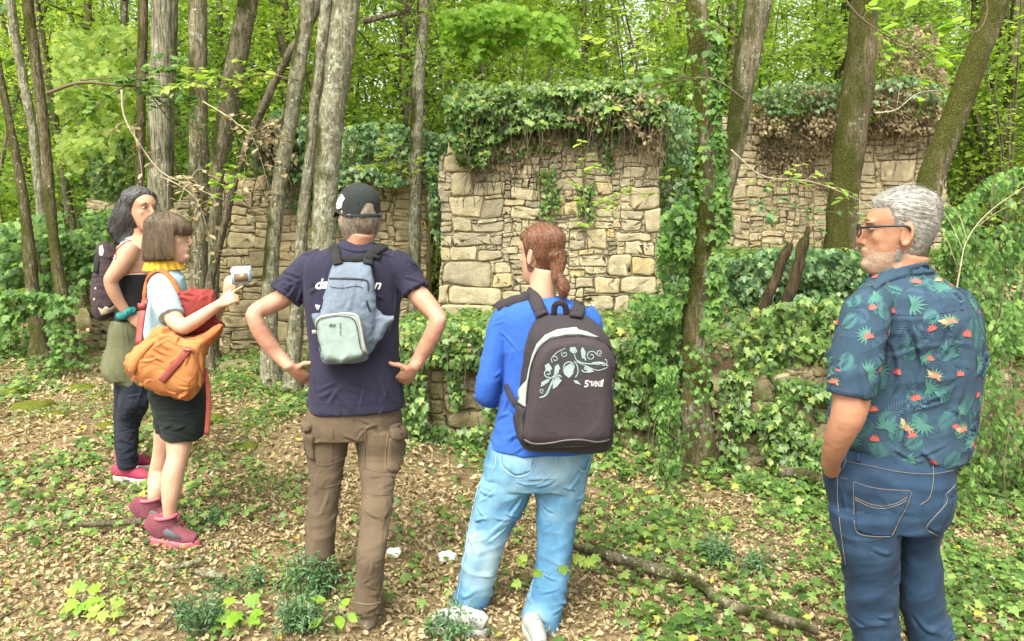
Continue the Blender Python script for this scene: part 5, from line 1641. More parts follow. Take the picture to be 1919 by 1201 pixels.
    pts = np.array([(-.004 + .110 * math.cos(t), .0895 * math.sin(t), -.002 + .30 * max(0, -.004 + .110 * math.cos(t) + .06)) for t in ang if abs(abs(t) - math.pi) > .40])
    V, F = tube(to(pts), np.repeat([[.005, .0016]], len(pts), 0), 8, (to(pts) - to(np.zeros(3)))); bm_.add(V, F)
    link("band", bm_.mesh("band"), cm, co).location = (0, 0, 0)
    sb_ = MB(); pts = np.array([(-.004 + .115 * math.cos(t), .0905 * math.sin(t), -.002) for t in np.linspace(math.pi - .45, math.pi + .45, 12)])
    V, F = tube(to(pts), np.repeat([[.008, .002]], 12, 0), 8, (to(pts) - to(np.zeros(3)))); sb_.add(V, F)
    link("strap", sb_.mesh("strap"), cm, co).location = (0, 0, 0)
    br = MB(); Vb = []; Fb = []
    for i, t in enumerate(np.linspace(-1.0, 1.0, 15)):
        for j, e in enumerate((0, .5, 1)):
            Vb.append((-.004 + .106 * math.cos(t) + e * .075 * math.cos(t * .4),   .088 * math.sin(t) * (1 - .1 * e), .044 - .03 * e * e - .014 * (t * t)))
    Vb = np.array(Vb)
    for i in range(14):
        for j in range(2):
            a = i * 3 + j; Fb += [(a, a + 1, a + 4), (a, a + 4, a + 3)]
    br.add(to(Vb), Fb); br.add(to(Vb - np.array([0, 0, .003])), np.array(Fb)[:, ::-1])
    link("brim", br.mesh("brim"), cm, co).location = (0, 0, 0)
    for t in np.arange(6) * math.pi / 3 + .52:
        sp = np.array([np.array([-.006, 0, .0]) + np.array([.112 * math.cos(t) * math.cos(e), .092 * math.sin(t) * math.cos(e), .012 + .128 * math.sin(e)]) for e in np.linspace(.25, 1.5, 14)])
        sm_ = MB(); Vc, Fc = tube(to(sp), .0012, 6); sm_.add(Vc, Fc); link("seam", sm_.mesh("seam"), cm, co).location = (0, 0, 0)
    bt = MB(); V, F = ball((-.008, 0, .141), (.009, .009, .005)); bt.add(to(V), F); link("button", bt.mesh("button"), cm, co).location = (0, 0, 0)
    lg = MB(); capS = Surf(co.data); patch(capS, [(630, 388), (634, 374), (641, 364), (646, 372), (642, 380), (640, 390), (634, 392)], WHITE_PRINT, co, "emblem", .003, 3).location = (0, 0, 0)
    # watch, bracelets
    steel = plain_mat("steel", (.5, .5, .48), .3, .9)
    def ringat(pa, pb, r, th, mat, nm):
        c = (pa + pb) / 2; ax = nrm(pb - pa); a1 = nrm(np.cross(ax, (0, 1, .2))); a2 = np.cross(ax, a1)
        P = [c + (a1 * math.cos(t) + a2 * math.sin(t)) * r for t in np.linspace(0, 2 * math.pi, 25)]
        m = MB(); V, F = tube(P, th, 8, np.array([a1 * math.cos(t) + a2 * math.sin(t) for t in np.linspace(0, 2 * math.pi, 25)])); m.add(V, F)
        return link(nm, m.mesh(nm), mat, root)
    A, B = at(536, 680, Y), at(546, 692, Y + .01)
    ringat(A, B, .031, np.repeat([[.009, .0025]], 25, 0), steel, "wristwatch")
    A, B = at(780, 682, Y), at(774, 691, Y)
    ringat(A, B, .0315, .0045, plain_mat("bead_brown", (.06, .035, .025), .5), "bracelet")
    A, B = at(782, 678, Y), at(777, 686, Y); ringat(A, B, .031, .003, plain_mat("bead_grey", (.3, .28, .27), .4), "bracelet")
    A, B = at(785, 673, Y - .005), at(780, 681, Y); ringat(A, B, .031, .002, steel, "bracelet")
    # print on the shirt
    Ssurf = Surf(sme)
    print_text(Ssurf, "dan", 590, 542, 26, -6, WHITE_PRINT, so_, "print", .35, .02).location = (0, 0, 0)
    print_text(Ssurf, "hn", 686, 540, 26, 4, WHITE_PRINT, so_, "print", .35, .02).location = (0, 0, 0)
    patch(Ssurf, [(591, 571), (600, 572), (597, 582), (594, 580)], WHITE_PRINT, so_, "print", .002, 4).location = (0, 0, 0)
    seam(Ssurf, [(581, 752), (620, 757), (700, 757), (755, 751)], .003, navy, so_, "hem").location = (0, 0, 0)
    seam(Ssurf, [(640, 461), (655, 468), (672, 470), (690, 468), (705, 461)], .016, navy, so_, "collar", .002, .003).location = (0, 0, 0)
    # ---- small grey backpack
    bp = empty("small_backpack", at(640, 685, Y - .16), "small grey blue backpack with a pale mint front pocket on the capped man's back", "backpack")
    gb = cloth_mat("grey_blue_nylon", (.135, .17, .225), .12, 900, .6); mint = cloth_mat("mint_nylon", (.25, .32, .305), .08, 900, .6); cream = cloth_mat("cream_nylon", (.36, .345, .31), .08, 900, .6); zipm = plain_mat("zip_black", (.02, .02, .025), .5)
    b1 = MB()
    hloft(b1, [(624, 694, 492, .02, -.14), (620, 697, 505, .035, -.15), (614, 701, 530, .05, -.16), (607, 704, 560, .058, -.165), (600, 706, 585, .062, -.165), (597, 704, 610, .065, -.165), (598, 698, 640, .065, -.16), (602, 692, 662, .06, -.155), (606, 689, 676, .045, -.15)], Y, 32, 3.2)
    inflate(b1, [(690, 560), (706, 578), (722, 590), (738, 592), (737, 600), (715, 632), (690, 664), (684, 640)], Y - .15, .022, 14)
    inflate(b1, [(600, 585), (584, 588), (586, 600), (592, 612), (602, 640), (606, 600)], Y - .14, .015, 8)
    bo, bme = garment("bag_body", b1, gb, bp, .005, 5, [(.004, (14, 14, 10), 31), (.0025, (30, 30, 30), 33)])
    BS = Surf(bme)
    b2 = MB(); pk = [(592, 606), (594, 596), (604, 590), (640, 586), (664, 586), (674, 592), (680, 612), (684, 640), (689, 662), (676, 672), (640, 681), (610, 676), (604, 668), (598, 640)]
    inflate(b2, pk, Y - .232, .032, 12)
    po, pme = garment("front_pocket", b2, mint, bp, .0045, 4, [(.0025, (20, 20, 12), 37)])
    PS = Surf(pme, bme)
    seam(PS, [(596, 640), (593, 612), (597, 598), (610, 593), (640, 589), (662, 590), (671, 598), (676, 620), (681, 648), (687, 662)], .012, cream, po, "piping", .003, .004).location = (0, 0, 0)
    seam(PS, [(604, 660), (597, 630), (595, 610), (600, 600), (615, 596), (640, 593), (658, 595), (666, 604), (671, 626), (676, 652), (683, 664)], .0035, zipm, po, "zip", .005, .002).location = (0, 0, 0)
    seam(BS, [(617, 522), (640, 522), (670, 523), (688, 527), (690, 545)], .008, zipm, bo, "zip", .002, .003).location = (0, 0, 0)
    seam(BS, [(612, 536), (640, 540), (668, 536), (680, 540)], .003, zipm, bo, "seam").location = (0, 0, 0)
    seam(BS, [(686, 562), (690, 575), (694, 583)], .008, zipm, bo, "zip", .003, .003).location = (0, 0, 0)
    for pl in ([(616, 612), (622, 606), (620, 612), (628, 607), (626, 613)],): seam(PS, pl, .0022, zipm, po, "print", .003).location = (0, 0, 0)
    for k in range(9): seam(PS, [(636 + (k % 3) * .8, 606 + k * 2.6), (640 - (k % 2) * 1.5, 605.6 + k * 2.6)], .0018, zipm, po, "print", .003, None, 2, False).location = (0, 0, 0)
    m = MB(); V, F = box(at(590, 622, Y - .19), (.022, .004, .016)); m.add(V, F); link("side_tag", m.mesh("side_tag", False), cream, bp)
    CS = Surf(sme, bme)
    seam(CS, [(624, 458), (627, 466), (630, 476), (632, 490), (634, 497)], .042, BLACK_WEB, bp, "shoulder_strap", .006, .006).location = tuple(-bp.location)
    seam(CS, [(722, 460), (712, 466), (698, 474), (690, 486), (689, 497)], .042, BLACK_WEB, bp, "shoulder_strap", .006, .006).location = tuple(-bp.location)
    seam(CS, [(632, 484), (650, 486), (672, 486), (690, 484)], .028, BLACK_WEB, bp, "carry_handle", .012, .004)
    return root

# ================================================================== woman in blue
def woman_blue():
    Y = 3.02
    root = person("person", 960, 1192, "woman in bright blue top and faded jeans with a chestnut ponytail, seen from behind")
    to, frm, M = head_frame(1013, 478, Y + .03, (-.72, .69), -.06, .97)
    rows = [(995, 1046, 557, .052, 0), (975, 1066, 563, .068, 0), (950, 1090, 571, .086, 0), (936, 1104, 582, .1, 0), (930, 1112, 600, .112, 0), (932, 1114, 625, .118, 0), (938, 1112, 655, .118, 0), (941, 1108, 700, .115, 0), (937, 1106, 740, .115, 0), (930, 1109, 780, .126, 0), (922, 1113, 815, .146, 0), (917, 1116, 836, .154, 0)]
    body = MB(); add_head(body, to, .9); neck_core(body, to, 1014, 570, Y + .01, .059)
    hloft(body, rows_in(rows[2:], 14, .03), Y)
    LA = [(948, 590, 0, 20), (934, 640, -.02, 17), (920, 690, -.03, 16), (914, 735, -.02, 15), (930, 742, .10, 13), (955, 735, .2, 11), (985, 726, .27, 9)]
    RA = [(1100, 590, 0, 20), (1112, 640, -.0, 17), (1116, 690, .0, 16), (1112, 735, .03, 14), (1092, 740, .13, 12), (1062, 732, .22, 11), (1035, 724, .27, 9)]
    limb(body, LA, Y, 32); limb(body, RA, Y, 32)
    hand(body, at(985, 726, Y + .27), (1, .15, 0), (0, .3, 1), (0, 1, 0), L=.165); hand(body, at(1035, 724, Y + .27), (-1, .2, 0), (0, .3, 1), (0, 1, 0), L=.165)
    for a in ([(950, 880, 0, 34), (922, 960, 0, 26), (900, 1040, 0, 20), (875, 1150, .02, 14)], [(1055, 880, 0, 34), (1044, 960, 0, 26), (1036, 1040, 0, 20), (1012, 1180, -.05, 14)]): limb(body, a, Y, 16)
    me = remesh(body, .0055, 4); setV(me, face_edit(frm, M)(getV(me), None)); me.polygons.foreach_set("use_smooth", np.ones(len(me.polygons), bool))
    link("body", me, SKIN_B, root)
    add_eyes(to, root)
    sh = MB(); hloft(sh, rows, Y)
    limb(sh, [(958, 588, .0, 24), (940, 606, -.01, 24), (930, 645, -.02, 23.5), (921, 690, -.03, 23.5), (914, 722, -.03, 23), (913, 742, .0, 21), (930, 745, .10, 18.5), (955, 737, .2, 15), (982, 727, .265, 12.5)], Y, 36)
    limb(sh, [(1092, 588, .0, 24), (1106, 606, -.0, 23), (1112, 645, -.0, 21), (1115, 690, 0, 20), (1112, 730, .03, 19), (1092, 740, .13, 17), (1062, 732, .21, 14), (1038, 725, .265, 12.5)], Y, 36)
    blue = cloth_mat("royal_blue_jersey", (.030, .10, .42), .1, 900, .85)
    so_, sme = garment("long_sleeved_top", sh, blue, root, .0055, 4, [(.003, (8, 8, 10), 41), (.004, (7, 7, 20), 44, lambda V: sstep(1.02, .85, V[:, 2]))], None,
        [(50, DIAG, .12, .006, .006, None, 7), (36, HORIZ, .08, .006, .006, lambda V: sstep(1.25, 1.0, V[:, 2]), 8), (30, VERT, .14, .006, .005, None, 9)])
    je = MB()
    hloft(je, [(923, 1110, 822, .125, 0), (914, 1112, 840, .135, 0), (909, 1109, 860, .142, -.005), (906, 1104, 880, .14, -.01), (902, 1098, 905, .125, -.005)], Y)
    hloft(je, [(902, 1004, 893, .115, 0), (897, 998, 912, .11, 0), (891, 988, 937, .1, 0), (883, 970, 967, .093, 0), (876, 954, 1000, .088, 0), (870, 941, 1034, .084, 0), (864, 932, 1067, .078, .0), (858, 924, 1100, .077, .01), (846, 913, 1135, .082, .02), (839, 907, 1160, .088, .02), (840, 906, 1190, .09, .02)], Y)
    hloft(je, [(1003, 1102, 893, .115, 0), (1003, 1097, 912, .11, 0), (1004, 1091, 937, .1, 0), (1005, 1083, 967, .093, 0), (1006, 1076, 1000, .088, -.01), (1007, 1070, 1034, .084, -.02), (1003, 1066, 1067, .078, -.03), (997, 1063, 1100, .077, -.05), (985, 1057, 1130, .08, -.06), (977, 1051, 1158, .086, -.07), (977, 1048, 1205, .09, -.07)], Y)
    den, nt, b = nodes("faded_denim")
    v = coords(nt)
    c = ramp(nt, noise_n(nt, v, 6, 5, .6), [(.3, (.045, .13, .24)), (.5, (.09, .21, .345)), (.72, (.19, .33, .44))])
    c = mixc(nt, ramp(nt, noise_n(nt, coords(nt, (1, 1, .7)), 3.3, 3, .5), [(.55, (0, 0, 0)), (.72, (.6, .6, .6))]), c, (.36, .46, .49))
    w = noise_n(nt, coords(nt, (1, 1, .3)), 600, 2)
    c = mixc(nt, .5, c, ramp(nt, w, [(.3, (.75,) * 3), (.7, (1.25,) * 3)]), 'MULTIPLY')
    nt.links.new(c, b.inputs["Base Color"]); b.inputs["Roughness"].default_value = .9; b.inputs["Specular IOR Level"].default_value = .2
    bump(nt, b, mixc(nt, .5, w, noise_n(nt, v, 30, 4, .6, .8)), .3, .006)
    jo, jme = garment("jeans", je, den, root, .0055, 4, [(.0035, (6, 6, 14), 51), (.003, (10, 10, 12), 57)], None,
        [(90, HORIZ, .10, .006, .007, lambda V: .3 + 1.5 * sstep(.4, .08, V[:, 2]) + np.exp(-((V[:, 2] - .52) / .1) ** 2), 10), (50, DIAG, .12, .006, .007, None, 11)])
    J = Surf(jme); st = plain_mat("stitch_pale_blue", (.32, .44, .48), .9)
    for pl in ([(941, 837), (941, 872), (966, 892), (995, 884), (1006, 846)], [(1074, 846), (1082, 874), (1096, 882), (1108, 850)], [(944, 838), (975, 846), (1004, 850)], [(1042, 846), (1040, 870), (1034, 886), (1010, 905)], [(908, 848), (900, 900), (886, 960), (876, 1020), (864, 1090), (856, 1140)]):
        seam(J, pl, .0028, st, jo, "stitching", .0045, .001).location = (0, 0, 0)
    patch(J, [(942, 838), (1005, 847), (995, 883), (966, 890), (942, 872)], den, jo, "back_pocket", .004).location = (0, 0, 0)
    patch(J, [(1075, 848), (1108, 850), (1097, 880), (1083, 873)], den, jo, "back_pocket", .004).location = (0, 0, 0)
    for px in (950, 962):
        q, n = J.hit(px, 842 + (px - 950) * .3); m = MB(); V, F = ball(q + n * .006, .0035); m.add(V, F); link("rivet", m.mesh("rivet"), plain_mat("rivet_metal", (.5, .5, .5), .3, .9), jo).location = (0, 0, 0)
    wm = cloth_mat("white_shoe", (.32, .32, .31), .15, 300); ws = plain_mat("white_sole", (.34, .34, .32), .6)
    p = ghit(900, 1192); shoe(root, (p.x + .03, p.y - .02, p.z), (-1, .3), wm, ws, .24, .088, tongue=wm)
    p = ghit(1012, 1225); shoe(root, (p.x, p.y - .05, p.z), (-.15, 1), wm, ws, .24, .088, tongue=wm)
    HR = hair_mat("hair_chestnut", [(.2, (.045, .016, .008)), (.5, (.125, .046, .020)), (.9, (.26, .12, .06))], (.5, .5, .5))
    def mask(V):
        back = sstep(.040, .012, V[:, 0]) * sstep(-.085, -.055, V[:, 2] + .5 * np.clip(-.02 - V[:, 0], 0, .1))
        top = sstep(.055, .075, V[:, 2])
        ear = np.exp(-(((V[:, 0] + .008) / .02) ** 2 + ((V[:, 2] + .02) / .03) ** 2))
        return np.clip(np.maximum(back, top) - ear * 1.2, 0, 1)
    kn = frm(at(1042, 523, Y - .06))
    def extra(mb):
        V, F = ball(to(kn), .017); mb.add(V, F)
        V, F = tube(bezier([to(kn), to(kn + np.array([-.022, -.01, -.014])), to(kn + np.array([-.028, -.012, -.045])), to(kn + np.array([-.02, -.012, -.085]))], 12), np.interp(np.linspace(0, 1, 12), [0, .3, .65, 1], [.014, .026, .027, .008]), 12); mb.add(V, F)
        V, F = tube(bezier([to(np.array([-.085, 0, .0])), to(np.array([-.095, -.0, -.03])), to(kn)], 8), np.linspace(.05, .018, 8), 14); mb.add(V, F)
    ho, hme = hair_cap("hair", to, frm, M, mask, lambda V: .012 + .008 * sstep(0, .08, V[:, 2]), HR, root, .003, extra, .005)
    kw = to(kn)
    strands(hme, lambda p: (kw - p) if np.linalg.norm(kw - p) > .03 else np.array([.2, -.3, -1.0]), 6500, .13, HR, root, lambda V: (lambda q: (q[:, 0] < .05) | (q[:, 2] > .06))(frm(V)), .0008, .0022, 8, seed=5)
    m = MB(); ax = nrm(to(kn + np.array([-.02, -.01, -.012])) - kw); a1 = nrm(np.cross(ax, (0, 0, 1))); a2 = np.cross(ax, a1)
    V, F = tube([kw + ax * .008 + (a1 * math.cos(t) + a2 * math.sin(t)) * .018 for t in np.linspace(0, 2 * math.pi, 21)], .005, 8, (0, .1, 1)); m.add(V, F)
    link("hair_tie", m.mesh("hair_tie"), BLACK_WEB, root)
    # ---- big backpack
    bp = empty("large_backpack", at(1062, 838, Y - .2), "large dark backpack with grey trim and printed scrollwork on the blue clad woman's back", "backpack")
    blk = cloth_mat("charcoal_nylon", (.030, .025, .030), .15, 800, .7); pan = cloth_mat("charcoal_panel", (.040, .031, .036), .1, 1000, .55); grey = cloth_mat("grey_trim", (.30, .33, .32), .08, 900, .6); scr = plain_mat("scroll_print", (.24, .30, .31), .6)
    b1 = MB()
    hloft(b1, [(1016, 1092, 589, .03, -.17), (1004, 1110, 600, .05, -.18), (994, 1130, 618, .07, -.19), (985, 1146, 645, .08, -.195), (978, 1150, 690, .085, -.2), (970, 1150, 740, .088, -.2), (965, 1150, 780, .09, -.2), (968, 1150, 810, .088, -.2), (976, 1146, 832, .075, -.2), (986, 1136, 842, .055, -.2)], Y, 36, 3.6)
    bo, bme = garment("bag_body", b1, blk, bp, .006, 4, [(.003, (10, 10, 10), 61)])
    fp = [(985, 760), (990, 715), (997, 680), (1010, 652), (1030, 635), (1060, 629), (1085, 627), (1115, 632), (1140, 645), (1153, 665), (1157, 682), (1152, 705), (1148, 740), (1149, 790), (1147, 815), (1138, 830), (1115, 836), (1050, 839), (1000, 838), (984, 832), (978, 818), (980, 790)]
    b2 = MB(); inflate(b2, fp, Y - .272, .055, 22)
    po, pme = garment("front_panel", b2, pan, bp, .0055, 4, [(.002, (8, 8, 6), 63)])
    PS = Surf(pme); AS = Surf(pme, bme)
    ins = [(999 + (x - 1066) * 0 + 0, y) for x, y in fp]
    cxy = np.array([1066, 735]); piping = [tuple(cxy + (np.array(q) - cxy) * .975) for q in fp]
    seam(PS, piping + [piping[0]], .006, plain_mat("piping_black", (.012, .011, .012), .5), po, "piping", .002, .004).location = (0, 0, 0)
    seam(PS, [(982, 822), (1000, 830), (1030, 829), (1060, 824), (1090, 823), (1120, 827), (1145, 822)], .006, plain_mat("piping_dark", (.07, .06, .065), .5), po, "piping", .003, .004).location = (0, 0, 0)
    patch(AS, [(967, 745), (975, 728), (988, 712), (992, 690), (997, 668), (1006, 645), (1022, 628), (1045, 618), (1080, 614), (1084, 618), (1100, 622), (1122, 632), (1112, 632), (1085, 627), (1060, 628), (1030, 634), (1010, 651), (997, 680), (990, 715), (985, 762), (968, 752)], grey, bo, "trim_band", .006, 4).location = (0, 0, 0)
    patch(AS, [(1147, 722), (1151, 705), (1153, 720), (1152, 752), (1148, 752)], grey, bo, "trim_band", .004, 3).location = (0, 0, 0)
    patch(AS, [(962, 752), (984, 766), (980, 800), (984, 830), (972, 820), (966, 790)], blk, bo, "side_pocket", .008, 5).location = (0, 0, 0)
    # scrollwork: spirals and leaf tails printed on the panel
    zx = lambda x, y: (980 + x / 5.005, 620 + y / 5.005)
    dk = plain_mat("print_ground", (.028, .030, .033), .6)
    patch(PS, [zx(*q) for q in [(160, 610), (200, 390), (250, 270), (330, 190), (420, 150), (560, 145), (680, 155), (760, 200), (800, 290), (790, 330), (640, 370), (520, 430), (440, 440), (380, 400), (330, 440), (250, 560)]], dk, po, "print_field", .0012, 5, True, None, False).location = (0, 0, 0)
    mb = MB()
    def spiral(c, r, t0, turns, sg, w):
        t = np.linspace(0, 1, 22); a = t0 + sg * turns * 2 * math.pi * t; rr = r * (1 - .82 * t)
        seam(PS, [zx(c[0] + rr_ * math.cos(a_), c[1] + rr_ * math.sin(a_)) for rr_, a_ in zip(rr, a)], w, scr, po, "x", .0022, .0006, 4, False, mb)
    for c, r, t0, tu, sg, w in (((440, 340), 66, 2.6, 1.3, 1, .0042), ((640, 235), 55, 0, 1.4, -1, .0036), ((590, 355), 40, 3, 1.2, -1, .004), ((235, 395), 45, 1, 1.3, 1, .004), ((330, 440), 34, 0, 1.2, -1, .004),
                               ((300, 265), 40, 2, 1.2, 1, .0032), ((390, 215), 34, 4, 1.3, -1, .003), ((475, 180), 32, 0, 1.5, 1, .0042), ((720, 205), 34, 1, 1.3, 1, .003), ((755, 300), 40, 5, .9, 1, .0032), ((180, 560), 26, 1, 1.1, 1, .003)):
        spiral(c, r, t0, tu, sg, w)
    for pl, w in (([(150, 625), (210, 600), (260, 500), (300, 420), (340, 330)], .0042), ([(170, 630), (230, 590), (280, 480), (350, 410)], .003), ([(500, 290), (560, 300), (650, 310), (740, 300), (800, 330)], .0045), ([(520, 300), (600, 330), (700, 370), (795, 340)], .003),
                  ([(165, 520), (220, 470), (280, 430), (340, 380)], .0045), ([(490, 440), (515, 390), (510, 330), (480, 280)], .004), ([(270, 250), (320, 200), (400, 160)], .003), ([(560, 160), (570, 220), (590, 280)], .006), ([(480, 215), (500, 270), (540, 290)], .0035)):
        seam(PS, [zx(*q) for q in pl], w, scr, po, "x", .0022, .0006, 4, True, mb)
    for poly in ([(375, 370), (400, 330), (450, 300), (480, 340), (470, 400), (430, 440), (390, 410)], [(540, 180), (560, 150), (590, 200), (580, 250), (555, 260)], [(205, 320), (240, 300), (275, 350), (250, 380), (215, 370)], [(475, 460), (510, 465), (545, 505), (510, 495), (485, 485)],
                 [(300, 330), (330, 310), (350, 350), (320, 400), (290, 420)], [(580, 340), (640, 350), (665, 380), (610, 395)], [(640, 295), (720, 285), (770, 300), (700, 320)], [(440, 155), (490, 150), (505, 180), (470, 205), (440, 190)], [(280, 470), (330, 440), (365, 460), (320, 520), (280, 545)], [(170, 480), (230, 450), (250, 470), (180, 520)]):
        patch(PS, [zx(*q) for q in poly], scr, po, "x", .0024, 3, True, mb, False)
    o = link("scroll_print", mb.mesh("scroll_print", False), scr, po); o.location = (0, 0, 0); tag(o, kind="stuff")
    print_text(PS, "5", 1094, 725, 18, -3, WHITE_PRINT, po, "print", .15, .01, None, .003).location = (0, 0, 0)
    print_text(PS, "TH", 1103, 717, 5, -2, WHITE_PRINT, po, "print", 0, .01, None, .003).location = (0, 0, 0)
    print_text(PS, "AVENUE", 1107, 724, 15, -1, WHITE_PRINT, po, "print", 0, .0, 22, .003).location = (0, 0, 0)
    patch(PS, [(1127, 713), (1131, 711), (1129, 724), (1126, 724)], WHITE_PRINT, po, "print", .003, 2).location = (0, 0, 0)
    CS = Surf(sme, bme, me)
    seam(CS, [(930, 577), (940, 569), (960, 560), (982, 550), (996, 552), (1006, 568), (1012, 584), (1018, 594)], .052, blk, bp, "shoulder_strap", .010, .009)
    seam(CS, [(1064, 552), (1078, 552), (1084, 566), (1082, 582), (1078, 598)], .052, blk, bp, "shoulder_strap", .010, .009)
    hp = bezier([at(1038, 592, Y - .19), at(1040, 572, Y - .21), at(1050, 568, Y - .215), at(1059, 573, Y - .21), at(1062, 593, Y - .19)], 14)
    m = MB(); V, F = tube(hp, np.repeat([[.012, .003]], 14, 0), 8, (0, 1, .2)); m.add(V, F); link("carry_handle", m.mesh("carry_handle"), blk, bp)
    m = MB(); V, F = tube(bezier([at(947, 720, Y - .05), at(955, 740, Y - .12), at(968, 760, Y - .16)], 6), np.repeat([[.012, .003]], 6, 0), 8, (0, 1, .2)); m.add(V, F); link("webbing", m.mesh("webbing"), blk, bp)
    return root
# ================================================================== grey haired man
def man_floral():
    Y = 2.15
    root = empty("person", (at(1690, 1300, Y)[0], Y, gz(at(1690, 1300, Y)[0], Y)), "grey haired bearded man with glasses in a tropical print shirt, hand in his pocket", "person")
    to, frm, M = head_frame(1686, 437, Y + .02, (-.93, .37), -.04, .985)
    rows = [(1648, 1742, 505, .058, .02), (1632, 1758, 516, .075, .02), (1612, 1785, 533, .098, .01), (1600, 1806, 551, .118, 0), (1592, 1824, 572, .135, 0), (1588, 1836, 600, .147, 0), (1584, 1841, 640, .152, .01), (1572, 1838, 690, .155, .02), (1560, 1832, 730, .157, .03), (1550, 1824, 770, .158, .03), (1546, 1819, 800, .158, .03), (1566, 1817, 828, .152, .02), (1594, 1806, 848, .142, .01), (1612, 1792, 859, .132, 0)]
    body = MB(); add_head(body, to, 1.0); neck_core(body, to, 1688, 525, Y + .02, .058)
    hloft(body, rows_in(rows[2:-2], 16, .035), Y)
    LA = [(1630, 585, -.05, 40), (1610, 650, -.12, 36), (1600, 710, -.145, 36), (1595, 752, -.155, 37.5), (1588, 782, -.155, 35), (1575, 812, -.135, 30), (1564, 842, -.10, 24.5), (1557, 866, -.05, 20), (1560, 884, -.01, 17)]
    RA = [(1800, 590, .03, 36), (1818, 650, .04, 30), (1822, 700, .06, 22), (1823, 742, .08, 15), (1800, 800, .14, 16), (1765, 860, .17, 15), (1750, 880, .17, 13)]
    limb(body, LA, Y, 40); limb(body, RA, Y, 32)
    hand(body, at(1566, 888, Y + .0), (.42, .12, -1), (.1, 1, 0), (-1, -.3, 0), L=.145, curl=(.1, .1, .1, .1), thumb=(.4, 1)); hand(body, at(1750, 880, Y + .15), (-.1, .1, -1), (-1, .2, 0), (1, 0, 0))
    limb(body, [(1630, 950, -.03, 44), (1632, 1100, -.02, 34), (1640, 1250, 0, 28), (1644, 1390, .0, 20)], Y, 16); limb(body, [(1720, 950, .03, 44), (1724, 1100, .04, 34), (1745, 1250, .05, 28), (1750, 1390, .05, 20)], Y, 16)
    me = remesh(body, .005, 4); V = face_edit(frm, M)(getV(me), None); setV(me, V + getN(me) * (.001 * vnoise(V, 70, 3))[:, None]); me.polygons.foreach_set("use_smooth", np.ones(len(me.polygons), bool))
    link("body", me, SKIN_C, root)
    add_eyes(to, root)
    # shirt
    sh = MB(); hloft(sh, rows, Y)
    limb(sh, [(1645, 562, -.02, 42), (1622, 590, -.09, 47), (1609, 640, -.13, 48), (1600, 690, -.15, 47.5), (1592, 739, -.155, 47)], Y, 18)
    limb(sh, [(1782, 562, .02, 42), (1800, 592, .03, 42), (1812, 640, .04, 34), (1818, 690, .05, 26), (1821, 722, .06, 21)], Y, 18)
    fab = cloth_mat("navy_print_cotton", (.028, .055, .090), .18, 900, .85)
    so_, sme = garment("shirt", sh, fab, root, .005, 4, [(.004, (8, 8, 3), 71), (.003, (5, 5, 13), 74)], None,
        [(50, VERT, .20, .007, .007, None, 12), (40, DIAG, .12, .006, .006, None, 13), (34, HORIZ, .10, .006, .007, lambda V: sstep(1.14, 1.02, V[:, 2]), 14)])
    SS = Surf(sme)
    co = MB(); cp = [(1630, 536), (1645, 522), (1668, 511), (1695, 504), (1720, 500), (1742, 502), (1750, 512)]
    CSf = Surf(sme, me)
    patch(CSf, [(1633, 538), (1648, 520), (1668, 508), (1690, 500), (1715, 494), (1735, 491), (1744, 493), (1753, 512), (1735, 514), (1705, 517), (1676, 525), (1655, 534), (1640, 546)], fab, so_, "collar", .009, 5).location = (0, 0, 0)
    dk = plain_mat("shirt_seam", (.012, .02, .045), .9)
    for pl in ([(1632, 549), (1660, 532), (1700, 519), (1752, 516)], [(1640, 748), (1660, 700), (1664, 650), (1655, 600), (1640, 570)], [(1546, 728), (1590, 737), (1636, 745)], [(1600, 575), (1680, 590), (1760, 588), (1830, 575)]):
        seam(SS, pl, .0022, dk, so_, "seam", .0005, .0008).location = (0, 0, 0)
    # tropical print: fronds, split leaves and blossoms laid on the cloth
    tree = bvh_of(sme); V = getV(sme); Nn = getN(sme); r = np.random.default_rng(77)
    mats = {"teal": plain_mat("print_teal", (.04, .115, .125), .85), "jade": plain_mat("print_jade", (.05, .15, .125), .85), "green": plain_mat("print_green", (.12, .19, .10), .85), "red": plain_mat("print_red", (.42, .085, .075), .85), "pink": plain_mat("print_pink", (.48, .15, .11), .85), "blue": plain_mat("print_blue", (.04, .085, .135), .85), "cream": plain_mat("print_cream", (.30, .28, .16), .85)}
    mbs = {k: MB() for k in mats}
    cnt = {"n": 0}
    def stamp(kind, p, n, ang, polys, off):
        up = np.array([0, 0, 1.0]); t1 = nrm(np.cross(up, n) if abs(n[2]) < .95 else np.array([1.0, 0, 0])); t2 = np.cross(n, t1)
        ca, sa = math.cos(ang), math.sin(ang)
        for poly in polys:
            B = resample(np.array(poly), .006, True)
            pts3 = []
            c2 = B.mean(0); allp = np.concatenate([B, c2[None]])
            for x, y in allp:
                q = p + t1 * (x * ca - y * sa) + t2 * (x * sa + y * ca)
                h = tree.find_nearest(Vector(q))
                pts3.append(np.array(h[0]) + np.array(h[1]) * off)
            k = len(B); mbs[kind].add(np.array(pts3), [(k, i, (i + 1) % k) for i in range(k)])
    def blade(x0, y0, a, L, w):
        d = np.array([math.cos(a), math.sin(a)]); s = np.array([-d[1], d[0]]); o = np.array([x0, y0])
        return [o, o + d * L * .45 + s * w, o + d * L, o + d * L * .45 - s * w]
    def frond(L, n=9, w=.0026, ln=.036):
        out = [blade(0, 0, math.pi / 2, L, .0014)]
        for i in range(1, n):
            y = L * i / n; l_ = ln * math.sin(math.pi * (.25 + .7 * i / n)); out += [blade(0, y, math.pi / 2 - .95, l_, w), blade(0, y, math.pi / 2 + .95, l_, w)]
        return out
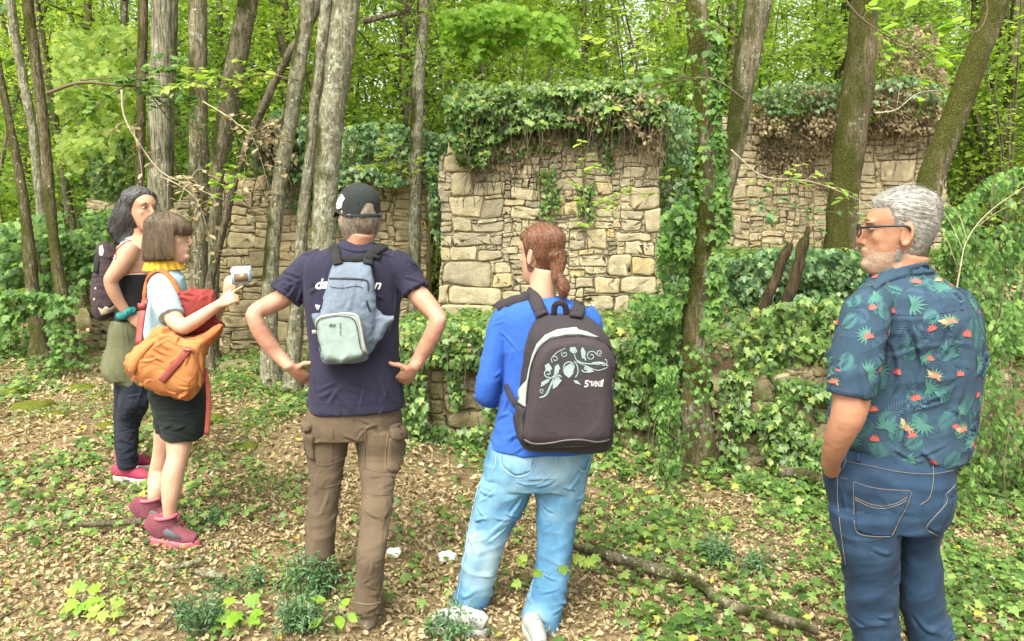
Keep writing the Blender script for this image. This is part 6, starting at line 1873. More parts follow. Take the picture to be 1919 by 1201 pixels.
    def monstera(L):
        out = []
        for i in range(9):
            a = math.pi / 2 + (i - 4) * .42; out.append(blade(0, 0, a, L * (1 - .04 * abs(i - 4)), L * .085))
        return out
    def flower(L, n=6):
        return [blade(0, 0, math.pi / 2 + (i - (n - 1) / 2) * .5, L * (1 - .09 * abs(i - (n - 1) / 2)), L * .15) for i in range(n)]
    def bird(L):
        return [blade(-L * .5, 0, .25, L * 1.1, L * .22), blade(-L * .3, .0, .9, L * .6, L * .14), blade(.2 * L, .1 * L, -.8, L * .5, L * .09)]
    def spots(k, dmin):
        out = []; tr = 0
        while len(out) < k and tr < 8000:
            tr += 1; i = r.integers(len(V)); p = V[i]
            if all(np.linalg.norm(p - q) > dmin for q, _ in out): out.append((p, Nn[i]))
        return out
    for p, n in spots(150, .052): stamp("blue", p, n, r.uniform(0, 6.28), frond(r.uniform(.05, .08), 9, .002, .034), .0012)
    for p, n in spots(130, .06): stamp("teal", p, n, r.uniform(-1, 1) + r.choice([0, 3.1]), frond(r.uniform(.05, .08), 10, .0026, .034), .0016)
    for p, n in spots(60, .095): stamp("jade", p, n, r.uniform(0, 6.28), monstera(r.uniform(.032, .046)), .0020)
    for p, n in spots(26, .14):
        a = r.uniform(-.6, .6); stamp("green", p, n, a, monstera(.030), .0024); stamp("cream", p, n, a + .9, [blade(0, 0, math.pi / 2, .035, .007)], .0027)
        stamp("pink", p, n, a, bird(r.uniform(.026, .034)), .0030)
    for p, n in spots(70, .085): stamp("red", p, n, r.uniform(-.5, .5), flower(r.uniform(.016, .024)), .0030)
    for k in mats:
        o = link("shirt_print", mbs[k].mesh("shirt_print", False), mats[k], so_); o.location = (0, 0, 0); tag(o, kind="stuff")
    # jeans
    je = MB()
    hloft(je, [(1592, 1793, 838, .125, 0), (1562, 1790, 858, .135, 0), (1540, 1789, 882, .142, 0), (1538, 1791, 905, .148, 0), (1545, 1786, 940, .148, 0), (1553, 1772, 968, .14, 0)], Y)
    hloft(je, [(1550, 1694, 950, .118, -.03), (1555, 1690, 975, .114, -.03), (1563, 1688, 1010, .108, -.03), (1573, 1685, 1042, .104, -.025), (1580, 1683, 1074, .1, -.02), (1583, 1682, 1105, .097, -.02), (1587, 1682, 1137, .095, -.01), (1597, 1686, 1185, .092, 0), (1603, 1688, 1240, .085, 0), (1608, 1686, 1310, .08, 0), (1605, 1684, 1385, .085, 0), (1604, 1684, 1405, .088, 0)], Y)
    hloft(je, [(1684, 1776, 950, .115, .03), (1684, 1768, 975, .112, .03), (1683, 1762, 1010, .106, .035), (1682, 1764, 1042, .102, .04), (1681, 1767, 1074, .1, .04), (1682, 1771, 1105, .097, .04), (1684, 1775, 1137, .095, .045), (1698, 1787, 1185, .092, .05), (1706, 1790, 1240, .085, .05), (1712, 1790, 1310, .08, .05), (1710, 1790, 1385, .085, .05), (1709, 1790, 1400, .088, .05)], Y)
    den, nt, b = nodes("indigo_denim")
    v = coords(nt)
    c = ramp(nt, noise_n(nt, v, 5, 5, .6), [(.3, (.007, .017, .038)), (.55, (.016, .038, .076)), (.78, (.042, .078, .132))])
    w = noise_n(nt, coords(nt, (1, 1, .3)), 650, 2)
    c = mixc(nt, .5, c, ramp(nt, w, [(.3, (.7,) * 3), (.7, (1.3,) * 3)]), 'MULTIPLY')
    nt.links.new(c, b.inputs["Base Color"]); b.inputs["Roughness"].default_value = .85; b.inputs["Specular IOR Level"].default_value = .25; b.inputs["Sheen Weight"].default_value = .02
    bump(nt, b, mixc(nt, .5, w, noise_n(nt, v, 30, 4, .6, .8)), .3, .006)
    jo, jme = garment("jeans", je, den, root, .0055, 4, [(.003, (6, 6, 12), 81), (.004, (4, 4, 24), 84, lambda V: sstep(.72, .52, V[:, 2])), (.002, (9, 9, 9), 87)], None,
        [(80, HORIZ, .11, .007, .008, lambda V: .12 + 1.5 * sstep(.75, .5, V[:, 2]), 15), (40, DIAG, .12, .006, .006, None, 16)])
    J = Surf(jme)
    for pl in ([(1586, 866), (1620, 872), (1680, 884), (1745, 888), (1788, 880)], [(1600, 902), (1601, 940), (1605, 994), (1640, 1004), (1668, 1004)], [(1668, 1004), (1684, 975), (1698, 950), (1708, 920)], [(1600, 902), (1640, 914), (1708, 919)], [(1601, 930), (1640, 946), (1675, 944), (1702, 930)], [(1601, 934), (1640, 951), (1675, 948), (1700, 936)],
               [(1747, 864), (1747, 900), (1740, 932), (1722, 946)], [(1572, 890), (1572, 940), (1580, 1010), (1588, 1060)], [(1588, 850), (1586, 866), (1580, 880), (1568, 887)], [(1770, 925), (1770, 944), (1734, 986), (1756, 1002)], [(1770, 925), (1790, 906)], [(1535, 886), (1568, 888)]):
        seam(J, pl, .0015, STITCH, jo, "stitching", .0048, .001).location = (0, 0, 0)
    patch(J, [(1600, 903), (1640, 914), (1707, 920), (1698, 950), (1668, 1003), (1640, 1003), (1605, 993)], den, jo, "back_pocket", .004).location = (0, 0, 0)
    patch(J, [(1770, 926), (1790, 908), (1780, 960), (1757, 1000), (1735, 986), (1768, 946)], den, jo, "back_pocket", .004).location = (0, 0, 0)
    for pl in ([(1745, 858), (1746, 874)], [(1610, 852), (1609, 868)]): seam(J, pl, .012, den, jo, "belt_loop", .004, .003, 4).location = (0, 0, 0)
    q, n = J.hit(1568, 889); m = MB(); Vb, Fb = ball(q + n * .004, .0055); m.add(Vb, Fb); link("rivet", m.mesh("rivet"), plain_mat("rivet_steel", (.5, .5, .5), .3, .9), jo).location = (0, 0, 0)
    sm = cloth_mat("brown_shoe", (.09, .06, .04), .2, 300); ss = plain_mat("dark_sole", (.04, .035, .03), .8)
    for px, dy in ((1644, .0), (1750, .05)):
        q = at(px, 1400, Y + dy); shoe(root, (q[0] + .06, q[1] - .04, gz(q[0], q[1])), (-.8, .6), sm, ss, .29, .105, tongue=BLACK_WEB)
    # hair, beard, glasses
    HS = hair_mat("hair_silver", [(.2, (.12, .11, .10)), (.5, (.28, .265, .245)), (.85, (.50, .485, .455))], (.4, .4, .4))
    def mask(V):
        back = sstep(.028, .010, V[:, 0] - .25 * np.clip(V[:, 2] - .02, 0, .1)) * sstep(-.10, -.075, V[:, 2] + .1 * np.clip(-V[:, 0] - .03, -.05, .1))
        top = sstep(.062, .080, V[:, 2] + .1 * np.clip(-V[:, 0], -.1, .1))
        ear = np.exp(-(((V[:, 0] + .008) / .020) ** 2 + ((V[:, 2] + .012) / .036) ** 2))
        return np.clip(np.maximum(back, top) - ear * 1.3, 0, 1)
    ho, hme = hair_cap("hair", to, frm, M, mask, lambda V: .007 + .012 * sstep(.03, .1, V[:, 2]), HS, root, .0012)
    bk = -M[:, 0]
    strands(hme, lambda p: (lambda q: bk * 1.0 + np.array([0, 0, -.25 - 6 * max(0, .05 - q[2])]))(frm(p)), 6500, .034, HS, root, lambda V: mask(frm(V)) > .6 if False else (lambda q: (q[:, 0] < .03) | (q[:, 2] > .07))(frm(V)), .0006, .0045, 5, seed=9)
    Vb = getV(me); Nb = getN(me); q = frm(Vb)
    bm = sstep(-.012, -.03, q[:, 2] + .35 * np.clip(q[:, 0] - .07, 0, .1) * -1) * sstep(-.012, .012, q[:, 0]) * (q[:, 2] > -.135) * (np.abs(q[:, 1]) < .09)
    lipz = np.exp(-((q[:, 2] + .053) / .008) ** 2) * (q[:, 0] > .08) * (np.abs(q[:, 1]) < .022)
    bm = np.clip(bm - lipz, 0, 1) * sstep(-.036, -.066, q[:, 2] - .35 * np.clip(q[:, 0] - .06, 0, .05))
    poly = [tuple(p.vertices) for p in me.polygons]
    sel = bm > .35
    F = []
    for p in poly:
        if all(sel[i] for i in p):
            F.append(p[:3])
            if len(p) == 4: F.append((p[0], p[2], p[3]))
    if F:
        F = np.array(F); u, inv = np.unique(F, return_inverse=True)
        Vp = Vb[u] + Nb[u] * (.0002 + .0006 * bm[u])[:, None]
        HB = hair_mat("beard_white", [(.3, (.35, .22, .15)), (.5, (.39, .345, .295)), (.8, (.50, .48, .44))], (1, 1, .5))
        bme = mesh_np("beard", Vp, inv.reshape(-1, 3)); link("beard", bme, HB, root)
        strands(bme, lambda p: np.array([-.1, 0, -1.0]) + M[:, 0] * .3, 900, .004, HB, root, None, .0005, .0003, 3, seed=11)
    gl = empty("eyeglasses", to((.1, 0, .02)), "dark framed glasses worn by the grey haired man", "glasses")
    fm = plain_mat("frame_black", (.012, .012, .014), .3); lens, nt, b = nodes("lens"); b.inputs["Transmission Weight"].default_value = 1; b.inputs["Roughness"].default_value = .03; b.inputs["Base Color"].default_value = (.85, .9, .88, 1); b.inputs["Alpha"].default_value = .35
    for s in (1, -1):
        ring = np.array([(.112 - .006 * abs(math.cos(t)) * (1 if math.cos(t) * 1 > 0 else 0), s * (.033 + .026 * math.cos(t)), .012 + .019 * math.sin(t) * (1 - .12 * math.cos(t))) for t in np.linspace(0, 2 * math.pi, 29)])
        m = MB(); Vt, Ft = tube(to(ring), .0022, 8, M[:, 0]); m.add(Vt, Ft); link("rim", m.mesh("rim"), fm, gl)
        m = MB(); Vt = np.concatenate([to(ring[:-1]), to(ring[:-1]).mean(0)[None]]); k = len(ring) - 1; m.add(Vt, [(k, i, (i + 1) % k) for i in range(k)]); link("lens", m.mesh("lens"), lens, gl)
        arm = bezier([(.107, s * .059, .020), (.06, s * .080, .022), (.0, s * .0865, .022), (-.018, s * .085, .012), (-.026, s * .0825, -.012)], 16)
        m = MB(); Vt, Ft = tube(to(arm), np.repeat([[.0034, .0016]], 16, 0), 8, M[:, 1] * s); m.add(Vt, Ft); link("temple", m.mesh("temple"), fm, gl)
    m = MB(); Vt, Ft = tube(to(bezier([(.112, .008, .016), (.116, 0, .019), (.112, -.008, .016)], 7)), .0022, 8); m.add(Vt, Ft); link("bridge", m.mesh("bridge"), fm, gl)
    return root

# ================================================================== girl with the orange bag
def girl_bag():
    Y = 3.68
    root = person("person", 325, 1022, "girl with brown bob, pale blue t-shirt and black shorts holding out photo cards")
    to, frm, M = head_frame(316, 446, Y, (1.0, .04), -.06, 1.0)
    rows = [(292, 332, 503, .055, 0), (284, 340, 511, .085, 0), (278, 347, 523, .135, 0), (274, 351, 540, .165, 0), (271, 354, 565, .172, 0), (269, 356, 600, .17, 0), (270, 360, 640, .165, 0), (274, 370, 685, .165, 0), (276, 378, 705, .165, 0)]
    body = MB(); add_head(body, to, .85); neck_core(body, to, 311, 515, Y, .05)
    hloft(body, rows_in(rows[2:], 10, .03), Y)
    NA = [(312, 535, -.13, 19), (316, 565, -.17, 18.5), (327, 598, -.24, 18.5), (342, 611, -.28, 17), (352, 609, -.29, 16), (370, 598, -.28, 15), (392, 583, -.25, 12.5), (409, 571, -.22, 9.5)]
    FA = [(318, 540, .13, 18), (335, 580, .15, 16), (362, 622, .13, 14), (385, 615, .06, 13.5), (408, 585, .0, 11), (425, 556, -.04, 9)]
    limb(body, NA, Y, 36); limb(body, FA, Y, 30)
    hand(body, at(410, 570, Y - .22), (.85, .05, .42), (0.1, .45, .85), (-.1, -1, .5), L=.16, curl=(.05, 1.15, 1.25, 1.3), thumb=(.6, .9), r=.95)
    hand(body, at(425, 555, Y - .04), (.25, -.1, 1), (.9, -.45, 0), (-.8, -.6, 0), L=.16, curl=(.65, .7, .75, .8), thumb=(.55, .9), r=.95)
    g1, g2 = ghit(318, 1022), ghit(288, 988)
    d1, d2 = g1.y - Y, g2.y - Y
    limb(body, [(336, 770, -.075, 29), (337, 812, -.075, 29.5), (335, 836, -.075 + d1 * .2, 25.5), (332, 858, -.06 + d1 * .4, 21.5), (325, 885, d1 * .85, 22.5), (322, 905, d1 * .9, 22.5), (319, 935, d1, 17.5), (318, 962, d1, 13.5), (320, 1000, d1, 14)], Y, 40)
    limb(body, [(322, 770, .08, 32), (316, 812, .09, 29), (309, 840, .1, 24), (303, 862, .1, 20.5), (298, 890, .1 + d2 * .4, 21.5), (294, 915, d2 * .8 + .02, 19), (290, 940, d2, 14), (289, 955, d2, 12.5), (290, 980, d2, 13)], Y, 40)
    me = remesh(body, .0055, 4); setV(me, face_edit(frm, M)(getV(me), None)); me.polygons.foreach_set("use_smooth", np.ones(len(me.polygons), bool))
    link("body", me, SKIN_B, root); add_eyes(to, root)
    FS = Surf(me); lipm = plain_mat("lips", (.50, .22, .19), .5)
    sh = MB(); hloft(sh, rows, Y); limb(sh, [(308, 530, -.1, 22), (311, 548, -.15, 26), (315, 570, -.185, 27), (322, 594, -.23, 27)], Y, 14); limb(sh, [(312, 530, .1, 22), (318, 552, .14, 25), (330, 590, .17, 25)], Y, 14)
    pb = cloth_mat("pale_blue_jersey", (.28, .385, .435), .06, 900, .9)
    so_, sme = garment("t_shirt", sh, pb, root, .0055, 4, [(.004, (9, 9, 6), 91)], None, [(50, DIAG, .10, .006, .006, None, 17), (30, VERT, .12, .006, .006, None, 18)])
    SS = Surf(sme); seam(SS, [(299, 603), (320, 598), (345, 580)], .0025, pb, so_, "hem").location = (0, 0, 0)
    st = MB()
    hloft(st, [(275, 380, 690, .155, 0), (276, 385, 712, .165, 0), (279, 387, 735, .17, 0), (284, 388, 758, .17, 0), (293, 388, 780, .165, 0)], Y)
    hloft(st, [(288, 388, 765, .098, -.075), (296, 389, 785, .108, -.075), (301, 386, 802, .108, -.075), (304, 379, 818, .104, -.075)], Y); hloft(st, [(284, 372, 765, .095, .085), (288, 368, 785, .095, .085), (290, 360, 806, .09, .09)], Y)
    bk = cloth_mat("black_shorts_cotton", (.014, .018, .018), .2, 700, .9)
    garment("shorts", st, bk, root, .006, 3, [(.004, (6, 6, 18), 96)], None, [(40, HORIZ, .10, .007, .008, None, 25)])
    hg = cloth_mat("boot_burgundy", (.155, .045, .062), .25, 300); hp = plain_mat("boot_pink_sole", (.45, .10, .13), .6); pk = plain_mat("boot_grey_panel", (.085, .09, .10), .7)
    for p, dd in ((g1, (1, -.12)), (g2, (1, -.05))):
        b_, pt = shoe(root, (p.x - .10, p.y + .0, p.z + .004), dd, hg, hp, .265, .084, .05, pk, "hiking_boot", .37)
        m = MB()
        for y in (-.36, .36):
            Vt, Ft = tube([pt(.30, y, .09), pt(.5, y * 1.12, .07), pt(.72, y * 1.15, .05)], [(.004, .018), (.005, .02), (.004, .012)], 8, (0, 0, 1)); m.add(Vt, Ft)
        link("side_panel", m.mesh("side_panel"), pk, b_).location = (0, 0, 0)
        m = MB(); ring = [pt(.37 + .18 * math.cos(t), .46 * math.sin(t), .142 + .008 * math.cos(t)) for t in np.linspace(0, 2 * math.pi, 21)]; Vt, Ft = tube(ring, .009, 8, (0, .1, 1)); m.add(Vt, Ft)
        link("sock_cuff", m.mesh("sock_cuff"), hp, b_).location = (0, 0, 0)
    # bob haircut with fringe
    HB = hair_mat("hair_brown", [(.2, (.032, .019, .011)), (.5, (.085, .055, .030)), (.88, (.19, .13, .072))], (1, 1, .08))
    def mask(V):
        fr_ = (V[:, 2] > .022) * sstep(-.02, .0, V[:, 0]); return np.clip(np.maximum(sstep(.05, .02, V[:, 0]), fr_), 0, 1)
    def extra(mb):
        for s, a0, a1 in ((1, .95, math.pi), (-1, .95, math.pi)):
            na, nz = 22, 12; Vc = []
            for sh_ in (0, 1):
                for i in range(na):
                    a = a0 + (a1 - a0) * i / (na - 1)
                    for j in range(nz):
                        t = j / (nz - 1); z = .05 - t * (.168 - .02 * (1 - i / (na - 1)) + .006 * math.sin(i * 3.7))
                        rr = .098 + .016 * math.sin(t * 2.2) - (.017 if sh_ else 0) + .003 * math.sin(i * 2.3 + t * 2)
                        Vc.append((-.004 + rr * 1.02 * math.cos(a), s * rr * .93 * math.sin(a), z))
            Fc = []; o = na * nz
            for i in range(na - 1):
                for j in range(nz - 1):
                    p = i * nz + j; Fc += [(p, p + 1, p + nz + 1), (p, p + nz + 1, p + nz), (o + p, o + p + nz + 1, o + p + 1), (o + p, o + p + nz, o + p + nz + 1)]
            for i in range(na - 1):
                for j in (0, nz - 1):
                    p = i * nz + j; Fc += [(p, p + nz, o + p + nz), (p, o + p + nz, o + p)]
            for j in range(nz - 1):
                for i in (0, na - 1):
                    p = i * nz + j; Fc += [(p, p + 1, o + p + 1), (p, o + p + 1, o + p)]
            mb.add(to(np.array(Vc)), Fc)
        fz = [(.094 + .012 * math.cos(t * 1.2), .058 * math.sin(t * 1.35), .05) for t in np.linspace(-1, 1, 11)]
        for y in np.linspace(-.05, .05, 9):
            Vt, Ft = tube(to(bezier([(.075 - abs(y) * .5, y, .085), (.103 - abs(y) * .45, y * 1.05, .055), (.107 - abs(y) * .5, y * 1.08, .018)], 8)), np.array([.012, .012, .012, .011, .010, .009, .008, .006]), 8); mb.add(Vt, Ft)
    ho, hme = hair_cap("hair", to, frm, M, mask, .016, HB, root, .002, extra, .005)
    strands(hme, lambda p: (lambda q: np.array([0, 0, -1.0]) + (nrm(p - to((-.01, 0, .12))) * .8 if q[2] > .06 else 0))(frm(p)), 5000, .10, HB, root, lambda V: (lambda q: (q[:, 0] < .03) | (q[:, 2] > .03))(frm(V)), .0009, .002, 6, seed=15)
    # ruffled yellow scarf
    ym = cloth_mat("mustard_scarf", (.72, .43, .05), .12, 500, .9)
    m = MB(); na = 96; Vs = []; c0 = to((-.022, 0, -.118))
    for i in range(na):
        a = 2 * math.pi * i / na; w = .010 * math.sin(a * 16)
        for t, rr, dz in ((0, .056, .012), (.4, .078, .002), (1, .086, -.034)):
            r_ = rr + w * t; Vs.append(c0 + np.array([r_ * 1.05 * math.cos(a), r_ * math.sin(a) * .95, dz + .004 * math.cos(a * 16) * t]))
    Fs = []
    for i in range(na):
        for j in range(2):
            p = i * 3 + j; q = ((i + 1) % na) * 3 + j; Fs += [(p, q, q + 1), (p, q + 1, p + 1)]
    m.add(np.array(Vs), Fs); m.add(np.array(Vs) * np.array([1, 1, 1]) - np.array([0, 0, .004]), np.array(Fs)[:, ::-1])
    link("scarf", m.mesh("scarf"), ym, root)
    # ---- orange bag
    bp = empty("canvas_bag", at(320, 748, 3.42), "slouchy orange canvas bag with maroon straps hanging at the girl's side", "bag")
    oc = cloth_mat("orange_canvas", (.42, .165, .058), .12, 500, .9); od = cloth_mat("deep_orange_canvas", (.40, .11, .038), .12, 500, .9); mr = cloth_mat("maroon_canvas", (.20, .032, .028), .2, 500, .85); ml = plain_mat("maroon_leather", (.22, .045, .038), .5)
    b1 = MB()
    inflate(b1, [(232, 682), (238, 668), (252, 652), (272, 634), (288, 616), (305, 612), (330, 622), (348, 632), (380, 626), (402, 640), (390, 652), (385, 672), (384, 700), (378, 724), (368, 738), (353, 751), (325, 745), (298, 737), (272, 725), (250, 710), (238, 696)], 3.43, .10, 34)
    bo, bme = garment("bag_body", b1, oc, bp, .005, 3, [(.005, (9, 9, 9), 101)], None, [(60, DIAG, .12, .007, .008, None, 19), (30, lambda p, r: r.normal(size=3), .1, .006, .007, None, 20)])
    b2 = MB(); inflate(b2, [(346, 634), (372, 628), (396, 616), (412, 607), (420, 610), (416, 622), (402, 638), (388, 652), (372, 652), (352, 646)], 3.42, .07, 18)
    garment("bag_mouth", b2, od, bp, .0055, 4, [(.006, (12, 12, 12), 107)])
    b3 = MB(); inflate(b3, [(334, 560), (340, 546), (356, 542), (380, 544), (398, 549), (402, 562), (400, 585), (408, 602), (420, 606), (412, 616), (385, 628), (350, 634), (342, 616), (338, 585)], 3.50, .05, 20)
    garment("bag_lining", b3, mr, bp, .005, 3, [(.006, (14, 14, 14), 109)], None, [(50, DIAG, .10, .007, .010, None, 21)])
    b4 = MB(); inflate(b4, [(236, 684), (246, 664), (272, 640), (296, 632), (290, 650), (276, 668), (262, 688), (254, 706), (242, 698)], 3.375, .05, 14)
    garment("side_pocket", b4, oc, bp, .005, 4, [(.004, (14, 14, 14), 113)])
    BS = Surf(bme)
    seam(BS, [(357, 652), (340, 672), (322, 692), (303, 714)], .034, ml, bp, "strap", .006, .004)
    buckle = seam(BS, [(346, 650), (352, 656), (360, 660)], .012, plain_mat("brass_red", (.35, .10, .07), .35, .5), bp, "buckle", .014, .004)
    for pl in ([(296, 632), (320, 640), (345, 655)], [(262, 690), (290, 680), (320, 700), (350, 716)], [(352, 718), (366, 700), (374, 672)], [(254, 700), (290, 722), (330, 736), (352, 738)], [(353, 748), (354, 732), (352, 718)]): seam(BS, pl, .0035, od, bo, "seam", .001).location = (0, 0, 0)
    CS = Surf(sme)
    seam(CS, [(274, 566), (274, 545), (280, 522), (292, 510), (304, 509), (316, 520), (326, 535), (335, 552)], .03, od, bp, "shoulder_strap", .008, .007)
    m = MB(); Vt, Ft = tube(bezier([at(272, 560, 3.5), at(266, 590, 3.46), at(262, 620, 3.44), at(259, 645, 3.42)], 10), np.repeat([[.016, .003]], 10, 0), 8, (0, 1, .1)); m.add(Vt, Ft); link("strap", m.mesh("strap"), ml, bp)
    m = MB(); Vt, Ft = box(at(266, 574, 3.47), (.034, .012, .03)); m.add(Vt, Ft); link("buckle", m.mesh("buckle", False), plain_mat("buckle_red", (.25, .04, .035), .4), bp)
    m = MB(); Vt, Ft = tube(bezier([at(384, 690, 3.40), at(388, 712, 3.40), at(391, 750, 3.41), at(389, 790, 3.42), at(387, 815, 3.42)], 12), np.repeat([[.0115, .002]], 12, 0), 8, (0, 1, .1)); m.add(Vt, Ft); link("loose_strap", m.mesh("loose_strap"), ml, bp)
    # ---- cards
    cd = empty("photo_card", at(450, 531, 3.6), "fan of white edged photo cards held up in the girl's hand", "card")
    wc = plain_mat("card_white", (.30, .37, .42), .5); pic = plain_mat("card_picture", (.16, .11, .06), .4)
    for i, (dx, dy) in enumerate(((3, -4), (1.5, -2), (0, 0))):
        a = math.radians(4); c = at(451 + dx, 517 + dy, 3.62 - i * .006); R = np.array([[math.cos(a), 0, -math.sin(a)], [0, 1, 0], [math.sin(a), 0, math.cos(a)]])
        m = MB(); Vt, Ft = box(c, (.092, .0012, .074), R); m.add(Vt, Ft); o = link("card", m.mesh("card", False), wc, cd)
    m = MB(); Vt, Ft = box(at(451.5, 520, 3.62 - .0135), (.066, .0008, .040), R); m.add(Vt, Ft); link("picture", m.mesh("picture", False), pic, o).location = (0, 0, 0)
    return root

# ================================================================== woman with grey streaked hair
def woman_back():
    Y = 4.38
    root = person("person", 245, 902, "woman with long grey streaked hair, bare shoulders and an olive wrap, hand on her hip")
    to, frm, M = head_frame(265, 394, Y, (.86, -.5), -.03, 1.0)
    rows = [(238, 276, 440, .05, 0), (230, 284, 448, .09, 0), (222, 290, 460, .14, 0), (217, 294, 480, .16, 0), (215, 295, 510, .158, 0), (215, 293, 550, .15, 0), (214, 291, 585, .15, 0), (210, 292, 615, .16, 0)]
    body = MB(); add_head(body, to, .9); neck_core(body, to, 257, 450, Y, .05); hloft(body, rows, Y)
    NA = [(246, 462, -.13, 21), (238, 478, -.16, 20.5), (225, 500, -.19, 18), (211, 519, -.21, 15.5), (208, 528, -.21, 14.5), (213, 545, -.20, 14), (224, 566, -.18, 12), (238, 586, -.16, 9.5)]
    FA = [(280, 465, .12, 19), (292, 500, .15, 16), (296, 540, .13, 13), (290, 575, .08, 11)]
    limb(body, NA, Y, 36); limb(body, FA, Y, 20)
    hand(body, at(239, 588, Y - .16), (.75, .1, -.65), (.5, .5, .6), (-.2, -1, .3), L=.165, curl=(.2, .25, .3, .35)); hand(body, at(290, 575, Y + .08), (-.2, -.1, -1), (1, 0, 0), (0, -1, 0), L=.165)
    g1, g2 = ghit(240, 902), ghit(244, 880); d1, d2 = g1.y - Y, g2.y - Y
    limb(body, [(250, 720, -.05, 24), (240, 790, d1 * .5, 17), (238, 850, d1, 12), (240, 885, d1, 11)], Y, 16); limb(body, [(235, 720, .08, 22), (230, 790, .08 + d2 * .4, 15), (236, 850, d2, 12), (240, 872, d2, 11)], Y, 16)
    me = remesh(body, .0065, 4); setV(me, face_edit(frm, M)(getV(me), None)); me.polygons.foreach_set("use_smooth", np.ones(len(me.polygons), bool))
    link("body", me, SKIN_D, root); add_eyes(to, root)
    bkm = cloth_mat("black_jersey", (.016, .016, .018), .15, 800, .9)
    tp = MB(); hloft(tp, [(214, 297, 512, .164, 0), (213, 296, 550, .158, 0), (212, 294, 585, .158, 0), (208, 294, 615, .166, 0)], Y)
    # back and chest panel of the top
    hloft(tp, [(234, 262, 446, .06, .09), (226, 250, 456, .08, .08), (216, 236, 470, .10, .07), (211, 230, 490, .12, .05), (211, 240, 515, .15, .02)], Y)
    to_, tme = garment("tank_top", tp, bkm, root, .007, 4, [(.004, (10, 10, 14), 121)])
    TS = Surf(tme, me)
    wt = plain_mat("trim_white", (.7, .7, .68), .8); rd = plain_mat("trim_red", (.6, .10, .06), .8); bl = plain_mat("trim_blue", (.15, .25, .4), .8)
    for off, mt in ((0, wt), (2.2, bl), (4.4, wt), (6.4, rd)):
        seam(TS, [(211 + off, 486), (213 + off, 470), (221 + off, 457 + off * .5), (232 + off, 449 + off * .6), (247, 445 + off * .8)], .0055, mt, to_, "trim", .003, .002).location = (0, 0, 0)
    for y, mt in ((511, rd), (513.5, wt)): seam(TS, [(234, y), (250, y), (270, y - 1)], .006, mt, to_, "trim", .003, .002).location = (0, 0, 0)
    ol = cloth_mat("olive_cloth", (.105, .108, .058), .15, 500, .95)
    sk = MB(); hloft(sk, [(208, 295, 598, .178, 0), (204, 294, 618, .182, 0), (201, 292, 642, .18, 0), (195, 290, 668, .19, 0), (189, 286, 690, .195, 0), (196, 282, 705, .19, 0)], Y); hloft(sk, [(205, 286, 690, .15, -.03), (214, 284, 708, .14, -.03), (232, 280, 722, .12, -.03), (252, 276, 735, .09, -.03)], Y)
    garment("wrap_skirt", sk, ol, root, .006, 3, [(.008, (9, 9, 2.5), 123)], None, [(40, VERT, .18, .008, .008, None, 22)])
    nv = cloth_mat("navy_trouser_cloth", (.014, .017, .028), .15, 800, .9)
    tr = MB(); hloft(tr, [(225, 280, 690, .10, -.06), (224, 281, 725, .10, -.06), (221, 279, 757, .095, -.06 + d1 * .3), (218, 264, 790, .088, d1 * .5), (216, 259, 820, .082, d1 * .8), (217, 258, 850, .08, d1), (220, 257, 874, .08, d1)], Y); hloft(tr, [(213, 262, 690, .10, .08), (213, 258, 725, .1, .08), (213, 250, 757, .092, .08), (213, 245, 800, .085, .08 + d2 * .5), (217, 250, 840, .08, d2), (222, 252, 862, .08, d2)], Y)
    garment("trousers", tr, nv, root, .006, 3, [(.004, (7, 7, 14), 131)], None, [(50, HORIZ, .10, .007, .008, None, 23), (30, DIAG, .12, .007, .008, None, 24)])
    bg_ = plain_mat("burgundy_mesh", (.26, .025, .06), .75); ws = plain_mat("white_midsole", (.66, .64, .58), .6)
    for p, dd in ((g1, (1, -.1)), (g2, (1, .0))): shoe(root, (p.x - .09, p.y, p.z), dd, bg_, ws, .255, .09, tongue=wt, name="trainer")
    HD = hair_mat("hair_dark", [(.2, (.012, .010, .010)), (.55, (.040, .034, .032)), (.9, (.12, .11, .105))], (1, 1, .12)); HGy = hair_mat("hair_silver_streak", [(.15, (.07, .075, .08)), (.5, (.20, .205, .21)), (.85, (.42, .43, .43))], (1, 1, .12))
    def mask(V):
        ear = np.exp(-(((V[:, 0] + .008) / .022) ** 2 + ((V[:, 2] + .012) / .038) ** 2)) * (V[:, 1] < 0)
        return np.clip(np.maximum(sstep(.03, .0, V[:, 0] - .5 * np.clip(V[:, 2] - .02, 0, .1)), sstep(.092, .105, V[:, 2])) - 1.3 * ear, 0, 1)
    def extra(mb):
        for pts in ([(268, 362, .02, 12), (248, 374, .02, 16), (232, 395, .03, 17), (222, 420, .03, 15), (214, 440, .0, 9)], [(256, 372, -.02, 14), (242, 392, -.03, 16), (233, 418, -.04, 17), (228, 442, -.04, 14), (224, 458, -.05, 8)], [(250, 400, .0, 14), (243, 425, -.02, 14), (238, 446, -.04, 13), (232, 462, -.08, 8)], [(240, 380, .04, 14), (222, 405, .05, 13), (210, 428, .05, 9), (206, 436, .05, 5)]):
            limb(mb, pts, Y, 18, 12)
    ho, hme = hair_cap("hair", to, frm, M, mask, .018, HD, root, .004, extra, .006)
    V = getV(hme); setV(hme, V + getN(hme) * (.004 * ridged(V * np.array([30, 30, 8]), 1, 7))[:, None])
    fl = lambda p: np.array([-.55, .0, -.85])
    keep = lambda V: (lambda q: (q[:, 0] < .03) | (q[:, 2] > .085))(frm(V))
    strands(hme, fl, 3200, .13, HD, root, keep, .0012, .006, 7, wave=.002, seed=17)
    strands(hme, fl, 650, .12, HGy, root, lambda V: keep(V) & (V[:, 2] > to((0, 0, .03))[2]) & (V[:, 1] < Y + .08), .0011, .005, 7, wave=.002, seed=18)
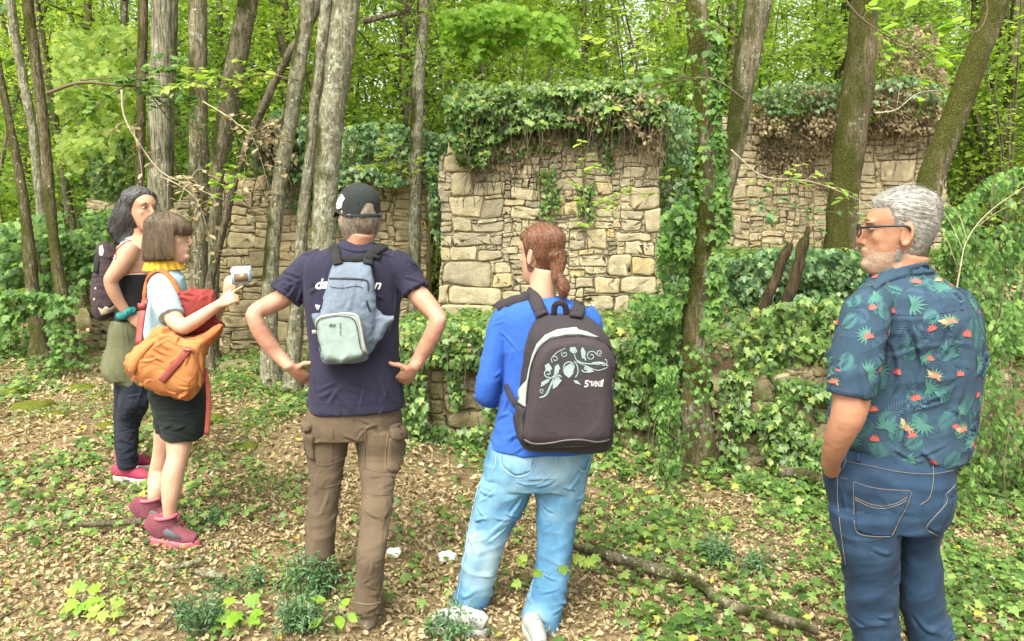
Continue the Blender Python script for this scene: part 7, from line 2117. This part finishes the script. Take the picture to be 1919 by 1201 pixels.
    m = MB(); a0 = to((-.004, -.081, -.036)); Vt, Ft = ball(a0, (.007, .004, .007)); m.add(Vt, Ft); link("earring", m.mesh("earring"), plain_mat("gold", (.6, .42, .12), .3, .9), root)
    tl = cloth_mat("teal_velvet", (.02, .16, .16), .3, 300, .8)
    A, B = at(232, 580, Y - .165), at(242, 594, Y - .155); c = (A + B) / 2; ax = nrm(B - A); a1 = nrm(np.cross(ax, (0, 1, .2))); a2 = np.cross(ax, a1)
    P = [c + (a1 * math.cos(t) + a2 * math.sin(t)) * .036 + ax * .006 * math.sin(9 * t) for t in np.linspace(0, 2 * math.pi, 49)]
    m = MB(); Vt, Ft = tube(P, .019 + .005 * np.sin(np.linspace(0, 2 * math.pi, 49) * 13), 10, (.1, .2, 1)); m.add(Vt, Ft); link("scrunchie", m.mesh("scrunchie"), tl, root)
    # ---- dark backpack
    bp = empty("dark_backpack", at(192, 600, Y), "dark plum backpack with beige spots behind the woman in the olive wrap", "backpack")
    pl_ = cloth_mat("plum_canvas", (.040, .026, .032), .2, 500, .85); be = plain_mat("beige_patch", (.42, .33, .26), .8)
    b1 = MB(); inflate(b1, [(168, 560), (170, 535), (176, 500), (180, 468), (186, 455), (198, 452), (212, 458), (222, 475), (226, 520), (226, 575), (214, 590), (200, 599), (184, 600), (174, 590)], Y - .02, .13, 22)
    bo, bme = garment("bag_body", b1, pl_, bp, .006, 4, [(.005, (10, 10, 10), 141)])
    BS = Surf(bme)
    for i, poly in enumerate(([(186, 462), (192, 459), (195, 470), (192, 480), (186, 478)], [(184, 576), (192, 580), (198, 574), (206, 578), (216, 570), (222, 576), (212, 584), (200, 588), (190, 590)], [(176, 540), (180, 538), (181, 544)], [(174, 560), (178, 558), (178, 566)])): patch(BS, poly, be, bo, "spot_patch", .002, 3).location = (0, 0, 0)
    seam(BS, [(172, 520), (186, 517), (206, 520), (222, 518)], .006, plain_mat("zip_dark", (.015, .012, .014), .5), bo, "zip", .002).location = (0, 0, 0)
    m = MB(); Vt, Ft = tube(bezier([at(184, 470, Y - .1), at(181, 490, Y - .13), at(179, 512, Y - .14)], 8), np.repeat([[.016, .004]], 8, 0), 8, (0, 1, .1)); m.add(Vt, Ft); link("shoulder_strap", m.mesh("shoulder_strap"), BLACK_WEB, bp)
    return root

man_cap()
woman_blue()
man_floral()
girl_bag()
woman_back()
